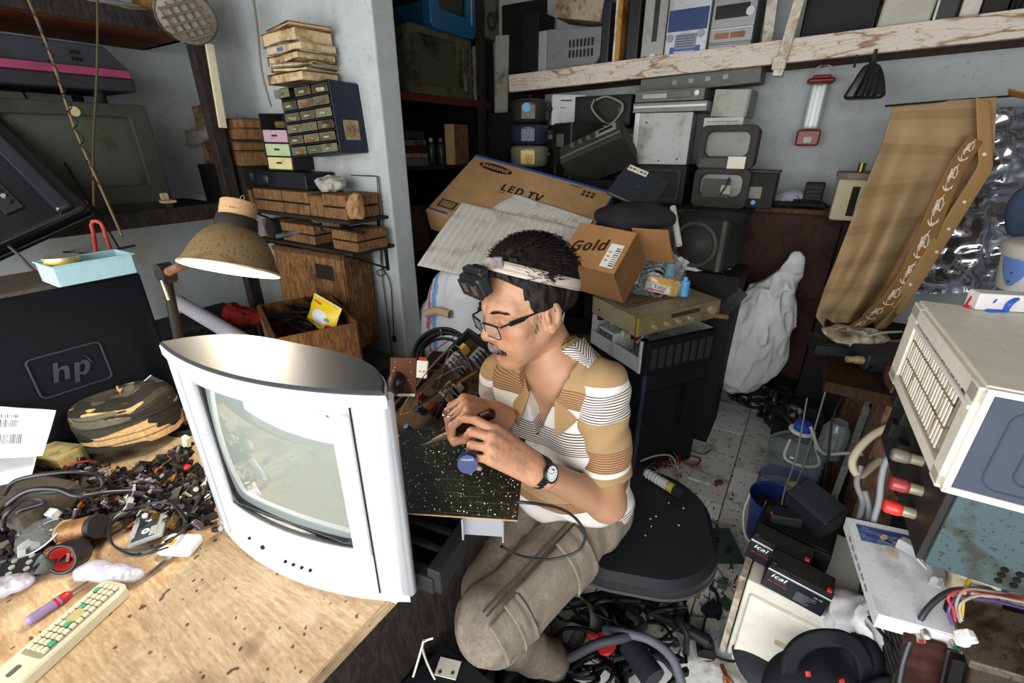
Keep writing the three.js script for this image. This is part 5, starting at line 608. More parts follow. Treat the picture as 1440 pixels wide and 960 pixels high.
{const q=zRect(1168,252,1240,312,-2.82),g=G('cream_fan_heater','cream plastic appliance with a dark slot behind the hanging shirt','appliance',[q.x+0.02,q.y,-2.92]);P(g,'case',B(0.28,q.h,0.2,0.03,q.h/2,0,0.012),m('#c9bf9f',0.55));P(g,'slot',B(0.03,q.h*0.7,0.01,-0.03,q.h*0.48,0.1,0.003),m('#2a241c',0.7));P(g,'top_tray',B(0.3,0.03,0.22,0.03,q.h+0.014,0,0.006),m('#8d867a',0.6,0,T_dirt));P(g,'brass_fitting',C(0.016,0.016,0.04,-0.03,q.h+0.05,0.03,12),m('#8f7a4a',0.35,0.7));S('appliance_stand','dark stand holding up the cream appliance by the wall','stand',MG(B(0.24,q.y-0.004,0.2,0,q.y/2-0.002,0,0.005),B(0.25,0.02,0.21,0,q.y-0.014,0,0.003)),m('#2a2723',0.8),[q.x+0.1,0,-2.92]);}
}
// ---------- heap behind the man ----------
const oPlane=(px,py,p,n)=>{const r=ray(px,py),t=p.clone().sub(EYE).dot(n)/r.dot(n);return EYE.clone().addScaledVector(r,t);};
const T_card=field(512,512,(u,v)=>{const a=fbm(u,v,5,400),b=tn(u,v*8,60,4)*0.06,c=tn(u,v,150,8)*0.05;const k=1+a*0.14+b+c;return[176*k,138*k,96*k];});
const M_card=m('#ffffff',0.85,0,T_card);
{
const o=G('television_carton','large flat brown television carton with blue edge tape leaning on the heap','carton',[-1.311,1.039,-1.906],[27.5,-57.6,-23.3]),W=0.838,H=0.53,Dp=0.13,z=Dp/2;
P(o,'box',B(W,H,Dp,0,H/2,0,0.004),M_card);const M_bl=m('#2d5590',0.45,0,T_soft);
P(o,'edge_tape',B(W+0.004,0.02,Dp+0.004,0,H-0.009,0,0.003),M_bl,null,null,'blue tape along the edge');P(o,'edge_tape',B(0.03,H,Dp*0.9,W/2-0.012,H/2,-0.004,0.003),M_bl);P(o,'edge_tape',B(0.12,0.012,0.003,-W/2+0.06,0.022,z,0.001),M_bl);
const el=new THREE.Shape();el.absellipse(0,0,0.105,0.03,0,Math.PI*2);const lo=P(o,'logo_oval',ext(el,0.001,0,24),m('#1f1a16',0.7,0,null),[-W*0.3,H*0.86,z+0.001],[0,0,-3]);P(lo,'logo_lettering',letters('SAMSUNG',0.026,0.001),m('#b98d5c',0.8,0,null),[0,0,0.0015]);
P(o,'print',letters('LED TV',0.055,0.001),m('#2a221a',0.75,0,null),[-0.02,H*0.62,z+0.001]);P(o,'print_line',B(0.03,0.004,0.001,-0.12,H*0.54,z+0.001,0),m('#2a221a',0.75,0,null));
const pic=P(o,'printed_window',MG(B(0.1,0.062,0.001,-W*0.4,0.085,z+0.001,0),B(0.05,0.062,0.001,-W*0.4+0.085,0.085,z+0.001,0)),m('#3b2d20',0.7,0,null));P(pic,'window_pane',B(0.08,0.045,0.001,-W*0.4,0.085,z+0.002,0),m('#8d6c48',0.7,0,null));
for(let i=0;i<2;i++)for(let j=0;j<3;j++)P(o,'handling_mark',MG(B(0.018,0.02,0.001,W*0.36+(j-1)*0.026,H*0.84+i*0.026,z+0.001,0),B(0.006,0.006,0.0014,W*0.36+(j-1)*0.026,H*0.84+i*0.026,z+0.001,0)),m('#4a3826',0.8,0,null));P(o,'print',letters('PRUDENT',0.012,0.001),m('#5a452e',0.8,0,null),[W*0.26,H*0.93,z+0.001]);
// foam sheets on it
o.updateMatrixWorld(true);const n=V(0,0,1).transformDirection(o.matrixWorld),p0=V(0,0,z).applyMatrix4(o.matrixWorld),pl=(x,y,k)=>oPlane(x,y,p0.clone().addScaledVector(n,k),n);
const T_foam=field(512,512,(u,v)=>{const a=fbm(u,v,6,500),b=tn(u*0.4,v*7,30,6),s=tn(u,v,90,2);let k=Math.min(0.7,Math.max(0,a*1.1+b*0.5-0.1))+(s>0.7?0.2:0);const rib=Math.sin(v*130)*0.03;return[0,1,2].map((i)=>([208,206,198][i]*(1-k)+[142,134,118][i]*k)*(1+rib));});
const M_foam=m('#ffffff',0.9,0,T_foam);
const wav=(a,b,c,d,amp)=>sheet((u,v)=>{const q=a.clone().lerp(b,u).lerp(d.clone().lerp(c,u),v);return q.addScaledVector(n,amp*(Math.sin(u*4+v*2)*0.6+0.4*Math.sin(v*7+u*3)));},22,18,0.006);
S('foam_sheet','ribbed grey-white packing foam sheet lying half under the larger one','foam sheet',wav(pl(680,300,0.012),pl(727,273,0.012),pl(834,309,0.015),pl(806,350,0.015),0.003),M_foam);
S('foam_sheet','large dirty white packing foam sheet draped over the television carton','foam sheet',wav(pl(587,373,0.05),pl(650,284,0.028),pl(832,326,0.03),pl(800,425,0.06),0.006),M_foam);
// black carcass under the carton
const c2=G('television_carcass','bulky black television carcass under the flat carton','television',[-1.32,0,-2.34],[4,0,0]);P(c2,'cabinet',B(0.56,0.62,0.42,0,0.31,0,0.02),m('#1f1e1c',0.6));P(c2,'tube_hump',B(0.42,0.28,0.34,0.0,0.76,-0.03,0.05),m('#242321',0.6));P(c2,'vent_panel',B(0.4,0.2,0.01,0,0.4,0.21,0.003),m('#2c2b28',0.6));
}
{
const a=at(816,374,1.78),b=at(863,386,1.7),c=at(880,321,1.78),o=G('brown_carton','open tan carton with script lettering and barcode label','carton',b),W=0.25,H=0.2;axes(o,b.clone().sub(a),c.clone().sub(b));
const M_g=m('#e6d8ca',0.85,0,T_card),th=0.004;P(o,'front_panel',B(W,H,th,-W/2,H/2,0,0),m('#f0e2d4',0.85,0,T_card));P(o,'side_panel',B(th,H,0.2,0,H/2,-0.1,0),m('#c0b0a0',0.85,0,T_card));P(o,'side_panel',B(th,H,0.2,-W,H/2,-0.1,0),M_g);P(o,'back_panel',B(W,H,th,-W/2,H/2,-0.2,0),M_g);P(o,'base_panel',B(W,th,0.2,-W/2,0.002,-0.1,0),M_g);P(o,'flap',B(0.14,th,0.2,0.07,H+0.02,-0.1,0),m('#e0d0c0',0.85,0,T_card),null,[0,0,8],'open tan flap');
const lb=P(o,'barcode_label',B(0.055,0.11,0.001,-0.045,0.075,0.003,0),m('#e6e4de',0.7,0,null));const r=rng(4);for(let k=0;k<9;k++)P(lb,'bar',B(0.02,0.002+r()*0.003,0.001,-0.03,0.03+k*0.01,0.004,0),m('#2b2b2b',0.7,0,null));for(let k=0;k<3;k++)P(lb,'text_line',B(0.012,0.004,0.001,-0.058,0.05+k*0.02,0.004,0),m('#5a5a5a',0.7,0,null));
const tx=letters('Gold',0.05,0.001);tx.applyMatrix4(new THREE.Matrix4().makeShear(0,0,0.3,0,0,0));P(o,'script_lettering',tx,m('#3a2414',0.8,0,null),[-0.155,0.1,0.003],[0,0,14]);
S('carton_support','dark junk box propping up the tan carton','box',MG(B(0.2,0.62,0.24,0,0.31,0,0.01),B(0.21,0.02,0.25,0,0.5,0,0.004)),m('#26221d',0.8),[-0.93,0,-2.06],[20,0,0]);
}
{
const tl=at(883,229,2.05),tr=at(942,254,2.0),bl=at(867,275,1.95),o=G('laptop_lid','dark laptop lid with a colourful sticker lying askew on the heap','laptop',tl);axes(o,tr.clone().sub(tl),tl.clone().sub(bl));const W=tl.distanceTo(tr),H=tl.distanceTo(bl);
P(o,'lid',B(W,H,0.012,W/2,-H/2,-0.006,0.004),m('#2f343b',0.4,0.1));const T_st=tex(128,48,(g,w,h)=>{g.fillStyle='#e6e0c8';g.fillRect(0,0,w,h);['#d8452c','#2c6fc0','#e8b52a','#7a3a9a','#3a9a5c'].forEach((c,k)=>{g.fillStyle=c;g.beginPath();g.arc(16+k*24,24,10,0,7);g.fill();});});P(o,'sticker',own(new THREE.BoxGeometry(0.09,0.035,0.001).translate(0.06,-0.022,0.001)),m('#ffffff',0.5,0,T_st),null,null,'colourful printed sticker');
P(o,'hinge_bar',B(W*0.9,0.008,0.014,W/2,-H+0.004,-0.004,0.003),m('#55595f',0.4,0.3));P(o,'badge',disc(0.008,0.002,W/2,-H/2,0.001,14),m('#5a6068',0.3,0.5));
S('black_cloth','black cloth slumped over the open carton behind the man','cloth',nets((x,y,z)=>elli(x,y,z,0,0,0,0.16,0.06,0.12)+0.025*noise3(x*10,y*10,z*10),[-0.22,-0.1,-0.18],[0.22,0.1,0.18],0.012),m('#262629',0.95),at(888,305,1.88));
S('heap_crate','dark crate under the laptop lid in the heap','crate',MG(B(0.3,1.02,0.24,0,0.51,0,0.01),B(0.31,0.02,0.25,0,1.0,0,0.004)),m('#231f1b',0.8),[-0.84,0,-2.42],[5,0,0]);
S('candle_tube','short white plastic tube standing among the bags','tube',bar(at(946,291,2.0),at(955,345,1.95),0.0135,14),m('#d8d6cc',0.5));
}
{
const yaw=57.2,cx=-0.53,cz=-2.05;
const t=G('black_tower_case','black tower case standing on the tiles under the open computer','computer',[cx+0.02,0,cz],[yaw,0,0]);P(t,'case',B(0.38,0.58,0.36,0,0.29,0,0.008),m('#17181c',0.55));P(t,'corner_strip',B(0.02,0.57,0.02,-0.185,0.29,0.176,0.006),m('#2a3446',0.4),null,null,'blue-black corner strip');P(t,'front_recess',B(0.04,0.22,0.006,0.05,0.36,0.181,0.004),m('#0c0c0e',0.6));P(t,'front_seam',B(0.36,0.004,0.004,0,0.48,0.181,0),m('#08080a',0.7));P(t,'foot',C(0.02,0.02,0.012,-0.14,-0.004,0.12,10),m('#111',0.8));
const y0=0.582,o=G('open_computer','opened desktop computer showing green boards and a white metal frame','computer',[cx,y0,cz],[yaw,0,0]),M_w=m('#c9ccca',0.45,0.3),w=0.4,d=0.38,h=0.15;
P(o,'base_plate',B(w,0.006,d,0,0.003,0,0),M_w);P(o,'side_frame',B(0.006,0.07,d,-w/2,0.035,0,0.001),M_w);P(o,'corner_post',B(0.012,h,0.012,-w/2,h/2,d/2-0.01,0.001),M_w);P(o,'side_frame',B(0.006,h,d,w/2,h/2,0,0.001),M_w);P(o,'rear_frame',B(w,h,0.006,0,h/2,-d/2,0.001),M_w);
const f=P(o,'front_panel',B(w,h+0.005,0.03,0,h/2,d/2+0.012,0.004),m('#151518',0.5));for(let k=0;k<8;k++)P(f,'front_slot',B(0.03,0.1,0.004,-0.16+k*0.045,h/2,d/2+0.028,0.001),m('#2b2b30',0.4));
const ps=P(o,'power_supply',B(0.12,0.1,0.12,-w/2+0.07,0.057,-0.08,0.002),M_w);for(let k=0;k<8;k++)P(ps,'vent_slit',B(0.004,0.07,0.006,-w/2+0.009,0.06,-0.13+k*0.013,0),m('#2c2e2e',0.8,0,null));
P(o,'green_board',B(0.14,0.004,0.1,-0.08,0.135,-0.12,0),m('#2f6a48',0.5),null,[0,10,6]);const r=rng(12);for(let k=0;k<12;k++)P(o,'component',r()>0.5?C(0.008,0.008,0.03,-0.15+r()*0.28,0.1+r()*0.03,-0.15+r()*0.28,10):B(0.03,0.03,0.02,-0.15+r()*0.28,0.09+r()*0.03,-0.15+r()*0.28,0.002),m(['#1c1c1e','#9a9a94','#b9c8b8','#2f5a40'][k%4],0.5));for(let k=0;k<4;k++)P(o,'ribbon',tube([[-0.15,0.1,0.05+k*0.02],[-0.06,0.14,0.08],[0.04,0.1,0.1+k*0.01]],0.004),m(['#c9b49a','#8a3a2c','#d8d0bc','#7d6a50'][k],0.6,0,null));
const yr=y0+0.158,rc=G('audio_receiver','champagne-coloured stereo receiver with slotted lid holding the bread bag','receiver',[-0.521,yr+0.03,-2.034],[yaw,0.6,2.4]),W=0.461,H=0.085,Dp=0.329,M_ch=m('#a59a7c',0.45,0.3,T_dust);
P(rc,'case',B(W,H,Dp-0.01,0,H/2,0,0.003),M_ch);P(rc,'fascia',B(W+0.002,H,0.012,0,H/2,Dp/2-0.004,0.002),m('#8f835f',0.4,0.4,T_dust));P(rc,'gold_edge',B(0.014,H,0.014,-W/2+0.006,H/2,Dp/2-0.003,0.002),m('#c8a23c',0.35,0.5,null));for(let k=0;k<9;k++)P(rc,'lid_slot',B(0.26,0.002,0.008,-0.07,H+0.0005,-0.13+k*0.022,0),m('#4d4632',0.8,0,null));for(let k=0;k<5;k++)P(rc,'knob',disc(k===4?0.02:0.011,0.018,-0.14+k*0.065+(k===4?0.06:0),H*(k===4?0.55:0.36),Dp/2+0.006,18),m('#b8ab85',0.35,0.5,null));P(rc,'display',B(0.16,0.02,0.004,0.03,H*0.7,Dp/2+0.002,0.001),m('#3a3428',0.3));P(rc,'orange_sticker',B(0.03,0.001,0.014,-0.18,H+0.001,0.1,0),m('#d0743a',0.6,0,null));for(const[x,z]of[[-0.2,-0.13],[-0.2,0.12],[0.2,-0.13],[0.2,0.12]])P(rc,'foot',C(0.014,0.016,0.03,x,-0.015,z,12),m('#1a1a18',0.7));P(rc,'side_screw',rot(C(0.006,0.006,0.004,0,0,0,10),0,0,90),m('#4a4436',0.4,0.5),[-W/2,H*0.4,-0.1]);
const yt=yr+0.03+H+0.012;
// bread bag with bottles, white carrier bags
const bb=oY(928,412,yt),T_br=tex(256,128,(g,w2,h2)=>{g.fillStyle='#f0ece4';g.fillRect(0,0,w2,h2);g.fillStyle='#f3b62a';g.fillRect(0,0,w2,48);g.fillRect(200,0,56,h2);g.fillStyle='#7a3a20';g.font='italic bold 44px serif';g.fillText('Xtra',60,92);g.fillStyle='#d85a2a';g.fillRect(10,100,150,12);});
const br=G('bread_bag','clear carrier bag holding a yellow bread pack on the receiver','bag',[bb.x,yt+0.004,bb.z],[14,0,0]);P(br,'bread_pack',own(new RoundedBoxGeometry(0.15,0.075,0.08,2,0.012).translate(0,0.04,0)),m('#ffffff',0.45,0,T_br),null,[0,0,-8],'yellow and white bread packet');P(br,'blue_bottle',MG(C(0.022,0.022,0.07,0.1,0.036,0.02,14),C(0.01,0.012,0.016,0.1,0.079,0.02,12)),m('#5aa4d6',0.25,0,null));P(br,'blue_bottle',MG(C(0.02,0.02,0.06,0.03,0.1,-0.04,14)),m('#7ac0e0',0.25,0,null));P(br,'carrier',nets((x,y,z)=>{const t2=y/0.24,rr_=1.1-0.55*t2;return Math.abs(elli(x,y,z,-0.02-t2*0.04,0.09,0,0.14*rr_,0.16,0.1*rr_)+0.02*noise3(x*16,y*10,z*16))-0.0022;},[-0.22,0.0,-0.16],[0.22,0.28,0.16],0.006),m('#f0f2f4',0.12,0,null,{transmission:0.9,thickness:0}));P(br,'bag_handle',tube([[-0.09,0.2,0],[-0.08,0.26,0.01],[-0.05,0.28,0],[-0.03,0.2,0]],0.008),m('#eef0f2',0.2,0,null,{transmission:0.6,thickness:0}));
const wb=oY(965,392,yt);S('white_carrier_bag','crumpled white carrier bag with faint print behind the bread bag','bag',crumple(null,[0.17,0.1,0.12],0.09,71,0.009),m('#e6e4e2',0.6,0,T_soft),[wb.x+0.02,yt-0.01,wb.z-0.02],[20,0,0]);S('red_cloth','bright orange-red cloth scrap behind the carrier bags','cloth',crumple(null,[0.05,0.04,0.04],0.04,77,0.007),m('#b03418',0.9),at(918,344,2.15));
S('white_rack_tray','off-white plastic tray rim lying behind the receiver','tray',MG(B(0.2,0.016,0.02,0,0,0),B(0.2,0.016,0.02,0,0,-0.08),B(0.02,0.016,0.1,-0.1,0,-0.04),B(0.02,0.016,0.1,0.1,0,-0.04)),m('#b9b6a4',0.6),at(860,392,1.95),[10,12,0]);
S('slate_sheet','dark grey plastic sheet standing behind the white carrier bag','panel',B(0.2,0.16,0.012,0,0.08,0,0.004),m('#3d3d3c',0.5),[-0.33,yt-0.1,-2.32],[-20,-15,-28]);
S('wooden_stick','short wooden stick poking out under the receiver front','stick',bar(at(985,440,2.05),at(1023,446,2.05),0.012,10),M_boxwood);
S('white_back_panel','cream plastic panel standing upright behind the man','panel',B(0.16,0.42,0.012,0,0.21,0,0.006),m('#d6d2c2',0.55),[-0.93,0.6,-1.72],[40,-8,-8]);
S('panel_prop','black box under the upright cream panel','box',MG(B(0.24,0.6,0.2,0,0.3,0,0.01),B(0.25,0.01,0.21,0,0.59,0,0.002)),m('#1f1e1c',0.8),[-0.93,0,-1.74],[40,0,0]);
}
// ---------- between column and man ----------
{
{const sg=nets((x,y,z)=>Math.max(elli(x,y,z,0,0.36,0,0.27,0.42,0.16)+0.03*noise3(x*8,y*8,z*8)+0.02*Math.abs(noise3(x*16,y*9,z*16)),-y),[-0.34,-0.01,-0.24],[0.34,0.85,0.24],0.012),sp_=sg.attributes.position,sc_=new Float32Array(sp_.count*3);for(let i=0;i<sp_.count;i++){const x=sp_.getX(i)+0.01*noise3(0,sp_.getY(i)*8,1),c=x<-0.15&&x>-0.18?[0.2,0.36,0.66]:x<-0.19&&x>-0.205?[0.5,0.12,0.18]:[0.72,0.73,0.77];sc_.set(c,i*3);}sg.setAttribute('color',new THREE.BufferAttribute(sc_,3));S('white_sack','white woven sack with blue and red stripe behind the cable coil','sack',sg,m('#ffffff',0.8,0,null,{vertexColors:true}),[-1.4,0.2,-1.78],[20,0,0]);S('sack_plinth','low dark box under the striped white sack','box',MG(B(0.4,0.2,0.26,0,0.1,0,0.006),B(0.41,0.01,0.27,0,0.15,0,0.002)),m('#1c1b19',0.8),[-1.4,0,-1.78],[20,0,0]);}
S('tool_handle','pale wooden tool handle lying on the white sack','tool handle',(()=>{const g=tube([at(598,441,2.28),at(612,437,2.27),at(633,442,2.235)],0.02,16,10);return g;})(),m('#c9ad84',0.7,0,T_soft));
const co=G('cable_coil','large coil of black cable lying on the scrap chassis','cable coil',at(622,500,1.62));axes(co,RT.clone().multiplyScalar(0.95).add(V(0,0.12,0)),UPV.clone().multiplyScalar(0.8).add(FW.clone().multiplyScalar(0.35)));for(let k=0;k<7;k++)P(co,'turn',mv(new THREE.TorusGeometry(0.085+(k%4)*0.006,0.006,7,40),((k*5)%7-3)*0.003,((k*3)%7-3)*0.003,(k-3)*0.006),m('#1c1d20',0.45,0,null));P(co,'tie',mv(new THREE.TorusGeometry(0.016,0.003,6,12).rotateY(Math.PI/2),0,0.095,0),m('#8f9298',0.4,0,null));
// scrap chassis of another television
const ch=G('scrap_chassis','tilted black television chassis full of heat sinks and wires','chassis',at(628,548,1.45)),X=at(690,490,1.5).sub(at(575,610,1.42));axes(ch,X,UPV.clone().multiplyScalar(0.75).add(FW.clone().multiplyScalar(-0.5)));
P(ch,'tray',B(0.4,0.02,0.22,0,-0.02,0,0.004),m('#1f1f20',0.55));P(ch,'rim',MG(B(0.41,0.04,0.012,0,-0.005,0.11),B(0.41,0.04,0.012,0,-0.005,-0.11),B(0.012,0.04,0.22,0.2,-0.005,0),B(0.012,0.04,0.22,-0.2,-0.005,0)),m('#2a2a2b',0.5));P(ch,'circuit_board',B(0.36,0.003,0.18,0,-0.004,0,0),m('#3a2a1a',0.6,0,T_dirt));
const sink=(x,z,h,hex)=>{const s=P(ch,'heat_sink',B(0.05,h,0.008,x,h/2,z,0.001),m(hex,0.35,0.6,null));for(let k=0;k<4;k++)P(s,'fin',B(0.006,h,0.025,x-0.02+k*0.014,h/2,z+0.012,0.001),m(hex,0.35,0.6,null));};sink(0.08,-0.02,0.07,'#c9ccd0');sink(-0.0,0.03,0.05,'#d6d8da');sink(0.14,0.03,0.06,'#9a9ea4');
const r=rng(99);for(let k=0;k<16;k++){const x=-0.17+r()*0.34,z=-0.08+r()*0.16,h=0.015+r()*0.03;P(ch,'component',r()>0.5?C(0.008,0.008,h,x,h/2,z,12):B(0.022,h,0.016,x,h/2,z,0.002),m(['#1b1b1d','#b9b4a4','#39506e','#7a2a22','#c79a3c'][k%5],0.5,0,null));}
for(let k=0;k<5;k++){const q=[];for(let j=0;j<5;j++)q.push([-0.16+r()*0.32,0.03+r()*0.07,-0.08+r()*0.16]);P(ch,'wire',tube(q,0.0018),m(['#4f1a22','#1a1a1c','#7a5a24','#2a2a2e','#5c5c60'][k],0.5,0,null));}
const bp=G('brown_board','upright brown circuit board with round coil beside the television','circuit board',at(567,530,1.3));axes(bp,RT.clone().add(V(0,-0.03,0)),UPV);P(bp,'board',B(0.075,0.11,0.002,0,0,0,0),m('#4f2f1e',0.5,0,T_dirt));for(let k=0;k<18;k++)P(bp,'solder_joint',mv(new THREE.SphereGeometry(0.002,6,4),-0.03+r()*0.06,-0.045+r()*0.09,0.002),m('#c9c9c4',0.3,0.8,null));P(bp,'yoke_coil',mv(new THREE.TorusGeometry(0.022,0.012,8,18).rotateY(1.2),-0.015,-0.015,0.016),m('#3a3432',0.5,0.2));P(bp,'edge_connector',B(0.05,0.008,0.008,0.012,-0.05,0.004,0.001),m('#b8b4a8',0.4,0.2));
const so=G('wall_socket','white wall socket module with red wires in the scrap','socket',at(594,519,1.42));axes(so,RT.clone().add(V(0,-0.1,0)),UPV);P(so,'module',B(0.035,0.055,0.02,0,0,0,0.003),m('#e3e1da',0.45,0,T_soft));P(so,'terminal_block',B(0.026,0.012,0.018,0,0.032,0,0.002),m('#a02a26',0.5,0,null));for(const s of[-1,1])P(so,'pin_hole',disc(0.002,0.003,s*0.006,-0.006,0.0105,8),m('#3a3632',0.7,0,null));
const cg=G('grey_shell','slate grey slotted plastic back shell leaning behind the right hand','back cover',at(655,575,1.5));axes(cg,at(700,515,1.5).sub(at(625,580,1.45)),UPV.clone().multiplyScalar(0.8).add(FW.clone().multiplyScalar(-0.3)).add(V(0,0,0.2)));P(cg,'shell',B(0.34,0.03,0.2,0,-0.03,0.02,0.012),m('#3c3f46',0.5));for(let k=0;k<9;k++)P(cg,'vent_slot',B(0.007,0.004,0.08,-0.02+k*0.014,-0.014,0.03,0.001),m('#15161a',0.8,0,null));
S('scrap_support','black plastic crate under the scrap chassis','crate',MG(B(0.42,0.62,0.34,0,0.31,0,0.02),B(0.4,0.02,0.32,0,0.62,0,0.004)),m('#19191a',0.6),[-1.08,0,-1.34],[25,0,0]);
S('green_pouch','dark green cloth pouch lying behind the chassis wires','pouch',crumple(null,[0.07,0.035,0.05],0.05,88,0.007),m('#2f4030',0.9),at(668,495,1.62));
S('dark_bin','dark open bin behind the circuit board and hands','bin',MG(B(0.32,0.5,0.2,0,0.25,0,0.02),B(0.33,0.02,0.21,0,0.5,0,0.006)),m('#131313',0.7),[-0.84,0.0,-0.95],[10,0,0]);
}
// ---------- hanging shirt and foil by the back wall ----------
{
const T_shirt2=tex(1024,1024,(g,w,h)=>{g.fillStyle='#a08562';g.fillRect(0,0,w,h);g.save();g.translate(0,0);g.rotate(-0.0);for(let k=0;k<16;k++){g.fillStyle=k%2?'rgba(90,64,38,0.17)':'rgba(214,184,140,0.10)';g.fillRect(0,k*64,w,34);}g.restore();const r=rng(8);for(let k=0;k<2600;k++){g.fillStyle=r()>0.5?'rgba(60,40,20,0.05)':'rgba(255,230,190,0.05)';g.fillRect(r()*w,r()*h,2+r()*60,1);}});
// outline of the cloth in the picture, its depth from the rod it hangs on
const rows=[[[1257,147],[1402,137]],[[1240,205],[1398,215]],[[1205,290],[1365,265]],[[1178,360],[1330,330]],[[1158,410],[1290,400]],[[1147,445],[1252,455]],[[1172,478],[1225,478]]];
const pos=(u,v)=>{const k=v*6,i=Math.min(5,Math.floor(k)),t=k-i,L=[rows[i][0][0]+(rows[i+1][0][0]-rows[i][0][0])*t,rows[i][0][1]+(rows[i+1][0][1]-rows[i][0][1])*t],Rr=[rows[i][1][0]+(rows[i+1][1][0]-rows[i][1][0])*t,rows[i][1][1]+(rows[i+1][1][1]-rows[i][1][1])*t];const x=L[0]+(Rr[0]-L[0])*u,y=L[1]+(Rr[1]-L[1])*u,fold=0.028*Math.sin(u*9+v*2.2)*(0.4+v)*Math.min(1,v*5)+0.016*Math.sin(u*17-v*5)*Math.min(1,v*3)+0.03*Math.max(0,Math.sin((u-0.35)*14+v*6))*v;return at(x,y,1.78-0.1*(u-0.5)+fold);};
const o=G('hanging_shirt','beige striped shirt with white floral embroidery hung over a wire','shirt',pos(0.5,0)),b0=o.position.clone(),loc=(f)=>(u,v)=>f(u,v).sub(b0);
P(o,'cloth',own(sheet(loc(pos),64,56,0.004)),m('#ffffff',0.92,0,T_shirt2,{sheen:0.3}));
// embroidered band along the front edge
const T_emb=tex(256,1024,(g,w,h)=>{g.fillStyle='#8f6a3e';g.fillRect(0,0,w,h);g.strokeStyle='#e8e0d0';g.lineWidth=7;for(let k=0;k<8;k++){const y=64+k*128;g.beginPath();g.arc(128,y,46,0.4,5.2);g.stroke();g.beginPath();g.arc(150,y+34,30,2,6.4);g.stroke();g.beginPath();g.moveTo(60,y-40);g.quadraticCurveTo(130,y-70,190,y-20);g.stroke();for(let j=0;j<5;j++){const a=j*1.257;g.beginPath();g.ellipse(96+Math.cos(a)*18,y+10+Math.sin(a)*18,11,7,a,0,7);g.stroke();}g.fillStyle='#f4eee2';g.beginPath();g.arc(96,y+10,6,0,7);g.fill();g.beginPath();g.arc(182,y-30,7,0,7);g.fill();}});
const band=[[1372,195],[1345,235],[1322,285],[1298,345],[1278,388],[1250,425],[1222,448],[1196,464]];
const bp=(u,v)=>{const k=v*7,i=Math.min(6,Math.floor(k)),t=k-i,x=band[i][0]+(band[i+1][0]-band[i][0])*t,y=band[i][1]+(band[i+1][1]-band[i][1])*t,w=(u-0.5)*(i<6?26-Math.abs(v-0.45)*16:14);return at(x+w,y+w*0.55,1.715-0.008*Math.sin(v*9));};
P(o,'embroidered_band',own(sheet(loc(bp),8,60,0.003)),m('#ffffff',0.85,0,T_emb),null,null,'brown band with white floral embroidery');
[[1402,215],[1374,282],[1352,320],[1335,352],[1298,398],[1272,430]].forEach(([x,y])=>{const g=G;const p=at(x-18,y+2,1.715).sub(b0);const bt=P(o,'button',rot(C(0.006,0.006,0.003,0,0,0,14),90),m('#d8c9ac',0.4,0,null),p);});
P(o,'button_placket',own(sheet(loc((u,v)=>{const a=[1392,140,1396,235],b=[1350,325,1250,452];const x=v<0.35?a[0]+(a[2]-a[0])*v/0.35:1396+(1268-1396)*(v-0.35)/0.65,y=v<0.35?a[1]+(a[3]-a[1])*v/0.35:235+(440-235)*(v-0.35)/0.65;return at(x+(u-0.5)*20-10,y+(u-0.5)*6,1.718);}),4,30,0.003)),m('#a98659',0.92,0,null));
S('clothes_wire','thin dark wire strung tight that carries the hanging shirt','wire',tube([at(1245,149,1.8),at(1330,142,1.78),at(1445,133,1.72),at(1600,118,1.62)],0.004),m('#2a2826',0.5,0.5));
S('shirt_post','dark upright post behind the hanging shirt','post',B(0.04,1.5,0.04,0,0.75,0),M_blackwood,[0.36,0,-2.74]);
// foil sheet
const fo=(u,v)=>{const x=1288+u*330,y=136+v*275+(1-u)*0,d=1.9-u*0.12;const p=at(x,y,d);const n=0.09*Math.abs(noise3(u*5,v*4,3))+0.05*Math.abs(noise3(u*11+v*3,v*10,7))+0.022*Math.abs(noise3(u*25,v*22+u*6,9));return p.addScaledVector(FW,n);};
S('foil_sheet','crumpled shiny silver-black plastic sheet hanging behind the beige shirt','plastic sheet',own(sheet(fo,90,70,0.002)),m('#a9aab6',0.16,0.9,null,{clearcoat:0.6,clearcoatRoughness:0.1}));
S('orange_cloth','strip of orange cloth over the wire above the foil','cloth',own(sheet((u,v)=>at(1418+u*60,133-v*8+6*Math.sin(u*3),1.7-v*0.06),10,4,0.004)),m('#b07a2a',0.9));
S('blue_cloth','folded blue denim cloth hanging in front of the foil','cloth',nets((x,y,z)=>elli(x,y,z,0,0,0,0.09,0.11,0.05)+0.015*noise3(x*18,y*10,z*18),[-0.12,-0.14,-0.08],[0.12,0.14,0.08],0.01),m('#3d4a62',0.95),at(1468,290,1.55));
// dark clutter on the low board behind the scope
const gy=0.86;const bd=G('side_bench','rough timber side bench behind the cream instrument','bench',[0.52,0,-1.85]);P(bd,'top',B(0.8,0.035,0.72,0.02,gy-0.018,0),m('#8a8078',0.85,0,T_oldwood));for(const[x,z]of[[-0.2,-0.32],[0.36,-0.3],[0.36,0.3]])P(bd,'leg',B(0.06,gy-0.036,0.06,x,(gy-0.036)/2,z),M_oldwood);S('bench_trunk','black trunk stored under the rough side bench','trunk',MG(B(0.44,0.62,0.4,0,0.31,0,0.012),B(0.45,0.02,0.41,0,0.5,0,0.004)),m('#1b1a1a',0.7),[0.6,0.0,-1.98]);
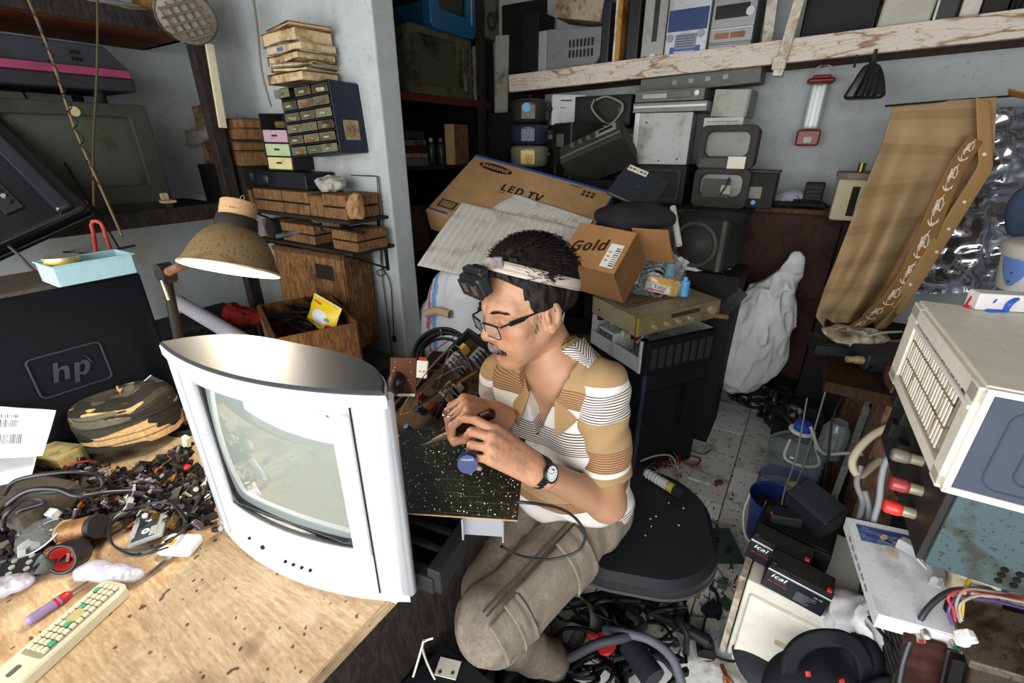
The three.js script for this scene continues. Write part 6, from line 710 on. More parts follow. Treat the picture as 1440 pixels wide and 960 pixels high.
const bk=G('black_modem','black box with a screw connector and tiny red light beside the cream instrument','modem',oY(1238,512,gy).setY(gy),[24,0,0]);P(bk,'case',B(0.2,0.055,0.13,0.02,0.028,0,0.006),m('#25262a',0.5));P(bk,'connector',MG(rot(C(0.013,0.013,0.02,0,0,0,14),0,0,90).translate(-0.09,0.028,0.04),rot(C(0.01,0.01,0.03,0,0,0,14),0,0,90).translate(-0.11,0.028,0.04)),m('#b8a582',0.35,0.6,null));P(bk,'red_light_lens',disc(0.003,0.002,-0.02,0.035,0.066,10),m('#c0261c',0.3,0,null));P(bk,'mark',B(0.02,0.002,0.001,0.02,0.03,0.066,0),m('#cfcfcf',0.5,0,null));
const wg=oY(1195,495,gy);S('white_rag','grey-white rag spread over the black strip on the side bench','rag',crumple(null,[0.1,0.03,0.06],0.05,93,0.007),m('#a8a294',0.95,0,T_dirt),[wg.x,gy+0.035,wg.z],[15,0,0]);S('black_strip_box','flat black box under the grey-white rag','box',MG(B(0.24,0.035,0.12,0,0.018,0,0.004),B(0.22,0.004,0.1,0,0.036,0,0.001)),m('#1f2023',0.5),[wg.x,gy,wg.z],[15,0,0]);
S('dark_case_behind','black case standing behind the cream instrument under the foil','case',MG(B(0.42,0.235,0.3,0,0.118,0,0.01),B(0.4,0.004,0.28,0,0.236,0,0.001)),m('#131314',0.7),[0.66,gy,-1.56]);
cable('green_wire','pale green wire curving over the rag on the side bench',[oY(1185,480,0.9),oY(1210,475,0.93),oY(1240,468,0.95),oY(1268,466,0.95)],0.004,cordM('#8a9a84'));cable('red_wire','short red wire sticking up below the hanging shirt',[oY(1236,470,0.9),oY(1238,462,0.93),oY(1240,470,0.92)],0.003,cordM('#b0301c'));cable('teal_strip','pale teal strip lying on the side bench',[oY(1232,478,0.87),oY(1258,480,0.87),oY(1270,478,0.87)],0.006,cordM('#7fa8a8'));
}
// ---------- wooden post and instruments ----------
{
const T_rough=T_wood(65,[112,82,64],[72,52,42],0.6),M_rough=m('#ffffff',0.9,0,T_rough,{bumpMap:T_bump,bumpScale:0.006});
const g=new THREE.BoxGeometry(0.1,0.9,0.13,5,24,5);{const p=g.attributes.position;for(let i=0;i<p.count;i++){const x=p.getX(i),y=p.getY(i),z=p.getZ(i),k=1+0.12*noise3(x*12,y*5,z*12+4)+(y>0.38?0.12*noise3(x*30,y*20,z*30):0)-y*0.25;p.setXYZ(i,x*k,y,z*k);}g.computeVertexNormals();}
S('rough_post','rough red-brown timber post splintered at its top','post',mv(g,0,0.45,0),M_rough,[0.375,0,-1.58],[8,0,3]);
S('timber_slab','dark splintered timber slab bolted on the rough post','slab',(()=>{const q=new THREE.BoxGeometry(0.14,0.28,0.05,6,10,2),p=q.attributes.position;for(let i=0;i<p.count;i++)p.setXYZ(i,p.getX(i)*(1+0.1*noise3(p.getY(i)*18,2,3)),p.getY(i),p.getZ(i)+0.012*noise3(p.getX(i)*24,p.getY(i)*18,1));q.computeVertexNormals();return q;})(),m('#8a7560',0.9,0,T_rough,{bumpMap:T_bump,bumpScale:0.005}),[0.46,0.7,-1.5],[12,0,-6]);
const st=G('instrument_stand','dark timber stand carrying the cream instrument and the teal power supply','stand',[0.5,0,-0.92]);P(st,'top',B(0.26,0.03,0.3,0.02,0.93,0),M_oldwood);for(const[x,z]of[[0.12,-0.12],[0.12,0.12]])P(st,'leg',B(0.05,0.915,0.05,x,0.4575,z),M_oldwood);
const yaw=2.9,ps=G('power_supply','teal steel power supply with red binding posts under the cream instrument','power supply',[0.39,0.945,-0.9],[yaw,0,0]),H=0.133,W=0.31,Dp=0.35;
P(ps,'case',B(W,H,Dp,0,H/2,0,0.003),m('#3a4d50',0.5,0.3,T_rust));P(ps,'front_panel',B(0.01,H-0.004,Dp-0.01,-W/2-0.004,H/2,0,0.002),m('#262423',0.6));const hole=C(0.0042,0.0042,0.004,0,0,0,8);for(let i=0;i<8;i++)for(let j=0;j<6;j++)P(ps,'vent_hole',disc(0.0042,0.003,-0.06+i*0.015,0.118-j*0.012,Dp/2+0.0005,8),m('#0d0c0b',0.9,0,null));for(let i=0;i<8;i++)for(let j=0;j<3;j++)P(ps,'vent_hole',disc(0.0042,0.003,-0.08+i*0.015,0.034-j*0.01,Dp/2+0.0005,8),m('#0d0c0b',0.9,0,null));
const post=(z,y,hex)=>{const q=P(ps,'binding_post',rot(lathe([[0.008,0],[0.007,0.016],[0.009,0.017],[0.0105,0.022],[0.0105,0.036],[0.008,0.04],[0,0.04]],14),0,0,90),m(hex,0.3,0,null),[-W/2-0.008,y,z]);P(q,'collar',rot(C(0.0085,0.0085,0.018,0,0.01,0,14),0,0,90),m('#a9a48c',0.3,0.5,null));};post(0.11,0.035,'#c8302a');post(0.1,0.072,'#8f3434');post(0.06,0.1,'#6d6a62');for(let k=0;k<4;k++)P(ps,'terminal_block',B(0.02,0.03,0.03,-W/2-0.015,0.07+(k%2)*0.045,-0.02-k*0.035,0.004),m('#1d1b1a',0.6));
const sc=G('lab_instrument','cream lab instrument with rust-stained vent slats and blue end panel','instrument',[0.372,1.08,-0.903],[yaw,0,0]),w=0.32,h=0.151,d=0.373,M_cr=m('#e2dece',0.45,0,T_soft),M_crr=m('#cfc8b4',0.5,0,T_rust);
P(sc,'case',B(w-0.012,h,d-0.01,0.004,h/2,0,0.006),M_cr);P(sc,'top_lid',B(w,0.008,d,0,h,0,0.003),M_cr);
P(sc,'side_lip',B(0.004,0.02,d,-w/2-0.01,0.004,0,0.001),m('#d9dad8',0.45,0,T_soft),null,[0,0,-25]);P(sc,'side_frame',MG(B(0.012,0.022,d,-w/2,h-0.012,0,0.002),B(0.012,0.018,d,-w/2,0.012,0,0.002),B(0.012,h,0.03,-w/2,h/2,d/2-0.015,0.002),B(0.012,h,0.05,-w/2,h/2,-d/2+0.025,0.002)),M_cr);
for(let r=0;r<3;r++)for(let k=0;k<21;k++)P(sc,'vent_slat',B(0.01,0.032,0.0065,-w/2+0.002,0.042+r*0.036,-d/2+0.062+k*0.0125,0.001),k%4===1?M_crr:M_cr);P(sc,'vent_backing',B(0.003,0.112,0.27,-w/2+0.0,0.077,0.0,0),m('#8f8672',0.7,0,T_rust));P(sc,'chrome_edge',B(0.004,0.006,d*0.98,-w/2-0.006,h-0.03,0,0.001),m('#eceae4',0.3,0.1,null));
const ep=P(sc,'end_panel',B(w-0.014,h-0.012,0.006,0,h/2,d/2+0.001,0.002),m('#3c4250',0.5,0.1,T_soft),null,null,'blue-grey end panel');const ring=(a,b,r_)=>{const s=rrect(a,b,r_);s.holes.push(rrect(a-0.004,b-0.004,r_-0.002));return ext(s,0.0012,0);};P(ep,'pressed_line',ring(w-0.06,h-0.035,0.02),m('#2c3244',0.5,0,null),[0,h/2,d/2+0.0035]);P(ep,'pressed_line',ring(w-0.1,h-0.065,0.016),m('#2c3244',0.5,0,null),[0.005,h/2,d/2+0.0035]);for(let i=0;i<7;i++)for(let j=0;j<4;j++)P(ep,'louvre',B(0.022,0.0035,0.002,-0.08+i*0.028,0.035+j*0.01,d/2+0.005,0),m('#39435a',0.6,0,null));P(sc,'end_frame',MG(B(w,0.008,0.014,0,h-0.002,d/2,0.002),B(w,0.01,0.014,0,0.004,d/2,0.002),B(0.008,h,0.014,-w/2+0.004,h/2,d/2,0.002)),m('#e0ddd0',0.45,0,T_soft));
P(sc,'lid_groove',B(w*0.7,0.002,0.004,0.08,h+0.0045,-d/2+0.05,0),m('#f0ede2',0.4,0,null));
// appliance on top, clips and box
const yT=1.08+h+0.005,c=at(1466,424,1.3),wt=G('white_appliance','round white kitchen appliance with a blue panel on the black case behind the cream instrument','appliance',[c.x,1.112,c.z],[0,0,2]);P(wt,'body',lathe([[0,0],[0.1,0],[0.107,0.008],[0.118,0.1],[0.118,0.102]],44),m('#dedcd6',0.35,0,T_soft));P(wt,'lid',lathe([[0.12,0.1],[0.124,0.105],[0.124,0.128],[0.112,0.14],[0.05,0.15],[0,0.152]],44),m('#c9c7bf',0.4,0,T_soft));P(wt,'lid_knob',C(0.02,0.025,0.02,0,0.16,0,20),m('#d5d3cb',0.4));P(wt,'foot',C(0.09,0.09,0.014,0,-0.006,0,30),m('#3a3a3a',0.6));
const pa=sheet((u,v)=>{const k=1-v,a=2.62+(u-0.5)*0.72*(1-k*k*0.85),y=0.098-0.075*k,r_=0.1075+0.0105*(y-0.008)/0.092+0.0018;return V(Math.cos(a)*r_,y,Math.sin(a)*r_);},14,12,0.0015);P(wt,'blue_panel',pa,m('#6f8fd0',0.35,0,null));[[0.06],[0.035]].forEach(([y])=>{const a=2.62,r_=0.1165;P(wt,'indicator',mv(new THREE.SphereGeometry(0.0028,8,6),Math.cos(a)*r_,y,Math.sin(a)*r_),m('#3a2030',0.3,0,null));});
const hk=(x,y,hex,l)=>{const p=oY(x,y,yT),o=G('wire_cutter',l,'clip',[p.x,yT-0.002,p.z],[35,0,0]);P(o,'loop',tube([[-0.02,0.004,0],[-0.02,0.022,0.004],[-0.005,0.028,0],[0.022,0.02,-0.004],[0.028,0.006,0]],0.0042,22,8),m(hex,0.35,0,null));P(o,'loop',tube([[-0.004,0.004,0.014],[-0.004,0.018,0.016],[0.01,0.025,0.012],[0.028,0.014,0.006]],0.0042,20,8),m(hex,0.35,0,null));P(o,'base',B(0.035,0.006,0.012,-0.012,0.003,0.006,0.002),m(hex,0.35,0,null));};hk(1376,430,'#c8282c','red plastic cutter handles beside the round white appliance');hk(1404,435,'#2a56b8','blue plastic cutter handles beside the round white appliance');
const bxp=oY(1424,440,yT);S('white_packet','white printed packet tucked under the round white appliance','packet',B(0.12,0.03,0.03,0,0.015,0,0.003),m('#dedadb',0.6,0,T_soft),[bxp.x,yT,bxp.z-0.02],[20,0,0]);
}
// ---------- white disc player, router, boxes beneath ----------
{
const T_worn=field(512,512,(u,v)=>{const a=fbm(u,v,6,700),s=tn(u,v,110,3),st=Math.hypot((u-0.35)*1.4,v-0.7)<0.09?0.55-Math.hypot((u-0.35)*1.4,v-0.7)*4:0;let k=Math.max(0,a-0.12)*0.7+(s>0.64?0.3:0);return[0,1,2].map((i)=>([236,236,240][i]*(1-k)+[150,140,128][i]*k)*(1-st)+[170,118,48][i]*st);});
const o=G('disc_player','worn white disc player with a film cover and rust spot on its lid','disc player',[0.396,0.528,-1.166],[10.1,1.2,2.4]),W=0.225,H=0.036,Dp=0.297;
const lid=new THREE.BoxGeometry(W,0.004,Dp);P(o,'case',B(W,H-0.002,Dp,0,H/2-0.001,0,0.002),m('#eceaea',0.45,0,T_soft));P(o,'lid',own(mv(lid,0,H,0)),m('#ffffff',0.45,0,T_worn));P(o,'rear_panel',B(W,H,0.006,0,H/2,Dp/2,0.001),m('#e6e6e8',0.45,0,T_soft));
[['#d8d8d4',-0.03,0.028],['#9a1f24',-0.035,0.012],['#2a7a4a',0.02,0.022],['#a8a8a4',0.035,0.012]].forEach(([h,x,y])=>{const q=P(o,'socket',mv(rot(C(0.008,0.008,0.016,0,0,0,14),90),x,y,Dp/2+0.008),m('#a9a79c',0.3,0.6,null));P(q,'socket_core',mv(rot(C(0.005,0.005,0.003,0,0,0,12),90),x,y,Dp/2+0.017),m(h,0.4,0,null));});P(o,'vent_plate',B(0.026,0.022,0.002,-W/2+0.025,H/2,Dp/2+0.003,0.001),m('#f4f4f4',0.4,0,null));for(let k=0;k<6;k++)P(o,'side_slot',B(0.003,0.005,0.02,-W/2-0.001,H*0.65,-0.08+k*0.03,0),m('#8f8f92',0.6,0,null));
const T_cov=tex(256,128,(g,w,h)=>{g.fillStyle='#3a5288';g.fillRect(0,0,w,h);const r=rng(3);for(let k=0;k<40;k++){g.fillStyle=`rgba(200,212,232,${0.15 + r() * 0.2})`;g.beginPath();g.ellipse(r()*w,40+r()*88,10+r()*40,4+r()*12,0,0,7);g.fill();}g.fillStyle='#b0282c';g.font='bold 30px serif';g.fillText('RADAH',130,76);g.fillStyle='#d9b48a';g.beginPath();g.ellipse(92,62,12,26,0.5,0,7);g.fill();g.fillStyle='#4a2c1c';g.beginPath();g.ellipse(104,88,16,10,0.3,0,7);g.fill();g.fillStyle='#c8d4ea';g.font='12px sans-serif';g.fillText('VCD',20,24);});
P(o,'film_cover',own(new THREE.BoxGeometry(0.15,0.0012,0.058).translate(-0.02,H+0.003,-Dp/2+0.05)),m('#ffffff',0.35,0,T_cov),null,null,'blue film cover with a figure and red title');
const ra=oY(1268,756,0.6),rb=oY(1324,818,0.6),rt=G('grey_router','curved silver-grey router standing on edge on the white disc player','router',ra.clone().lerp(rb,0.5).setY(0.6));axes(rt,rb.clone().sub(ra),V(0,1,0));rt.scale.setScalar(ra.distanceTo(rb)/0.27);const arc=[];for(let k=0;k<=14;k++){const a=-0.9+1.8*k/14;arc.push([Math.sin(a)*0.17,Math.cos(a)*0.17-0.1]);}for(let k=14;k>=0;k--){const a=-0.9+1.8*k/14;arc.push([Math.sin(a)*0.145,Math.cos(a)*0.12-0.1]);}P(rt,'body',mv(rot(ext(arc,0.05,0.006),-90),0,-0.045,0),m('#a4a8ac',0.4,0.1,T_soft));P(rt,'lettering',letters('INNOVATE',0.009),m('#eef0f0',0.4,0,null),[0.02,-0.015,0.002]);P(rt,'antenna_joint',C(0.01,0.01,0.05,0.13,0.0,0.0,12),m('#8c8c88',0.4,0.3,null));
const sup=G('grey_vcr','grey perforated recorder under the white disc player','recorder',[0.45,0.3,-1.165],[9,0,0]);P(sup,'case',B(0.2,0.215,0.29,0.02,0.11,0,0.005),m('#5d5c58',0.5,0.2));for(let k=0;k<10;k++)P(sup,'vent_line',B(0.003,0.008,0.25,-0.081,0.03+k*0.017,0,0),m('#2e2d2b',0.7,0,null));P(sup,'lid',B(0.205,0.006,0.295,0.02,0.22,0,0.002),m('#6d6c66',0.5,0.2));S('recorder_crate','dark crate under the grey perforated recorder','crate',MG(B(0.2,0.295,0.28,0,0.1475,0,0.006),B(0.205,0.01,0.285,0,0.2,0,0.002)),m('#24221f',0.8),[0.47,0,-1.165],[9,0,0]);
// pale case with batteries
const wc=G('white_computer_case','off-white computer case standing under the black batteries','computer case',[0.215,0,-1.32],[-4.6,0,0]),M_wh=m('#d9d7cc',0.5,0,T_soft),hh=0.345;P(wc,'case',B(0.26,hh,0.36,0,hh/2,0,0.006),M_wh);P(wc,'front_cover',B(0.24,hh*0.86,0.02,0.005,hh*0.46,0.186,0.008),m('#e9e6da',0.45,0,T_soft));P(wc,'side_board',B(0.018,hh+0.012,0.38,-0.142,hh/2+0.006,0,0.003),m('#b9b5a4',0.7,0,T_dirt),null,null,'pale grey side board');P(wc,'switch_plate',B(0.04,0.06,0.008,-0.08,0.05,0.198,0.003),m('#d2cfc2',0.5));P(wc,'scuff',B(0.05,0.02,0.001,0.0,0.19,0.1965,0),m('#cbbf9f',0.7,0,T_rust));P(wc,'blue_mark',B(0.016,0.004,0.001,0.03,0.08,0.1965,0),m('#5a7ac0',0.6,0,null));
const T_bat=tex(512,320,(g,w,h)=>{g.fillStyle='#14181e';g.fillRect(0,0,w,h);g.fillStyle='#e8eaec';g.fillRect(0,14,w,12);g.fillRect(0,34,w,4);g.font='italic bold 76px sans-serif';g.fillText('ical',40,120);g.font='14px sans-serif';g.fillStyle='#9aa4b4';g.fillText('BATTERY SERIES',80,146);g.fillStyle='#c02830';g.font='italic bold 30px sans-serif';g.fillText('NP 12V/7Ah',30,200);g.fillStyle='#c6ced6';g.font='15px sans-serif';for(let k=0;k<8;k++)g.fillText(['Constant voltage charge','Cycle use 14.4 - 15.0V','Standby use 13.5 - 13.8V','Initial current 2.1A','Sealed lead acid','Rechargeable','Do not short circuit','Must be recycled'][k],270,150+k*19);g.font='bold 26px sans-serif';g.fillText('UL CE',400,110);});
const bat=(l,p,r,parts=true)=>{const b=G('lead_battery',l,'battery',p,r,undefined);P(b,'case',B(0.151,0.09,0.068,0,0.045,0,0.003),m('#15171b',0.5,0,T_dust));P(b,'printed_label',own(new THREE.BoxGeometry(0.148,0.082,0.0012).translate(0,0.044,0.0345)),m('#ffffff',0.4,0,T_bat));P(b,'top_cover',B(0.146,0.006,0.06,0,0.091,0,0.002),m('#23221f',0.6,0,T_dirt));P(b,'terminal',B(0.012,0.008,0.012,0.064,0.094,0.02,0.002),m('#c22a22',0.4,0,null),null,null,'red terminal cap');P(b,'terminal',B(0.01,0.006,0.01,-0.064,0.094,0.02,0.002),m('#1b1b1c',0.4,0,null));return b;};
bat('black printed battery, foremost on the off-white case',[0.18,0.35,-1.175],[-4.6,6,-5]);bat('black printed battery just behind the foremost one',[0.13,0.352,-1.25],[-8,4,-4]);
const b3=G('lead_battery','black battery lying tipped with white lettering side showing','battery',[0.2,0.46,-1.4],[-35,20,-10]);P(b3,'case',B(0.13,0.1,0.09,0,0.03,0,0.006),m('#1a1c21',0.5));P(b3,'lettering',rot(letters('12V',0.03),0,-90),m('#b9c0c8',0.5,0,null),[-0.066,0.03,0]);P(b3,'top_cover',B(0.12,0.006,0.08,0,0.082,0,0.002),m('#24262b',0.5));
S('battery_bank','dark block of old batteries behind the printed pair','battery',MG(B(0.2,0.07,0.14,0,0.035,0,0.004),B(0.18,0.008,0.12,0,0.07,0,0.002)),m('#1c1d20',0.55),[0.17,0.35,-1.37],[-8,0,0]);
const ba=G('battery_charger','black adapter with a red corner on the rear batteries','adapter',[0.13,0.425,-1.36],[20,0,0]);P(ba,'case',B(0.09,0.035,0.05,0,0.018,0,0.006),m('#202125',0.5));P(ba,'red_corner',B(0.016,0.01,0.014,-0.036,0.03,0.012,0.002),m('#b83a34',0.4,0,null));
const bk=oY(1113,742,0.47);S('banknote_paper','crumpled green and yellow paper wedged behind the batteries','paper',own(sheet((u,v)=>V((u-0.5)*0.14,0.02*Math.sin(u*6)+0.01*v,(v-0.5)*0.09),12,8,0.002)),m('#8d9480',0.8,0,T_rust),[0.2,0.44,-1.49],[10,20,0]);
cable('jack_cable','thin grey-green cable ending in a chrome jack plug on the batteries',[at(1135,560,1.75),at(1120,640,1.62),at(1101,700,1.5),at(1098,740,1.42),at(1110,775,1.36),at(1130,800,1.3),at(1142,805,1.28)],0.0028,cordM('#8d9284'));{const j=at(1140,803,1.278),e=at(1163,817,1.275),q=G('jack_plug','chrome jack plug lying on the foremost battery','plug',j);axes(q,e.clone().sub(j),V(0,1,0));P(q,'sleeve',rot(C(0.005,0.006,0.03,0,0.015,0,12),0,0,-90),m('#d0ccc4',0.3,0.4,null));P(q,'pin',rot(C(0.003,0.003,0.02,0,0.04,0,10),0,0,-90),m('#b8b4a8',0.25,0.9,null));}
// white bag and backpack
const wbp=at(1158,890,1.28),BG1=V(-0.04,0.08,0.02),BG2=V(-0.13,0.02,0.05);S('white_plastic_bag','crumpled white plastic bag squeezed between case and backpack','plastic bag',nets((x,y,z)=>smin(elli(x,y,z,0.04,0.12,0,0.1,0.1,0.08),cone(x,y,z,BG1,BG2,0.03,0.045),0.05)+0.03*noise3(x*14,y*14,z*14)*0.6+0.022*Math.abs(noise3(x*26,y*26,z*26)),[-0.2,-0.05,-0.14],[0.18,0.26,0.14],0.0065),m('#eceaee',0.5,0,null),[wbp.x+0.02,0.2,wbp.z],[-25,0,0]);
const bp=at(1182,962,1.1),pk=G('backpack','black backpack with red and white logo tags lying at the bench foot','backpack',bp),M_bag=m('#1b1c22',0.85,0,null);axes(pk,RT.clone().add(V(0,-0.05,0)),UPV.clone().add(FW.clone().multiplyScalar(0.3)));
P(pk,'body',nets((x,y,z)=>{const d1=elli(x,y,z,-0.01,-0.05,-0.05,0.155,0.12,0.085),d2=cone(x,y,z,V(0.075,0.075,-0.01),V(0.13,-0.12,0.0),0.035,0.05);return smin(d1,d2,0.03)+0.006*noise3(x*16,y*16,z*16);},[-0.24,-0.26,-0.16],[0.24,0.2,0.14],0.011),M_bag);P(pk,'strap',own(sheet((u,v)=>{const a=-0.3+u*3.5,r_=0.085+(v-0.5)*0.035;return V(-0.04+Math.cos(a)*r_*1.1,0.03+Math.sin(a)*r_,0.045+0.015*Math.sin(u*3)-Math.abs(Math.cos(a))*0.03);},26,5,0.012)),M_bag);P(pk,'strap',own(sheet((u,v)=>{const a=0.2+u*2.9,r_=0.12+(v-0.5)*0.04;return V(0.1+Math.cos(a)*r_,-0.1+Math.sin(a)*r_,0.05);},26,5,0.012)),M_bag);
const tag_=P(pk,'logo_tag',B(0.038,0.03,0.003,-0.035,0.035,0.05,0.001),m('#17171a',0.6,0,null),null,[10,0,18]);P(tag_,'red_mark',B(0.013,0.012,0.003,-0.035,0.039,0.052,0.003),m('#c8202a',0.4,0,null));P(tag_,'white_line',B(0.03,0.003,0.002,-0.035,0.023,0.052,0),m('#e6e6e6',0.4,0,null));P(pk,'red_tab',B(0.012,0.012,0.004,-0.095,0.03,0.03,0.002),m('#c8302c',0.4,0,null));P(pk,'piping',tube([[0.06,0.16,0.05],[0.12,0.06,0.065],[0.17,-0.08,0.06],[0.19,-0.18,0.04]],0.004),m('#0e0e11',0.6,0,null));
}
// ---------- cables and dark machine at the near corner ----------
{
cable('cream_hose','thick cream hose looping out under the cream instrument',[at(1285,596,1.28),at(1245,602,1.3),at(1215,622,1.3),at(1198,650,1.3),at(1206,668,1.3),at(1230,652,1.34),at(1262,628,1.38),at(1285,610,1.42)],0.011,cordM('#b3a88c',0.5));cable('grey_cable','grey cable bundle hanging from the cream hose past the rough post',[at(1210,655,1.3),at(1205,680,1.29),at(1213,705,1.28),at(1205,735,1.25),at(1196,762,1.22),at(1205,772,1.22),at(1216,750,1.24),at(1222,715,1.27),at(1216,690,1.28)],0.008,cordM('#7e8084',0.45));cable('grey_cable','grey cable looping behind the red binding posts',[at(1270,632,1.24),at(1248,645,1.24),at(1240,670,1.24),at(1236,705,1.24),at(1228,735,1.24),at(1222,790,1.26),at(1212,850,1.3),at(1205,890,1.32)],0.008,cordM('#989ba2',0.45));cable('grey_cable','grey cable running level from the post to the cream hose',[at(1140,600,1.6),at(1155,635,1.55),at(1190,637,1.45),at(1230,640,1.38)],0.006,cordM('#8b8d88',0.45));cable('black_lead','black lead hanging from the modem down the rough post',[oY(1225,515,0.89),at(1195,540,1.5),at(1172,585,1.5),at(1165,640,1.5),at(1158,680,1.5)],0.004,cordM('#17181a'));
cable('pale_cable','pale cable slanting from the side bench down past the water bottle',[at(1172,510,1.95),at(1158,560,1.9),at(1142,615,1.85),at(1128,660,1.75),at(1110,700,1.6),at(1105,720,1.52)],0.0035,cordM('#9a9e94'));
const c=at(1415,930,0.92),o=G('motor_block','dirty grey steel machine block with a round bolt hole','machine',c);axes(o,at(1440,905,0.9).sub(at(1345,880,0.95)),V(0,1,0));P(o,'top_plate',B(0.22,0.02,0.16,0.03,0.05,0.0,0.004),m('#5f584c',0.55,0.4,T_rust));P(o,'block',B(0.2,0.5,0.13,0.03,-0.21,-0.0,0.008),m('#3a3128',0.7,0.3,T_rust));P(o,'bolt_ring',mv(new THREE.TorusGeometry(0.018,0.005,8,22).rotateX(Math.PI/2),0.03,0.061,0.0),m('#6d6558',0.5,0.5,T_rust));P(o,'bolt_hole',C(0.013,0.013,0.004,0.03,0.0605,0,18),m('#15130f',0.9,0,null));P(o,'side_rail',B(0.02,0.5,0.02,-0.09,-0.21,0.06,0.002),m('#131110',0.6));P(o,'maroon_panel',B(0.07,0.5,0.01,-0.13,-0.23,0.02,0.002),m('#4a2b2a',0.6,0,T_dirt));
const wc=at(1358,895,0.88);S('wire_connector','white plastic connector with coloured wires on the machine block','connector',MG(B(0.03,0.022,0.02,0,0,0,0.004),B(0.022,0.016,0.018,0.004,-0.014,0.004,0.004),B(0.016,0.012,0.016,-0.008,0.014,0,0.003)),m('#dcdcd6',0.5,0,T_soft),wc,[20,20,-20]);
const wire=(l,pts,h,r=0.0028)=>cable('coloured_wire',l,pts.map(([x,y,d])=>at(x,y,d)),r,cordM(h,0.4));wire('yellow wire arching down to the white connector',[[1352,868,0.88],[1357,830,0.88],[1370,805,0.9],[1395,787,0.92],[1418,790,0.95]],'#c9a02a',0.0035);wire('blue wire hanging from the teal power supply',[[1440,745,0.95],[1400,758,0.94],[1358,757,0.95],[1355,780,0.94],[1363,800,0.93],[1362,840,0.9]],'#3a66b0',0.0028);wire('red wire looping over the machine block',[[1343,872,0.88],[1340,855,0.87],[1333,840,0.87],[1345,831,0.87],[1380,832,0.88],[1440,842,0.88]],'#b03436');wire('violet wire looping over the machine block',[[1338,878,0.88],[1334,858,0.875],[1345,840,0.875],[1385,842,0.88],[1440,855,0.88]],'#5c3c80');wire('grey wire looping over the machine block',[[1350,874,0.88],[1344,852,0.87],[1355,830,0.87],[1400,832,0.88],[1440,840,0.9]],'#8d8678');wire('pale grey wire beside the yellow one',[[1352,872,0.875],[1350,850,0.87],[1375,837,0.87],[1440,846,0.87]],'#a39c8c');
cable('black_cable','thick twin black cable curving over the disc player corner',[at(1440,828,0.98),at(1380,828,0.98),at(1335,832,0.98),at(1305,855,0.98),at(1285,890,0.98),at(1270,930,0.98),at(1262,975,0.98)],0.006,cordM('#2c2e36',0.4));cable('black_cable','thin black cable drooping over the white disc player',[at(1360,823,1.05),at(1325,828,1.1),at(1290,845,1.15),at(1281,870,1.18),at(1290,890,1.18),at(1305,915,1.15)],0.004,cordM('#1f2026',0.4));const cc=at(1325,900,1.08);S('cream_pouch','cream cloth pouch with black straps beside the machine block','pouch',crumple(null,[0.06,0.12,0.05],0.09,111,0.008),m('#b7ad94',0.9),[cc.x+0.02,0.5,cc.z-0.02],[0,0,10]);S('pouch_crate','dark slotted crate under the cream pouch','crate',MG(B(0.2,0.5,0.2,0,0.25,0,0.01),B(0.205,0.012,0.205,0,0.44,0,0.002)),m('#2b2927',0.7),[cc.x+0.09,0,cc.z-0.02]);S('black_strap','torn black strap hanging over the cream pouch','strap',tube([at(1335,845,1.0),at(1328,870,0.99),at(1316,895,0.98),at(1308,915,0.98)],0.007),m('#1c1a1a',0.8));
}
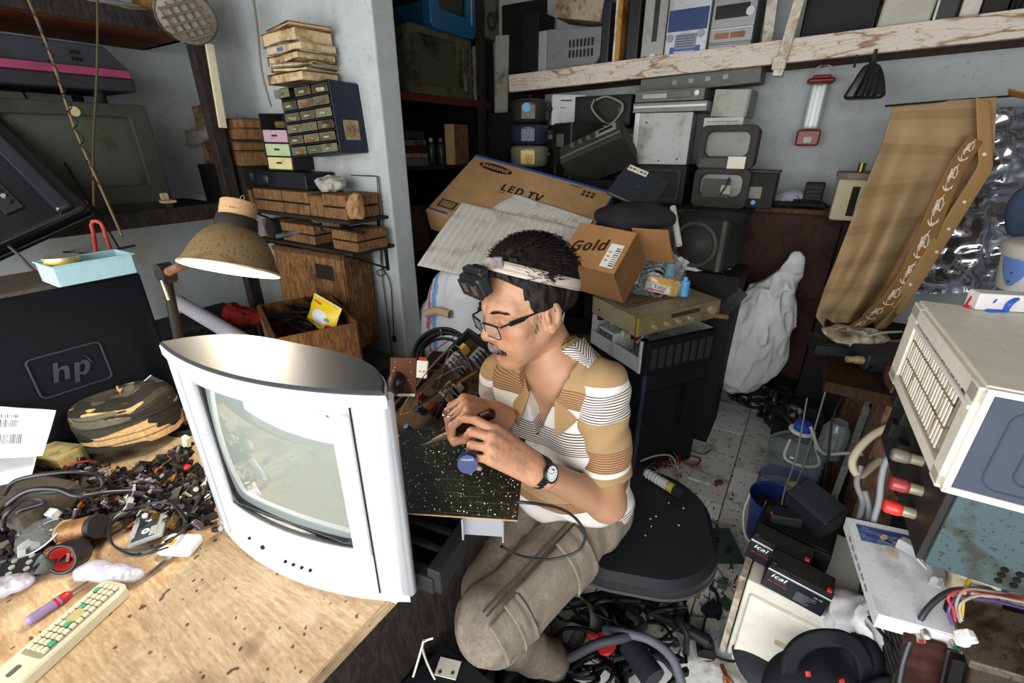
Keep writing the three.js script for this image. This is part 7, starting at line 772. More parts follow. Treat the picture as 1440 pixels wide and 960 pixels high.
// ---------- white sack, rubbish bags, bottle, bucket ----------
{
const q=zRect(995,345,1117,540,-2.72),H=q.h;const sk=G('white_sack','tall white plastic sack tied at its neck, standing on the black rubbish bag','sack',[q.x+0.02,q.y,-2.72]);
const SK1=V(0.08,H*0.6,0),SK2=V(0.13,H*0.86,0);P(sk,'bag',nets((x,y,z)=>{let d=elli(x,y,z,-0.02,H*0.26,0,0.2,H*0.32,0.17);d=smin(d,elli(x,y,z,0.05,H*0.52,0.01,0.14,H*0.26,0.12),0.1);d=smin(d,cone(x,y,z,SK1,SK2,0.085,0.05),0.08);d=smin(d,elli(x,y,z,0.15,H*0.93,0,0.045,H*0.07,0.03),0.02);const q=x*5+y*3;return d+0.03*noise3(x*6,y*5,z*6)+0.034*Math.abs(noise3(x*11+y*5,y*4,z*11))+0.016*Math.abs(noise3(x*24,y*11,z*24))-0.016;},[-0.3,-0.06,-0.26],[0.34,H+0.06,0.26],0.0105),m('#dcdde0',0.42,0,T_soft));P(sk,'tie',mv(new THREE.TorusGeometry(0.05,0.006,6,20).rotateX(Math.PI/2),0.128,H*0.86,0),m('#c9cacc',0.5,0,null));
const bb=oY(1050,598,0.0);S('black_rubbish_bag','shiny black rubbish bag slumped on the tiles under the white sack','rubbish bag',crumple(null,[0.24,0.12,0.2],0.12,131,0.012),m('#17181b',0.22,0,null),[bb.x+0.04,0.006,bb.z-0.28]);S('grey_rubbish_bag','smaller grey-black rubbish bag beside the water bottle','rubbish bag',crumple(null,[0.17,0.1,0.14],0.1,137,0.012),m('#23252b',0.25,0,null),[bb.x+0.2,0.006,bb.z-0.12]);
[['#b02a1e',1112,548,'crumpled red wrapper by the rubbish bags'],['#2f5a3c',1128,560,'crumpled green wrapper by the rubbish bags'],['#8a2018',1105,560,'dark red rag by the rubbish bags'],['#93876a',1120,585,'buff paper scrap by the water bottle']].forEach(([h,x,y,l],k)=>{const p=oY(x,y,0.12);S('wrapper',l,'wrapper',crumple(null,[0.07,0.035,0.05],0.05,140+k,0.008),m(h,0.5,0,null),[p.x,0.1,p.z]);});S('scrap_bin_box','dark carton under the crumpled wrappers','carton',MG(B(0.34,0.09,0.3,0,0.045,0,0.004),B(0.35,0.01,0.31,0,0.09,0,0.002)),m('#2f2a26',0.9),[0.24,0.006,-2.72]);
const bt=G('water_bottle','large clear water bottle with a blue cap and carrying handle','bottle',[0.165,0.007,-2.04],[10,0,0]);const pr=[[0,0.004],[0.1,0],[0.112,0.012]];for(let k=0;k<7;k++){const y=0.03+k*0.034;pr.push([0.112,y],[0.107,y+0.017]);}pr.push([0.112,0.272],[0.104,0.3],[0.06,0.338],[0.03,0.352],[0.026,0.376],[0,0.376]);
P(bt,'shell',lathe(pr,34),m('#dfe8ee',0.06,0,null,{transmission:0.92,thickness:0}));P(bt,'cap',lathe([[0,0.41],[0.03,0.41],[0.033,0.404],[0.033,0.378],[0,0.376]],24),m('#2d55c0',0.4,0,null));P(bt,'neck_collar',lathe([[0.034,0.368],[0.05,0.366],[0.05,0.373],[0.034,0.376]],24),m('#e6e8ea',0.35,0,null));P(bt,'handle',tube([[-0.045,0.345,0.05],[-0.06,0.29,0.112],[0,0.275,0.122],[0.06,0.29,0.112],[0.045,0.345,0.05]],0.006,26,8),m('#eef2f4',0.2,0,null,{transmission:0.4,thickness:0}));P(bt,'label',lathe([[0.1135,0.04],[0.1135,0.1]],34),m('#3a6fc4',0.4,0,null),null,null,'blue label');const bl2=P(bt,'label_mark',B(0.04,0.02,0.002,0.03,0.07,0.111,0.001),m('#c8d4ea',0.4,0,null),null,[15,0,0]);
const bu=oY(1064,752,0.02),bk=G('blue_bucket','small blue bucket with a white handle behind the pale case','bucket',[bu.x+0.045,0.007,bu.z-0.03]);P(bk,'pail',lathe([[0,0],[0.085,0],[0.105,0.19],[0.11,0.2],[0.106,0.202],[0.1,0.19],[0.08,0.006],[0,0.006]],30),m('#2a3f8c',0.4,0,T_soft));P(bk,'handle',tube([[-0.105,0.19,0.01],[-0.11,0.12,0.06],[-0.08,0.05,0.11],[-0.03,0.03,0.118]],0.005),m('#e6e6e6',0.4,0,null));for(let k=0;k<6;k++){const r=rng(60+k);P(bk,'contents',B(0.06,0.02,0.03,(r()-0.5)*0.09,0.15+k*0.012,(r()-0.5)*0.09,0.003),m(['#1c1c1f','#2c2c30','#b02a26','#18181a','#55565a','#202024'][k],0.5),null,[r()*180,r()*30,r()*30]);}
S('glass_jug','clear plastic jar body hanging beside the rough post','jar',lathe([[0,0],[0.04,0],[0.045,0.06],[0.045,0.12],[0.03,0.14],[0.03,0.15]],20),m('#cfd8da',0.1,0,null,{transmission:0.8,thickness:0}),at(1165,640,1.75));
}
// ---------- office chair ----------
{
const c=V(-0.265,0,-1.1),o=G('office_chair','black padded swivel chair under the seated man','chair',c,[20,0,0]);const M_se=m('#202226',0.5,0,T_soft);
P(o,'seat',mv(rot(ext(rrect(0.44,0.44,0.17),0.035,0.018,16),-90),0,0.405,0),M_se);P(o,'edge_piping',mv(rot((()=>{const s=rrect(0.478,0.478,0.188);s.holes.push(rrect(0.46,0.46,0.178));return ext(s,0.006,0.002,16);})(),-90),0,0.402,0),m('#3d3e42',0.45,0,null));P(o,'seat_plate',B(0.26,0.03,0.24,0,0.385,0,0.01),m('#17181a',0.5));P(o,'lever_box',B(0.14,0.05,0.1,0.14,0.36,0.02,0.012),m('#1d1f24',0.45));P(o,'gas_column',C(0.028,0.034,0.26,0,0.24,0,20),m('#1c1c1e',0.4,0.2));P(o,'hub',C(0.05,0.06,0.06,0,0.1,0,24),m('#1b1b1d',0.5));
for(let k=0;k<5;k++){const a=k*72*D+0.3,x=Math.cos(a),z=Math.sin(a);P(o,'base_arm',bar([x*0.04,0.105,z*0.04],[x*0.28,0.075,z*0.28],0.02,10),m('#1c1d20',0.45));const w=P(o,'caster',mv(rot(C(0.028,0.028,0.04,0,0,0,18),90),x*0.28,0.035,z*0.28),m('#151517',0.5));P(w,'caster_fork',B(0.03,0.03,0.03,x*0.28,0.066,z*0.28,0.006),m('#1c1d20',0.5));}
const sp=rng(17);for(let k=0;k<7;k++)P(o,'paint_speck',C(0.002+sp()*0.002,0.002,0.0008,0.02+sp()*0.17,0.4585,-0.15+sp()*0.3,8),m('#d8d8d4',0.7,0,null));
// torch on the seat edge
const a=oY(908,664,0.48),b=oY(960,695,0.48),f=G('clip_torch','clear torch with a black and brass head lying on the chair edge','torch',a);axes(f,b.clone().sub(a),V(0,1,0));const L=a.distanceTo(b);P(f,'clear_tube',rot(lathe([[0,0],[0.014,0],[0.017,L*0.6],[0,L*0.6]],16),0,0,-90),m('#d5d8d8',0.15,0,null,{transmission:0.6,thickness:0}));P(f,'brass_ring',rot(C(0.017,0.017,L*0.14,0,L*0.7,0,16),0,0,-90),m('#b8a84a',0.35,0.5,null));P(f,'black_head',rot(C(0.021,0.016,L*0.24,0,L*0.89,0,16),0,0,-90),m('#1b1b1c',0.4,0,null));for(let k=0;k<6;k++)P(f,'thread_ring',rot(mv(new THREE.TorusGeometry(0.0155,0.0012,5,16).rotateX(Math.PI/2),0,0.01+k*L*0.09,0),0,0,-90),m('#c6c9c9',0.3,0,null));
}
// ---------- floor litter ----------
{
const fy=0.008;const T_news=tex(512,384,(g,w,h)=>{g.fillStyle='#c4c0b8';g.fillRect(0,0,w,h);const r=rng(6);g.fillStyle='#8b867e';for(let c=0;c<6;c++)for(let k=0;k<44;k++)if(!(c>0&&c<5&&k>12))g.fillRect(10+c*84,8+k*8.4,60+r()*14,3);g.fillStyle='#9aa6ac';g.fillRect(96,118,330,250);g.fillStyle='#8f8a72';g.save();g.translate(150,330);g.rotate(-0.7);g.fillRect(0,-8,210,16);g.restore();});
const c=[[944,866],[1036,871],[1052,926],[962,930]].map(([x,y])=>oY(x,y,fy+0.012));S('newspaper','torn newspaper sheet with a blue-grey picture on the tiles','newspaper',quad(c[3],c[2],c[1],c[0],0.004,10),m('#ffffff',0.9,0,T_news));
// floor cables
const r=rng(501),fl=(pts,y=0.012)=>pts.map(([x,yy,h])=>oY(x,yy,h??y));const cb=(l,pts,rad,h,n='floor_cable')=>cable(n,l,fl(pts),rad,cordM(h,0.5));
cb('black cable running past the newspaper to the pale case',[[960,800],[985,815],[1005,830],[1012,855],[1010,870,0.03]],0.006,'#26272a');cb('thin black cord crossing the newspaper',[[992,868,0.03],[989,890,0.03],[995,915,0.03],[1020,928,0.03],[1048,926,0.02],[1056,905],[1044,880]],0.004,'#202124');cb('black cord hanging along the pale case side',[[1050,790,0.1],[1053,830,0.1],[1040,852],[1035,870]],0.004,'#1f2023');cb('thin dark wire on the tiles by the bucket',[[985,728],[1005,735],[1016,755],[1025,785],[1030,800]],0.003,'#3a4038');cb('dark green wire running to the chair',[[900,716],[935,712],[965,718],[990,730]],0.004,'#2e3430');cb('thin grey wire ring on the white tiles',[[1000,812],[1010,820],[1008,828],[998,824],[999,814]],0.0018,'#6a6862');cb('long thin wire down the white tiles',[[1005,790],[1001,820],[994,850],[991,860]],0.0018,'#55534e');cb('thin wire slanting across the white tiles',[[1003,790],[1020,815],[1036,840]],0.0015,'#6d6a64');
// wires by the tower
[['#8c2a30',[[885,590,0.1],[905,610,0.08],[935,632,0.05],[968,640,0.02],[985,645,0.02],[975,655,0.015],[945,640,0.03]],'thick red wire looped at the tower foot'],['#a9a491',[[882,600,0.12],[910,612,0.1],[932,620,0.08],[940,640,0.06],[952,665,0.03]],'grey-white cable at the tower foot'],['#a8a090',[[900,648,0.1],[925,640,0.12],[945,642,0.1],[954,665,0.04],[950,690,0.03]],'cream cable arching by the chair edge'],['#5c1c24',[[888,580,0.16],[900,598,0.16],[930,605,0.14],[937,618,0.1]],'thin maroon wire curling at the tower side'],['#7a1e1a',[[900,640,0.05],[920,650,0.05],[945,655,0.03],[958,670,0.02]],'dark red wire bundle under the chair edge'],['#6d675a',[[945,650,0.02],[965,634,0.02],[990,638,0.015],[1000,632,0.02]],'drab wire with bare ends on the tiles']].forEach(([h,p,l])=>cb(l,p,0.0045,h));for(let k=0;k<8;k++){const q=[];for(let j=0;j<6;j++)q.push([885+r()*75,600+r()*65,0.02+r()*0.07]);cb('tangled thin wire at the foot of the black tower',q,0.0025,['#6e2a2a','#8d8674','#3a3430','#7a5a4a'][k%4]);const o=scene.children[scene.children.length-1];o.userData.group='thin wires at the tower foot';}
// cable heap in the near foreground
for(let k=0;k<22;k++){const q=[],x0=770+r()*190,y0=840+r()*120;let x1=x0,y1=y0;for(let j=0;j<9;j++){x1=Math.min(965,Math.max(765,x1+(r()-0.5)*90));y1=Math.min(965,Math.max(845,y1+(r()-0.5)*60));q.push([x1,y1,0.02+r()*0.13]);}cb('black cable in the tangled heap beneath the chair',q,0.004+r()*0.006,['#1a1b1e','#24252a','#101114','#2f3138'][k%4]);scene.children[scene.children.length-1].userData.group='cables heaped beneath the chair';}
cb('broad shiny grey cable bowing over the heap',[[850,885,0.2],[880,890,0.24],[915,900,0.24],[945,925,0.2],[960,965,0.15]],0.013,'#5a5d64');cb('broad shiny black cable bowing across the heap',[[800,925,0.16],[840,905,0.22],[880,895,0.24],[905,880,0.22],[885,862,0.16]],0.013,'#3b3d43');S('black_boot','long black plastic housing lying in the cable heap','housing',bar(oY(885,905,0.16),oY(920,955,0.16),0.035,16),m('#222328',0.45),null);
S('red_disc','round red plastic disc in the cable heap','disc',lathe([[0,0.012],[0.03,0.012],[0.034,0.008],[0.034,0],[0,0]],20),m('#a81f22',0.4,0,null),oY(852,905,0.12),[0,20,10]);S('red_scrap','crushed red plastic scrap in the cable heap','scrap',crumple(null,[0.03,0.018,0.02],0.03,151,0.005),m('#a02424',0.4,0,null),oY(835,898,0.11));S('grey_tub','pale grey tub lying in the heap beneath the chair','tub',lathe([[0,0],[0.07,0],[0.085,0.1],[0.08,0.1],[0.066,0.006],[0,0.006]],24),m('#8d8c84',0.6,0,T_dirt),oY(830,885,0.02),[0,40,30]);
S('copper_fitting','rusty copper spring clip near the newspaper','clip',MG(bar([0,0,0],[0.05,0.01,0.02],0.007),mv(new THREE.TorusGeometry(0.018,0.006,6,16),0.055,0.014,0.024)),m('#9a5a38',0.4,0.5,T_rust),oY(1015,935,0.03),[-40,0,0]);S('slate_shoe','slate grey soft case lying between newspaper and backpack','case',nets((x,y,z)=>elli(x,y,z,0,0.04,0,0.1,0.045,0.065)+0.01*noise3(x*12,y*12,z*12),[-0.14,-0.02,-0.1],[0.14,0.1,0.1],0.009),m('#33363e',0.85),oY(1068,948,0.02),[-30,0,0]);
// boards and scraps on the tiles
const pb=oY(1000,772,fy+0.01);const mb=G('green_board','dusty green circuit board lying on the tiles by the chair','circuit board',[pb.x,0.04,pb.z],[32,6,0]);P(mb,'board',B(0.2,0.003,0.16,0,0,0,0),m('#3c4a40',0.6,0,T_dust));for(let k=0;k<10;k++)P(mb,'component',B(0.02,0.012,0.014,(r()-0.5)*0.16,0.007,(r()-0.5)*0.12,0.001),m(['#22252a','#7a7d78','#3a3a3a'][k%3],0.5));const md=oY(965,790,0.02),gd=G('disk_drive','grey metal disk drive scrap by the chair edge','disk drive',[md.x,0.008,md.z],[25,0,0]);P(gd,'case',B(0.12,0.03,0.09,0,0.015,0,0.002),m('#8d9094',0.4,0.5));P(gd,'lid',B(0.1,0.002,0.07,0,0.031,0,0),m('#a9acb0',0.35,0.6));P(gd,'blue_panel',B(0.05,0.002,0.03,0.02,0.0325,0.01,0),m('#4a5a7a',0.4));
[[985,672,0.1,0.07,'#dcdad4','white plastic lid piece on the tiles'],[1010,680,0.04,0.02,'#7c4a30','brown shard on the tiles'],[1015,825,0.02,0.03,'#4a5a58','small dark chip on the tiles'],[1022,850,0.05,0.04,'#3a5a4a','small green board scrap on the tiles'],[978,838,0.03,0.015,'#8a6030','dry leaf scrap on the tiles'],[1000,860,0.06,0.05,'#22242a','black plug scrap touching the newspaper'],[1049,838,0.02,0.03,'#3a5ac0','tiny blue scrap by the pale case'],[1000,820,0.015,0.01,'#6a5a40','tiny brown crumb on the tiles'],[960,760,0.05,0.04,'#6c6f70','grey plastic piece by the chair']].forEach(([x,y,w,d,h,l],k)=>{const p=oY(x,y,fy);S('floor_scrap',l,'scrap',ext([[-w/2,-d/2],[w/2,-d/3],[w/2.4,d/2],[-w/2.6,d/2.2]],0.008+(k%3)*0.008,0.001).rotateX(-Math.PI/2),m(h,0.6,0,T_dirt),[p.x,0.0075,p.z],[k*47,0,0]);});
// fine dirt
const gs=[];for(let k=0;k<420;k++){const p=oY(930+r()*150,580+r()*340,0.007),s=0.0015+r()*0.004;const g=new THREE.BoxGeometry(s*(1+r()*4),s*0.6,s);g.rotateY(r()*6);gs.push(mv(g,p.x,0.0078,p.z));}const dt=S('floor_dirt','brown crumbs and dirt scattered over the white tiles','dirt',MG(gs),m('#4a3d2e',0.9,0,null));dt.userData.kind='stuff';
// dark box with white bracket by the bench leg
const kk=oY(627,908,0.42),bx=G('steel_box','blue-black steel box with a rusty screw at the bench foot','box',[kk.x,0,kk.z+0.0],[0,0,0]);{const a=oY(560,965,0.42),b=oY(695,962,0.42),A=a.sub(kk),Bv=b.sub(kk);const g=ext([[0,0],[Bv.x*1.6,-Bv.z*1.6],[(A.x+Bv.x)*1.6,-(A.z+Bv.z)*1.6],[A.x*1.6,-A.z*1.6]],0.416,0.003);P(bx,'body',mv(rot(g,-90),0,0.003,0),m('#1f2229',0.45,0.3,T_soft));P(bx,'rusty_screw',C(0.006,0.007,0.006,0.045,0.424,0.03,10),m('#7a5040',0.7,0.3,T_rust));}
const p1=oY(630,940,0.424),br=G('spring_bracket','white metal bracket with a bent wire spring on the steel box','bracket',p1,[20,0,0]);P(br,'plate',MG(B(0.05,0.003,0.04,0,0.002,0,0.001)),m('#dcdacb',0.5,0.1,T_soft));const wr=[at(612,955,0.98),at(608,948,0.985),at(594,905,0.93),at(602,899,0.92),at(609,897,0.92)].map((p)=>p.clone().sub(p1).applyAxisAngle(V(0,1,0),-20*D));P(br,'spring_wire',tube(wr,0.0024,30),m('#e2e0d2',0.45,0.2,null));const wr2=[at(596,900,0.92),at(588,928,0.93),at(581,951,0.94)].map((p)=>p.clone().sub(p1).applyAxisAngle(V(0,1,0),-20*D));P(br,'spring_wire',tube(wr2,0.0024,16),m('#e2e0d2',0.45,0.2,null));for(const[x,z]of[[0.014,0.008],[-0.014,0.012]])P(br,'screw_hole',C(0.004,0.004,0.001,x,0.004,z,10),m('#4a4640',0.7,0,null));
}
// ---------- the repairman ----------
const J={head:V(-0.48,1.175,-0.815),neck:at(785,516,1.06),ls:at(846,552,1.0),rs:at(706,536,1.15),le:at(853,706,1.09),lw:at(752,660,0.92),lk:at(692,624,0.885),re:at(716,652,1.26),rw:at(697,582,1.03),rk:at(654,568,0.985),pel:V(-0.42,0.55,-0.98),lh:V(-0.335,0.54,-0.965),rh:V(-0.49,0.54,-0.985),lkn:V(-0.415,0.5,-0.555),rkn:V(-0.475,0.47,-0.65),la:V(-0.36,0.1,-0.78),ra:V(-0.47,0.1,-0.84)};
{
const man=G('person','man with moustache and glasses in a tan striped polo shirt soldering a circuit board','person',[J.pel.x,0,J.pel.z]);const O=man.position.clone();const toLocal=(g)=>g.translate(-O.x,-O.y,-O.z);
const HM=new THREE.Matrix4().compose(J.head,new THREE.Quaternion().setFromEuler(new THREE.Euler(8*D,-25*D,4*D,'YXZ')),V(1.04,1.04,1.04));const hp=(x,y,z)=>V(x,y,z).applyMatrix4(HM);
const colour=(g,f)=>{const p=g.attributes.position,c=new Float32Array(p.count*3);for(let i=0;i<p.count;i++){const q=f(p.getX(i),p.getY(i),p.getZ(i));c[3*i]=q[0];c[3*i+1]=q[1];c[3*i+2]=q[2];}g.setAttribute('color',new THREE.BufferAttribute(c,3));return g;};
const skin=(x,y,z,s=0)=>{const n=1+0.08*noise3(x*40,y*40,z*40)+0.05*noise3(x*160,y*160,z*160);return[0.4*n+s*0.06,0.208*n,0.118*n];};
// head
const head=(x,y,z)=>{
const X=Math.abs(x);let d=elli(x,y,z,0,0.038,-0.014,0.075,0.084,0.099);
d=smin(d,elli(x,y,z,0,-0.038,0.026,0.058,0.078,0.064),0.05);d=smin(d,cone(X,y,z,V(0.05,-0.04,0.0),V(0.018,-0.099,0.06),0.02,0.017),0.025);d=smin(d,elli(x,y,z,0,-0.104,0.069,0.024,0.017,0.018),0.022);
d=smin(d,elli(X,y,z,0.043,-0.022,0.062,0.026,0.02,0.02),0.03);d=smin(d,cone(X,y,z,V(0.01,0.02,0.086),V(0.044,0.022,0.066),0.012,0.011),0.022);d=smin(d,elli(X,y,z,0.034,-0.062,0.058,0.024,0.024,0.02),0.03);
d=smax(d,-elli(X,y,z,0.031,-0.001,0.1,0.019,0.012,0.016),0.014);
d=smin(d,elli(X,y,z,0.031,-0.003,0.075,0.0145,0.011,0.0125),0.004);
d=smin(d,cone(x,y,z,V(0,0.008,0.084),V(0,-0.03,0.107),0.009,0.0125),0.014);d=smin(d,elli(X,y,z,0.013,-0.037,0.095,0.0095,0.008,0.011),0.007);d=smax(d,-elli(X,y,z,0.008,-0.044,0.101,0.0042,0.004,0.006),0.003);
d=smin(d,elli(x,y,z,0,-0.058,0.082,0.03,0.014,0.014),0.016);d=smin(d,elli(x,y,z,0,-0.0655,0.0945,0.023,0.0052,0.007),0.004);d=smin(d,elli(x,y,z,0,-0.0755,0.0925,0.0195,0.0058,0.0075),0.004);d=smax(d,-elli(x,y,z,0,-0.0705,0.1,0.022,0.0012,0.008),0.002);
// ears
let e=elli(X,y,z,0.078,-0.006,-0.008,0.009,0.033,0.02);e=smin(e,elli(X,y,z,0.077,-0.034,0.0,0.008,0.01,0.009),0.008);e=smax(e,-elli(X,y,z,0.087,-0.002,-0.004,0.007,0.02,0.011),0.005);e=smin(e,elli(X,y,z,0.082,-0.008,0.008,0.005,0.009,0.005),0.005);d=smin(d,e,0.006);
return d+0.0006*noise3(x*120,y*120,z*120);
};
const gHead=nets((x,y,z)=>smin(head(x,y,z),cone(x,y,z,V(0,-0.06,-0.02),V(0.005,-0.19,-0.055),0.052,0.06),0.02),[-0.105,-0.2,-0.13],[0.105,0.135,0.13],0.0034);
colour(gHead,(x,y,z)=>{const c=skin(x,y,z,(z>0.08&&y<0&&y>-0.05)?0.6:Math.abs(Math.abs(x)-0.04)<0.02&&y<-0.01&&y>-0.05&&z>0.04?0.5:0);const lip=z>0.083&&Math.abs(x)<0.024&&y<-0.061&&y>-0.0825;if(lip)return[0.27,0.1,0.085];const st=(y<-0.06&&z>0.02)?0.12:0;const brow=0;return c.map((q,i)=>q*(1-st)+[0.18,0.13,0.11][i]*st);});
gHead.applyMatrix4(HM);
// torso frame
const sp=J.neck.clone().sub(J.pel).normalize(),L0=J.ls.clone().sub(J.rs),lf=L0.clone().addScaledVector(sp,-L0.dot(sp)).normalize(),fr=lf.clone().cross(sp).normalize().negate(),SL=J.pel.distanceTo(J.neck);
if(fr.z<0)fr.negate();
const tc=(x,y,z)=>{const px=x-J.pel.x,py=y-J.pel.y,pz=z-J.pel.z;return[px*lf.x+py*lf.y+pz*lf.z,px*sp.x+py*sp.y+pz*sp.z,px*fr.x+py*fr.y+pz*fr.z];};
const RS1=J.rs.clone().lerp(J.neck,0.22),LS1=J.ls.clone().lerp(J.neck,0.22);const torso=(x,y,z,o=0)=>{const[a,b,c]=tc(x,y,z);let d=elli(a,b,c,0,0.31,0.0,0.142+o,0.17+o,0.115+o);d=smin(d,elli(a,b,c,0,0.13,0.022,0.165+o,0.17+o,0.13+o),0.06);d=smin(d,elli(a,b,c,0,0.02,0,0.172+o,0.12+o,0.13+o),0.06);d=smin(d,cone(x,y,z,RS1,J.neck,0.057+o,0.066+o),0.06);d=smin(d,cone(x,y,z,LS1,J.neck,0.057+o,0.066+o),0.05);d=smin(d,elli(a,b,c,0.07,0.33,0.06,0.08+o,0.07+o,0.06+o),0.05);return smin(d,elli(a,b,c,-0.07,0.33,0.06,0.08+o,0.07+o,0.06+o),0.05);};
const nk0=hp(0,-0.08,-0.025),arm=(x,y,z)=>Math.min(smin(cone(x,y,z,J.ls,J.le,0.052,0.041),cone(x,y,z,J.le,J.lw,0.043,0.027),0.03),smin(cone(x,y,z,J.rs,J.re,0.05,0.04),cone(x,y,z,J.re,J.rw,0.042,0.027),0.03));
const legs=(x,y,z,o=0)=>Math.min(smin(cone(x,y,z,J.lh,J.lkn,0.085+o,0.066+o),cone(x,y,z,J.lkn,J.la,0.058+o,0.045+o),0.05),smin(cone(x,y,z,J.rh,J.rkn,0.085+o,0.064+o),cone(x,y,z,J.rkn,J.ra,0.056+o,0.045+o),0.05));
const nk1=J.neck.clone().addScaledVector(sp,-0.03),nk2=J.neck.clone().addScaledVector(sp,-0.02);const gBody=nets((x,y,z)=>Math.min(smin(torso(x,y,z,-0.022),cone(x,y,z,nk0,nk1,0.053,0.066),0.03),arm(x,y,z),legs(x,y,z,-0.016)),[-0.72,0.04,-1.25],[-0.08,1.16,-0.42],0.0105);colour(gBody,skin);
// fingers: chains of short bones rooted in the palm
const hand=(W,Kc,N0,thumbUp,curls,thumb,lo)=>{
const Dv=Kc.clone().sub(W).normalize(),N=N0.clone().addScaledVector(Dv,-N0.dot(Dv)).normalize(),Sd=Dv.clone().cross(N).normalize();if(Sd.dot(thumbUp)<0)Sd.negate();const bones=[],plen=W.distanceTo(Kc);
const offs=[0.03,0.01,-0.01,-0.028],lens=[[0.043,0.026,0.02],[0.047,0.03,0.021],[0.044,0.028,0.02],[0.034,0.021,0.018]],rad=[0.0098,0.01,0.0094,0.0084];
const palm=[];offs.forEach((o,i)=>{const k=Kc.clone().addScaledVector(Sd,o).addScaledVector(N,i===1||i===2?0.004:-0.002).addScaledVector(Dv,[0,0.004,0,-0.008][i]);palm.push([W.clone().addScaledVector(Sd,o*0.55),k]);let p=k.clone(),a=0,pts=[p];const fan=(1.5-i)*0.07;for(let j=0;j<3;j++){a+=curls[i][j]*D;const dir=Dv.clone().multiplyScalar(Math.cos(a)).addScaledVector(N,-Math.sin(a)).addScaledVector(Sd,fan+(curls[i][3]||0)).normalize();const q=p.clone().addScaledVector(dir,lens[i][j]);bones.push([p,q,rad[i]*(1-j*0.1),rad[i]*(1-(j+1)*0.1),i]);p=q;pts.push(p);}});
let tp=W.clone().addScaledVector(Dv,0.025).addScaledVector(Sd,0.024).addScaledVector(N,-0.008);const troot=tp.clone();thumb.forEach(([d,s,n,l],j)=>{const q=tp.clone().addScaledVector(Dv.clone().multiplyScalar(d).addScaledVector(Sd,s).addScaledVector(N,n).normalize(),l);bones.push([tp,q,0.0125-j*0.0013,0.0115-j*0.0014,4]);tp=q;});
const W0=W.clone().addScaledVector(Dv,-0.03);const fn=(x,y,z)=>{let pd=cone(x,y,z,palm[0][0],palm[0][1],0.018,0.0125);for(let i=1;i<4;i++)pd=smin(pd,cone(x,y,z,palm[i][0],palm[i][1],0.018,0.0125),0.012);pd=smin(pd,cone(x,y,z,W0,W,0.026,0.024),0.02);let all=pd;const per=[9,9,9,9,9];for(const[a,b,ra,rb,i]of bones){const c=cone(x,y,z,a,b,ra,rb);per[i]=per[i]>8?c:smin(per[i],c,0.004);}for(let i=0;i<5;i++)all=smin(all,per[i],i===4?0.012:0.005);return all+0.0005*noise3(x*150,y*150,z*150);};
const bb=new THREE.Box3();bones.forEach(([a,b])=>{bb.expandByPoint(a);bb.expandByPoint(b);});bb.expandByPoint(W.clone().addScaledVector(Dv,-0.035));palm.forEach(([a,b])=>{bb.expandByPoint(a);bb.expandByPoint(b);});bb.expandByScalar(0.022);
const g=nets(fn,bb.min.toArray(),bb.max.toArray(),0.0034);const tips=bones.filter((b,i)=>(i%3===2));colour(g,(x,y,z)=>{const c=skin(x,y,z,0.3);return c;});return{g,bones,N,Dv,Sd};
};
const Lh=hand(J.lw,J.lk,UPV.clone().multiplyScalar(0.55).addScaledVector(FW,-0.75),UPV,[[18,38,22,-0.05],[42,62,35],[52,66,38],[56,62,40]],[[0.75,0.5,-0.5,0.04],[0.85,-0.05,-0.55,0.03],[0.8,-0.3,-0.6,0.025]]);
const Rh=hand(J.rw,J.rk,UPV.clone().multiplyScalar(0.8).addScaledVector(FW,-0.45),UPV.clone().negate().addScaledVector(FW,-0.8),[[62,50,30],[66,58,34],[62,60,36],[58,58,36]],[[0.6,0.55,-0.5,0.04],[0.75,0.25,-0.7,0.03],[0.8,0.0,-0.6,0.025]]);
const gB=mergeGeometries([gBody,gHead,Lh.g,Rh.g].map((g)=>{const q=g;q.deleteAttribute('uv');return q;}));gB.setAttribute('uv',new THREE.Float32BufferAttribute(new Float32Array(gB.attributes.position.count*2),2));
P(man,'body',own(toLocal(gB)),new THREE.MeshPhysicalMaterial({color:'#ffffff',vertexColors:true,roughness:0.52,sheen:0.15,bumpMap:null}));
// nails
[Lh,Rh].forEach((h)=>h.bones.forEach(([a,b,ra,rb,i],k)=>{if(k%3!==2)return;const d=b.clone().sub(a).normalize(),n=h.N.clone().addScaledVector(d,-h.N.dot(d)).normalize();const o=new THREE.Mesh(uvM(new THREE.SphereGeometry(0.0055,10,6)),m('#c9987e',0.35,0,null));o.name='fingernail';o.scale.set(0.85,0.3,1.1);axes(o,d.clone().cross(n),n);o.position.copy(b.clone().addScaledVector(n,rb*0.86).sub(O));o.castShadow=o.receiveShadow=true;man.add(o);}));
// shirt
const band=(list,base)=>tex(16,2048,(g,w,h)=>{g.fillStyle=base;g.fillRect(0,0,w,h);for(const[a,b,c,line,n]of list){const y0=h*(1-b),y1=h*(1-a);if(c){g.fillStyle=c;g.fillRect(0,y0,w,y1-y0);}if(line){g.fillStyle=line;for(let k=0;k<n;k++){const s=(y1-y0)/n;g.fillRect(0,y0+k*s+s*0.3,w,s*0.42);}}}});
const TAN='#977b55',WH='#d2cec8',DK='#3b2a26',BR='#6b3a22';
const T_tor=band([[0.0,0.1,WH],[0.1,0.2,WH,DK,8],[0.2,0.36,WH],[0.36,0.42,TAN,BR,6],[0.42,0.62,TAN],[0.62,0.715,WH],[0.715,0.8,WH,DK,10],[0.8,0.89,WH],[0.89,0.975,TAN,BR,9],[0.975,1.0,TAN]],TAN),T_slv=band([[0.0,0.1,TAN],[0.1,0.15,WH],[0.15,0.34,TAN,BR,9],[0.34,0.6,TAN],[0.6,0.84,WH,DK,11],[0.84,0.9,WH],[0.9,1.0,TAN]],TAN);
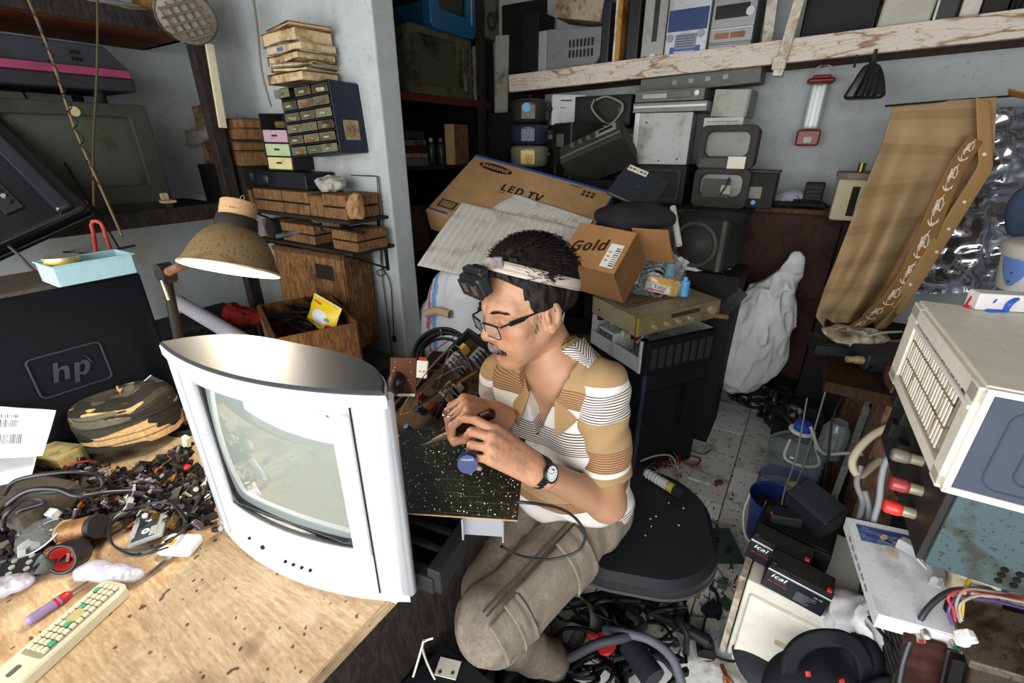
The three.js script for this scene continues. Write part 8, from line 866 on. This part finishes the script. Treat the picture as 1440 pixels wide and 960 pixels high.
const cloth=(t)=>new THREE.MeshPhysicalMaterial({map:t,roughness:0.9,sheen:0.25,sheenRoughness:0.6,bumpMap:T_bump,bumpScale:0.0006});
const wr=(x,y,z,k=1)=>{const[a,b,c]=tc(x,y,z);return k*(0.0045*Math.sin(b*60+a*26+noise3(a*9,b*9,c*9)*4)*Math.max(0,Math.min(1,(0.3-b)*5))+0.006*noise3(a*15,b*11,c*15));};
const armX=(x,y,z,A,Bq)=>{const ex=Bq.x-A.x,ey=Bq.y-A.y,ez=Bq.z-A.z;return((x-A.x)*ex+(y-A.y)*ey+(z-A.z)*ez)/(ex*ex+ey*ey+ez*ez);};
const shT=(x,y,z)=>{const[a,b,c]=tc(x,y,z);let d=torso(x,y,z,0.006)+wr(x,y,z);d=Math.max(d,-(b+0.06));const n=cone(x,y,z,nk0,nk2,0.058,0.068);d=Math.max(d,-n);const vx=Math.abs(a+0.01),vy=b-(SL-0.115);d=Math.max(d,-Math.max(vx-Math.max(0,vy)*0.42,-vy,-c+0.02));return d;};
const gT=nets(shT,[-0.72,0.44,-1.22],[-0.12,1.12,-0.6],0.0072);{const p=gT.attributes.position,uv=gT.attributes.uv;for(let i=0;i<p.count;i++){const[a,b]=tc(p.getX(i),p.getY(i),p.getZ(i));uv.setXY(i,a*3,Math.max(0.005,Math.min(0.995,(b+0.06)/(SL+0.09))));}}P(man,'shirt',own(toLocal(gT)),cloth(T_tor),null,null,'tan, white and brown striped polo shirt');
const hitS=(px,py)=>{const r=ray(px,py);let t=0.8,p=null;for(let i=0;i<200;i++){p=EYE.clone().addScaledVector(r,t);const d=shT(p.x,p.y,p.z);if(d<0.0012)break;t=Math.min(1.09,t+Math.min(0.02,d*0.6));}return p.addScaledVector(r,-0.003);};
const T_yoke=tex(128,128,(g,w,h)=>{g.fillStyle=WH;g.fillRect(0,0,w,h);g.strokeStyle=DK;g.lineWidth=4;for(let k=-6;k<14;k++){g.beginPath();g.moveTo(0,k*12+40);g.lineTo(64,k*12);g.lineTo(128,k*12+40);g.stroke();}});
P(man,'shoulder_yoke',own(toLocal(sheet((u,v)=>hitS(806+42*v+(u-0.5)*(32-26*v),484+42*v+(u-0.5)*(-20+16*v)),8,10,0.002))),cloth(T_yoke),null,null,'striped shoulder insert');
const sleeve=(A,E,k,r0)=>{const end=0.72,A1=A.clone().lerp(E,-0.06),A2=A.clone().lerp(E,0.8);const f=(x,y,z)=>{const t=armX(x,y,z,A,E);const w=0.0022*Math.sin(t*26+(x-z)*50+noise3(x*14,y*14,z*14)*3)+0.004*noise3(x*16,y*16,z*16);return Math.max(cone(x,y,z,A1,A2,r0,0.061)+w,(t-end)*0.29);};const bb=new THREE.Box3().setFromPoints([A,E]).expandByScalar(0.1);const g=nets(f,bb.min.toArray(),bb.max.toArray(),0.0062),p=g.attributes.position,uv=g.attributes.uv;for(let i=0;i<p.count;i++){const t=armX(p.getX(i),p.getY(i),p.getZ(i),A,E);uv.setXY(i,0.5,Math.max(0.005,Math.min(0.995,1-(t+0.22)/(end+0.225))));}return P(man,'sleeve',own(toLocal(g)),cloth(T_slv));};
sleeve(J.ls,J.le,0,0.06);sleeve(J.rs,J.re,1,0.059);
// collar and placket
const M_col=m('#977b55',0.9,0,null),nc=J.neck.clone().addScaledVector(sp,0.0).addScaledVector(fr,0.004);
P(man,'collar',own(toLocal(sheet((u,v)=>{const a=-2.72+u*5.44,front=Math.max(0,Math.abs(a)-1.6)/1.12,r=0.071+v*0.024*(1+0.5*front),dn=0.024-v*(0.046+0.02*front)-front*0.04;return nc.clone().addScaledVector(lf,Math.sin(a)*r*1.06).addScaledVector(fr,-Math.cos(a)*r*(1+0.34*front)).addScaledVector(sp,dn);},50,8,0.004))),M_col,null,null,'tan collar');
const pc=(b,a,c)=>J.pel.clone().addScaledVector(sp,b).addScaledVector(lf,a).addScaledVector(fr,c);
for(let k=0;k<3;k++){const p=pc(SL-0.13-k*0.05,-0.008,0.14-k*0.004);const bt=new THREE.Mesh(uvM(C(0.005,0.005,0.0025,0,0,0,12)),m('#d8d4c8',0.4,0,null));bt.name='shirt_button';axes(bt,lf,fr);bt.position.copy(p.sub(O));man.add(bt);}
P(man,'necklace',toLocal(tube([0,1,2,3,4,5,6].map((k)=>{const a=-2.6+k*0.867,f_=0.5-0.5*Math.cos(a),t_=0.5-0.42*f_,r_=0.0745-0.012*t_;return nk1.clone().lerp(nk0,t_).addScaledVector(lf,Math.sin(a)*r_).addScaledVector(fr,-Math.cos(a)*r_);}),0.0022)),m('#2a241e',0.4,0.2,null));
// trousers
const trF=(x,y,z)=>{const[a,b,c]=tc(x,y,z);let d=Math.min(9,legs(x,y,z,0.008));d=smin(d,elli(a,b,c,0,-0.005,-0.005,0.168,0.1,0.128),0.05);const kn=Math.hypot(x-J.lkn.x,y-J.lkn.y,z-J.lkn.z);d+=0.007*noise3(x*14,y*14,z*14)+0.004*Math.sin(y*70+z*38+noise3(x*10,y*10,z*10)*5)*Math.exp(-kn*kn*40)+0.004*Math.sin((z-x)*60)*Math.max(0,1-Math.abs(z+0.88)*6);return Math.max(d,(J.la.y-0.01)-y,b-0.05-Math.max(0,c-0.06)*2);};
const T_cot=field(256,256,(u,v)=>{const k=1+0.1*tn(u,v,90,4)+0.14*fbm(u,v,6,3);return[126*k,117*k,104*k];});const M_tr=m('#ffffff',0.92,0,T_cot,{bumpMap:T_bump,bumpScale:0.0008});
P(man,'trousers',toLocal(nets(trF,[-0.66,0.06,-1.24],[-0.14,0.72,-0.44],0.0095)),M_tr,null,null,'grey-brown cargo trousers');
// cargo pocket on the outer thigh
const th=J.lkn.clone().sub(J.lh).normalize(),side=V(0.75,0.55,0.35).addScaledVector(th,-V(0.75,0.55,0.35).dot(th)).normalize(),pk=(t,s,o)=>J.lh.clone().lerp(J.lkn,t).addScaledVector(side,0.085-t*0.012+o);const ux=th.clone(),across=th.clone().cross(side).normalize();
const patch=(n,t0,t1,w0,w1,o,th_)=>P(man,n,own(toLocal(sheet((u,v)=>{const t=t0+(t1-t0)*u,a=(w0+(w1-w0)*v)/0.085,r=0.1-t*0.018+o+0.003*noise3(u*4,v*4,t0*9);return J.lh.clone().lerp(J.lkn,t).addScaledVector(side,Math.cos(a)*r).addScaledVector(across,Math.sin(a)*r);},14,14,th_))),M_tr);
patch('pocket',0.36,0.86,-0.075,0.05,0.004,0.008);patch('pocket_flap',0.34,0.52,-0.08,0.054,0.011,0.006);patch('pocket',0.88,1.08,-0.06,0.04,0.004,0.008);patch('pocket_flap',0.86,0.96,-0.065,0.045,0.01,0.006);
for(const w of[0.058,0.07])P(man,'seam',toLocal(tube([0.1,0.3,0.5,0.7,0.9,1.05].map((t)=>{const a=w/0.085,r=0.102-t*0.018;return J.lh.clone().lerp(J.lkn,t).addScaledVector(side,Math.cos(a)*r).addScaledVector(across,Math.sin(a)*r);}),0.0022)),m('#4d463c',0.9,0,null));
for(const s of['l','r']){const a=J[s+'a'],q=[a.x,0.03,a.z+0.05];P(man,'shoe',toLocal(nets((x,y,z)=>Math.max(smin(elli(x,y,z,a.x,0.045,a.z+0.06,0.048,0.05,0.12),elli(x,y,z,a.x,0.06,a.z-0.01,0.042,0.06,0.06),0.03),0.008-y),[a.x-0.08,0,a.z-0.1],[a.x+0.08,0.15,a.z+0.22],0.009)),m('#1a1a1c',0.5,0,null));}
// hair
const hair=nets((x,y,z)=>{const X=Math.abs(x);let d=elli(x,y,z,0,0.042,-0.016,0.083,0.094,0.108);const lk=0.005*noise3(x*60+y*20,y*30,z*60)+0.004*noise3(x*130,y*60,z*130);d+=lk+0.007*noise3(x*22,y*22,z*22)-0.006*Math.max(0,Math.min(1,(y-0.05)*14));const line=y-(0.088-Math.max(0,0.075-z)*0.85);const back=z<-0.005?y+0.045+(z+0.005)*0.3:line;const lim=z>-0.01?(X>0.062&&z<0.045?y-(0.012-(z+0.01)*0.1):line):back;d=Math.max(d,-lim*0.8);return Math.max(d,-(head(x,y,z)+0.004));},[-0.11,-0.08,-0.14],[0.11,0.16,0.12],0.0036);hair.applyMatrix4(HM);
const tufts=[];const hr=rng(808);for(let k=0;k<1500;k++){const a=hr()*6.283,e=0.25+hr()*1.25,dx=Math.cos(a)*Math.cos(e),dz=Math.sin(a)*Math.cos(e),dy=Math.sin(e);if(dz>0.55&&dy<0.75)continue;const r=0.99,p=V(dx*0.083*r,0.044+dy*0.096*r,-0.016+dz*0.108*r),n=V(dx,dy+0.15,dz).normalize(),t=V(-0.5+dx*0.7+(hr()-0.5)*0.6,-0.25,-0.55+dz*0.4+(hr()-0.5)*0.7);t.addScaledVector(n,-t.dot(n)).normalize();const q=p.clone().addScaledVector(n,0.004+hr()*0.008).addScaledVector(t,0.014),w=q.clone().addScaledVector(t,0.012).addScaledVector(n,-0.004+hr()*0.006);const g=tube([p,q,w],0.0007,3,3);tufts.push(g);}const gH=MG(hair,tufts.map((g)=>g.applyMatrix4(HM)));P(man,'hair',toLocal(gH),m('#17120f',0.6,0,null));
const strands=(n,seed,f,rad)=>{const r=rng(seed),gs=[];for(let k=0;k<n;k++){const[p,d,l]=f(r);gs.push(tube([p,p.clone().addScaledVector(d,l*0.5).add(V(0,0,0.0015)),p.clone().addScaledVector(d,l)],rad,4,4));}return MG(gs).applyMatrix4(HM);};
P(man,'moustache',toLocal(strands(230,31,(r)=>{const x=(r()-0.5)*0.056,X=Math.abs(x)/0.028;return[V(x,-0.05-X*0.006-r()*0.006,0.1005-X*X*0.017),V(x*14+(r()-0.5)*0.6,-1,0.25).normalize(),0.011+r()*0.005];},0.00075)),m('#2b2420',0.6,0,null));P(man,'moustache',toLocal(strands(90,32,(r)=>{const x=(r()-0.5)*0.05,X=Math.abs(x)/0.025;return[V(x,-0.051-r()*0.006,0.102-X*X*0.016),V(x*14+(r()-0.5)*0.6,-1,0.25).normalize(),0.012];},0.0008)),m('#7d756c',0.6,0,null),null,null,'grey hairs');
for(const s of[-1,1])P(man,'eyebrow',toLocal(strands(60,40+s,(r)=>{const t=r();return[V(s*(0.014+t*0.034),0.018+0.005*Math.sin(t*3)+(r()-0.5)*0.005,0.0985-t*t*0.02),V(s*1,0.15,-0.25).normalize(),0.009];},0.0007)),m('#221a15',0.6,0,null));P(man,'sideburn',toLocal(strands(70,47,(r)=>{const s=r()>0.5?1:-1,y=-0.03+r()*0.06;return[V(s*(0.0715-(r())*0.004),y,0.012+r()*0.02+(y<0?0.004:0)),V(0,-1,-0.2).normalize(),0.008];},0.0004)),m('#2a211c',0.6,0,null));
// ring
{const[a,b]=Rh.bones[4];const rg=new THREE.Mesh(uvM(new THREE.TorusGeometry(0.0112,0.002,8,22)),m('#c9cacc',0.2,0.95,null));rg.name='silver_ring';rg.position.copy(a.clone().lerp(b,-0.45).sub(O));rg.quaternion.setFromUnitVectors(V(0,0,1),b.clone().sub(a).normalize());man.add(rg);}

// ---------- what he wears and holds ----------
const gl=G('eyeglasses','black half-rim eyeglasses on the man','glasses',hp(0,0,0.1));gl.quaternion.setFromRotationMatrix(new THREE.Matrix4().extractRotation(HM));const M_gl=m('#141316',0.3,0.2,null);
for(const s of[-1,1]){const rim=rrect(0.05,0.03,0.009);const pts=rim.getPoints(6).map((p)=>V(p.x,p.y,0));const g=tube(pts,0.0012,50,5,true);P(gl,'rim',g,M_gl,[s*0.0315,-0.014,0.008],[s*8,8,0]);P(gl,'lens',ext(rrect(0.048,0.028,0.008),0.001,0),m('#f4f6f6',0.02,0,null,{transmission:0.96,thickness:0}),[s*0.0315,-0.014,0.0075],[s*8,8,0]);P(gl,'top_bar',B(0.05,0.004,0.003,0,0,0,0.001),M_gl,[s*0.0315,0.0015,0.009],[s*8,8,0]);P(gl,'temple',MG(bar([s*0.058,0.0,0.003],[s*0.079,0.012,-0.1],0.0022,6),B(0.004,0.01,0.05,s*0.067,0.004,-0.04,0.001).rotateX(0)),M_gl);}P(gl,'bridge',tube([[-0.008,-0.006,0.009],[0,-0.002,0.011],[0.008,-0.006,0.009]],0.0014),M_gl);
const hm=G('head_magnifier','black flip-up magnifier visor on a grimy white head strap','magnifier',hp(0,0.08,0.09));hm.quaternion.copy(gl.quaternion);const M_v=m('#1b1b1d',0.35,0,null);
const st=(u,v)=>{const a=u*6.2832,s_=Math.sin(a),c_=Math.cos(a),yv=0.026+(v-0.5)*0.026,k_=0.5,A_=(s_/0.093)**2+(k_*c_/0.107)**2+(c_/0.119)**2,B_=2*yv*k_*c_/0.107**2,C_=(yv/0.107)**2-1,r_=(-B_+Math.sqrt(B_*B_-4*A_*C_))/(2*A_);return V(r_*s_,0.042+yv+k_*r_*c_-0.08,-0.016+r_*c_-0.09);};P(hm,'strap',own(sheet(st,60,3,0.003)),m('#b4aca2',0.95,0,T_dirt));P(hm,'visor',MG(B(0.084,0.044,0.03,0,0.006,0.018,0.008),B(0.078,0.014,0.02,0,0.03,0.01,0.005)),M_v,null,[0,14,0]);for(const s of[-1,1]){P(hm,'lens_frame',(()=>{const q=rrect(0.04,0.034,0.004);q.holes.push(rrect(0.032,0.026,0.003));return ext(q,0.006,0.001);})(),M_v,[s*0.02,-0.006,0.03],[0,14,0]);P(hm,'lens',B(0.033,0.027,0.002,0,0,0,0),m('#8d7a6c',0.05,0,null,{transmission:0.6,thickness:0}),[s*0.02,-0.006,0.033],[0,14,0]);}P(hm,'hinge',MG(B(0.05,0.022,0.02,0.008,0.026,0.012,0.004),rot(C(0.007,0.007,0.06,0,0,0,12),0,0,90).translate(0.004,0.026,0.02)),M_v);P(hm,'cloth_loop',B(0.022,0.034,0.008,0.038,0.032,-0.004,0.003),m('#75686a',0.95,0,T_dirt),null,[30,0,0],'frayed plaid cloth loop');P(hm,'white_tie',bar([-0.035,0.01,0.02],[-0.02,0.022,0.016],0.004,7),m('#d5d0c0',0.8,0,null));
// watch
const wd=J.lw.clone().sub(J.le).normalize(),wn=UPV.clone().multiplyScalar(0.35).addScaledVector(FW,-0.9);wn.addScaledVector(wd,-wn.dot(wd)).normalize();const wp=J.le.clone().lerp(J.lw,0.97),wa=G('wristwatch','black wristwatch with a round white face on the man','watch',wp);axes(wa,wd,wn);P(wa,'strap',rot(lathe([[0.0315,-0.011],[0.034,-0.0115],[0.034,0.0115],[0.0315,0.011]],30),0,0,90),m('#161618',0.6,0,null));P(wa,'case',C(0.0185,0.0185,0.007,0,0.0355,0,28),m('#1b1b1e',0.35,0.1,null));const T_dial=tex(128,128,(g,w)=>{g.fillStyle='#e9ebea';g.fillRect(0,0,w,w);g.fillStyle='#15161a';for(let k=0;k<12;k++){const a=k*Math.PI/6;g.save();g.translate(64,64);g.rotate(a);g.fillRect(-3,-56,6,14);g.restore();}g.fillRect(48,92,32,12);g.lineWidth=5;g.strokeStyle='#15161a';g.beginPath();g.moveTo(64,64);g.lineTo(100,58);g.moveTo(64,64);g.lineTo(40,84);g.stroke();});const dl=new THREE.CircleGeometry(0.0155,28).rotateX(-Math.PI/2);P(wa,'dial',own(mv(dl,0,0.0395,0)),m('#ffffff',0.4,0,T_dial),null,null,'round white dial');P(wa,'bezel',mv(new THREE.TorusGeometry(0.0175,0.002,8,30).rotateX(Math.PI/2),0,0.039,0),m('#141417',0.35,0,null));
// soldering iron
const tip=oY(594,627,0.868),he=at(694,580,0.95),si=G('soldering_iron','soldering iron with a brown wooden handle in the right hand of the man','soldering iron',tip);axes(si,he.clone().sub(tip),V(0,1,0));const SLn=tip.distanceTo(he);P(si,'tip',rot(lathe([[0,0],[0.0016,0.002],[0.003,SLn*0.16],[0,SLn*0.16]],10),0,0,-90),m('#8d857c',0.35,0.7,null));P(si,'barrel',rot(lathe([[0.003,SLn*0.14],[0.006,SLn*0.17],[0.0065,SLn*0.4],[0.005,SLn*0.42]],12),0,0,-90),m('#7d6e60',0.5,0.5,T_rust));P(si,'heat_guard',rot(lathe([[0.005,SLn*0.4],[0.012,SLn*0.42],[0.013,SLn*0.52],[0.009,SLn*0.54]],14),0,0,-90),m('#5c4a3c',0.6,0.2,T_rust));P(si,'handle',rot(lathe([[0.009,SLn*0.53],[0.0115,SLn*0.56],[0.0125,SLn*0.75],[0.0115,SLn*0.98],[0.008,SLn],[0,SLn]],16),0,0,-90),m('#9a5a2c',0.5,0,T_oldwood),null,null,'brown wooden handle');
// solder reel in the left hand
const rc=at(658,650,0.875),re_=G('solder_reel','small blue solder reel in the left hand of the man','reel',rc);axes(re_,RT,UPV.clone().multiplyScalar(0.75).addScaledVector(FW,-0.2));P(re_,'flange',disc(0.0195,0.003,0,0,0.007,26),m('#1f2f66',0.4,0,null));P(re_,'flange',disc(0.0195,0.003,0,0,-0.007,26),m('#1f2f66',0.4,0,null));P(re_,'solder_winding',disc(0.015,0.012,0,0,0,22),m('#a8aaac',0.35,0.8,null));P(re_,'lettering',letters('SOLDER',0.0045,0.0006),m('#a8b0c8',0.5,0,null),[0,0.011,0.0087]);
// circuit board under repair
const c1=oY(728,731,0.862),c0=oY(590,722,0.862),X=c1.clone().sub(c0).normalize(),Zd=X.clone().cross(V(0,1,0)).normalize(),T_pcb=tex(1024,1024,(g,w,h)=>{g.fillStyle='#131a12';g.fillRect(0,0,w,h);const r=rng(90);g.strokeStyle='#1a2419';g.lineWidth=9;for(let k=0;k<90;k++){let x=r()*w,y=r()*h;g.beginPath();g.moveTo(x,y);for(let j=0;j<4;j++){r()>0.5?x+=(r()-0.5)*300:y+=(r()-0.5)*300;g.lineTo(x,y);}g.stroke();}for(let k=0;k<1500;k++){const x=r()*w,y=r()*h,s=1.2+r()*2.4;g.fillStyle=r()>0.25?'#4f5a4a':'#a3aa9a';g.beginPath();g.arc(x,y,s,0,7);g.fill();}g.fillStyle='#8d9684';for(let c=0;c<26;c++){const x=r()*w,y=r()*h,a=r()>0.5,n=8+Math.floor(r()*14);for(let k=0;k<n;k++){g.beginPath();g.arc(x+(a?k*11:0),y+(a?0:k*11),2.6,0,7);g.fill();}}g.strokeStyle='#4f5a4a';g.lineWidth=3;for(let k=0;k<18;k++){const x=r()*w,y=r()*h;g.strokeRect(x,y,60+r()*120,4);}});
const pb=G('television_board','large dark green television circuit board dotted with solder held over the chassis','circuit board',c1);axes(pb,X,V(0,1,0));const W=0.3,Dp=0.27;P(pb,'board',own(new THREE.BoxGeometry(W,0.0018,Dp).translate(-W/2,0,-Dp/2)),m('#ffffff',0.35,0,T_pcb),null,null,'solder side of the board');P(pb,'board_edge',B(W,0.0022,0.003,-W/2,-0.001,0,0),m('#a88a5c',0.7,0,null));const rs_=rng(66),sol=[];for(let k=0;k<260;k++)sol.push(mv(new THREE.SphereGeometry(0.0011+rs_()*0.0008,6,4),-rs_()*W*0.96-0.005,0.0013,-rs_()*Dp*0.95-0.005));const so2=P(pb,'solder_joints',MG(sol),m('#d5d8d2',0.25,0.9,null));so2.userData.kind='stuff';const hsk=P(pb,'heat_sink',MG(B(0.075,0.05,0.003,-0.065,-0.026,-0.008,0),B(0.003,0.05,0.024,-0.103,-0.026,-0.004,0),B(0.003,0.05,0.024,-0.027,-0.026,-0.004,0)),m('#c6c8d4',0.3,0.7,null),null,null,'bent aluminium heat sink');for(let k=0;k<8;k++)P(pb,'component',C(0.009,0.009,0.03,-0.12-(k%4)*0.04,-0.017,-0.05-Math.floor(k/4)*0.07,12),m('#22242c',0.4,0,null));
cable('board_lead','black lead drooping from the circuit board over his lap',[oY(712,706,0.85),at(735,706,0.88),at(790,716,0.92),at(815,735,0.95),at(823,755,0.97),at(812,775,0.99),at(775,786,1.0),at(735,782,0.98),at(705,768,0.92)],0.0032,cordM('#1f2229',0.4));
}
scene.traverse((o)=>{if(o.isMesh){o.castShadow=true;o.receiveShadow=true;}});
renderer.render(scene,camera);
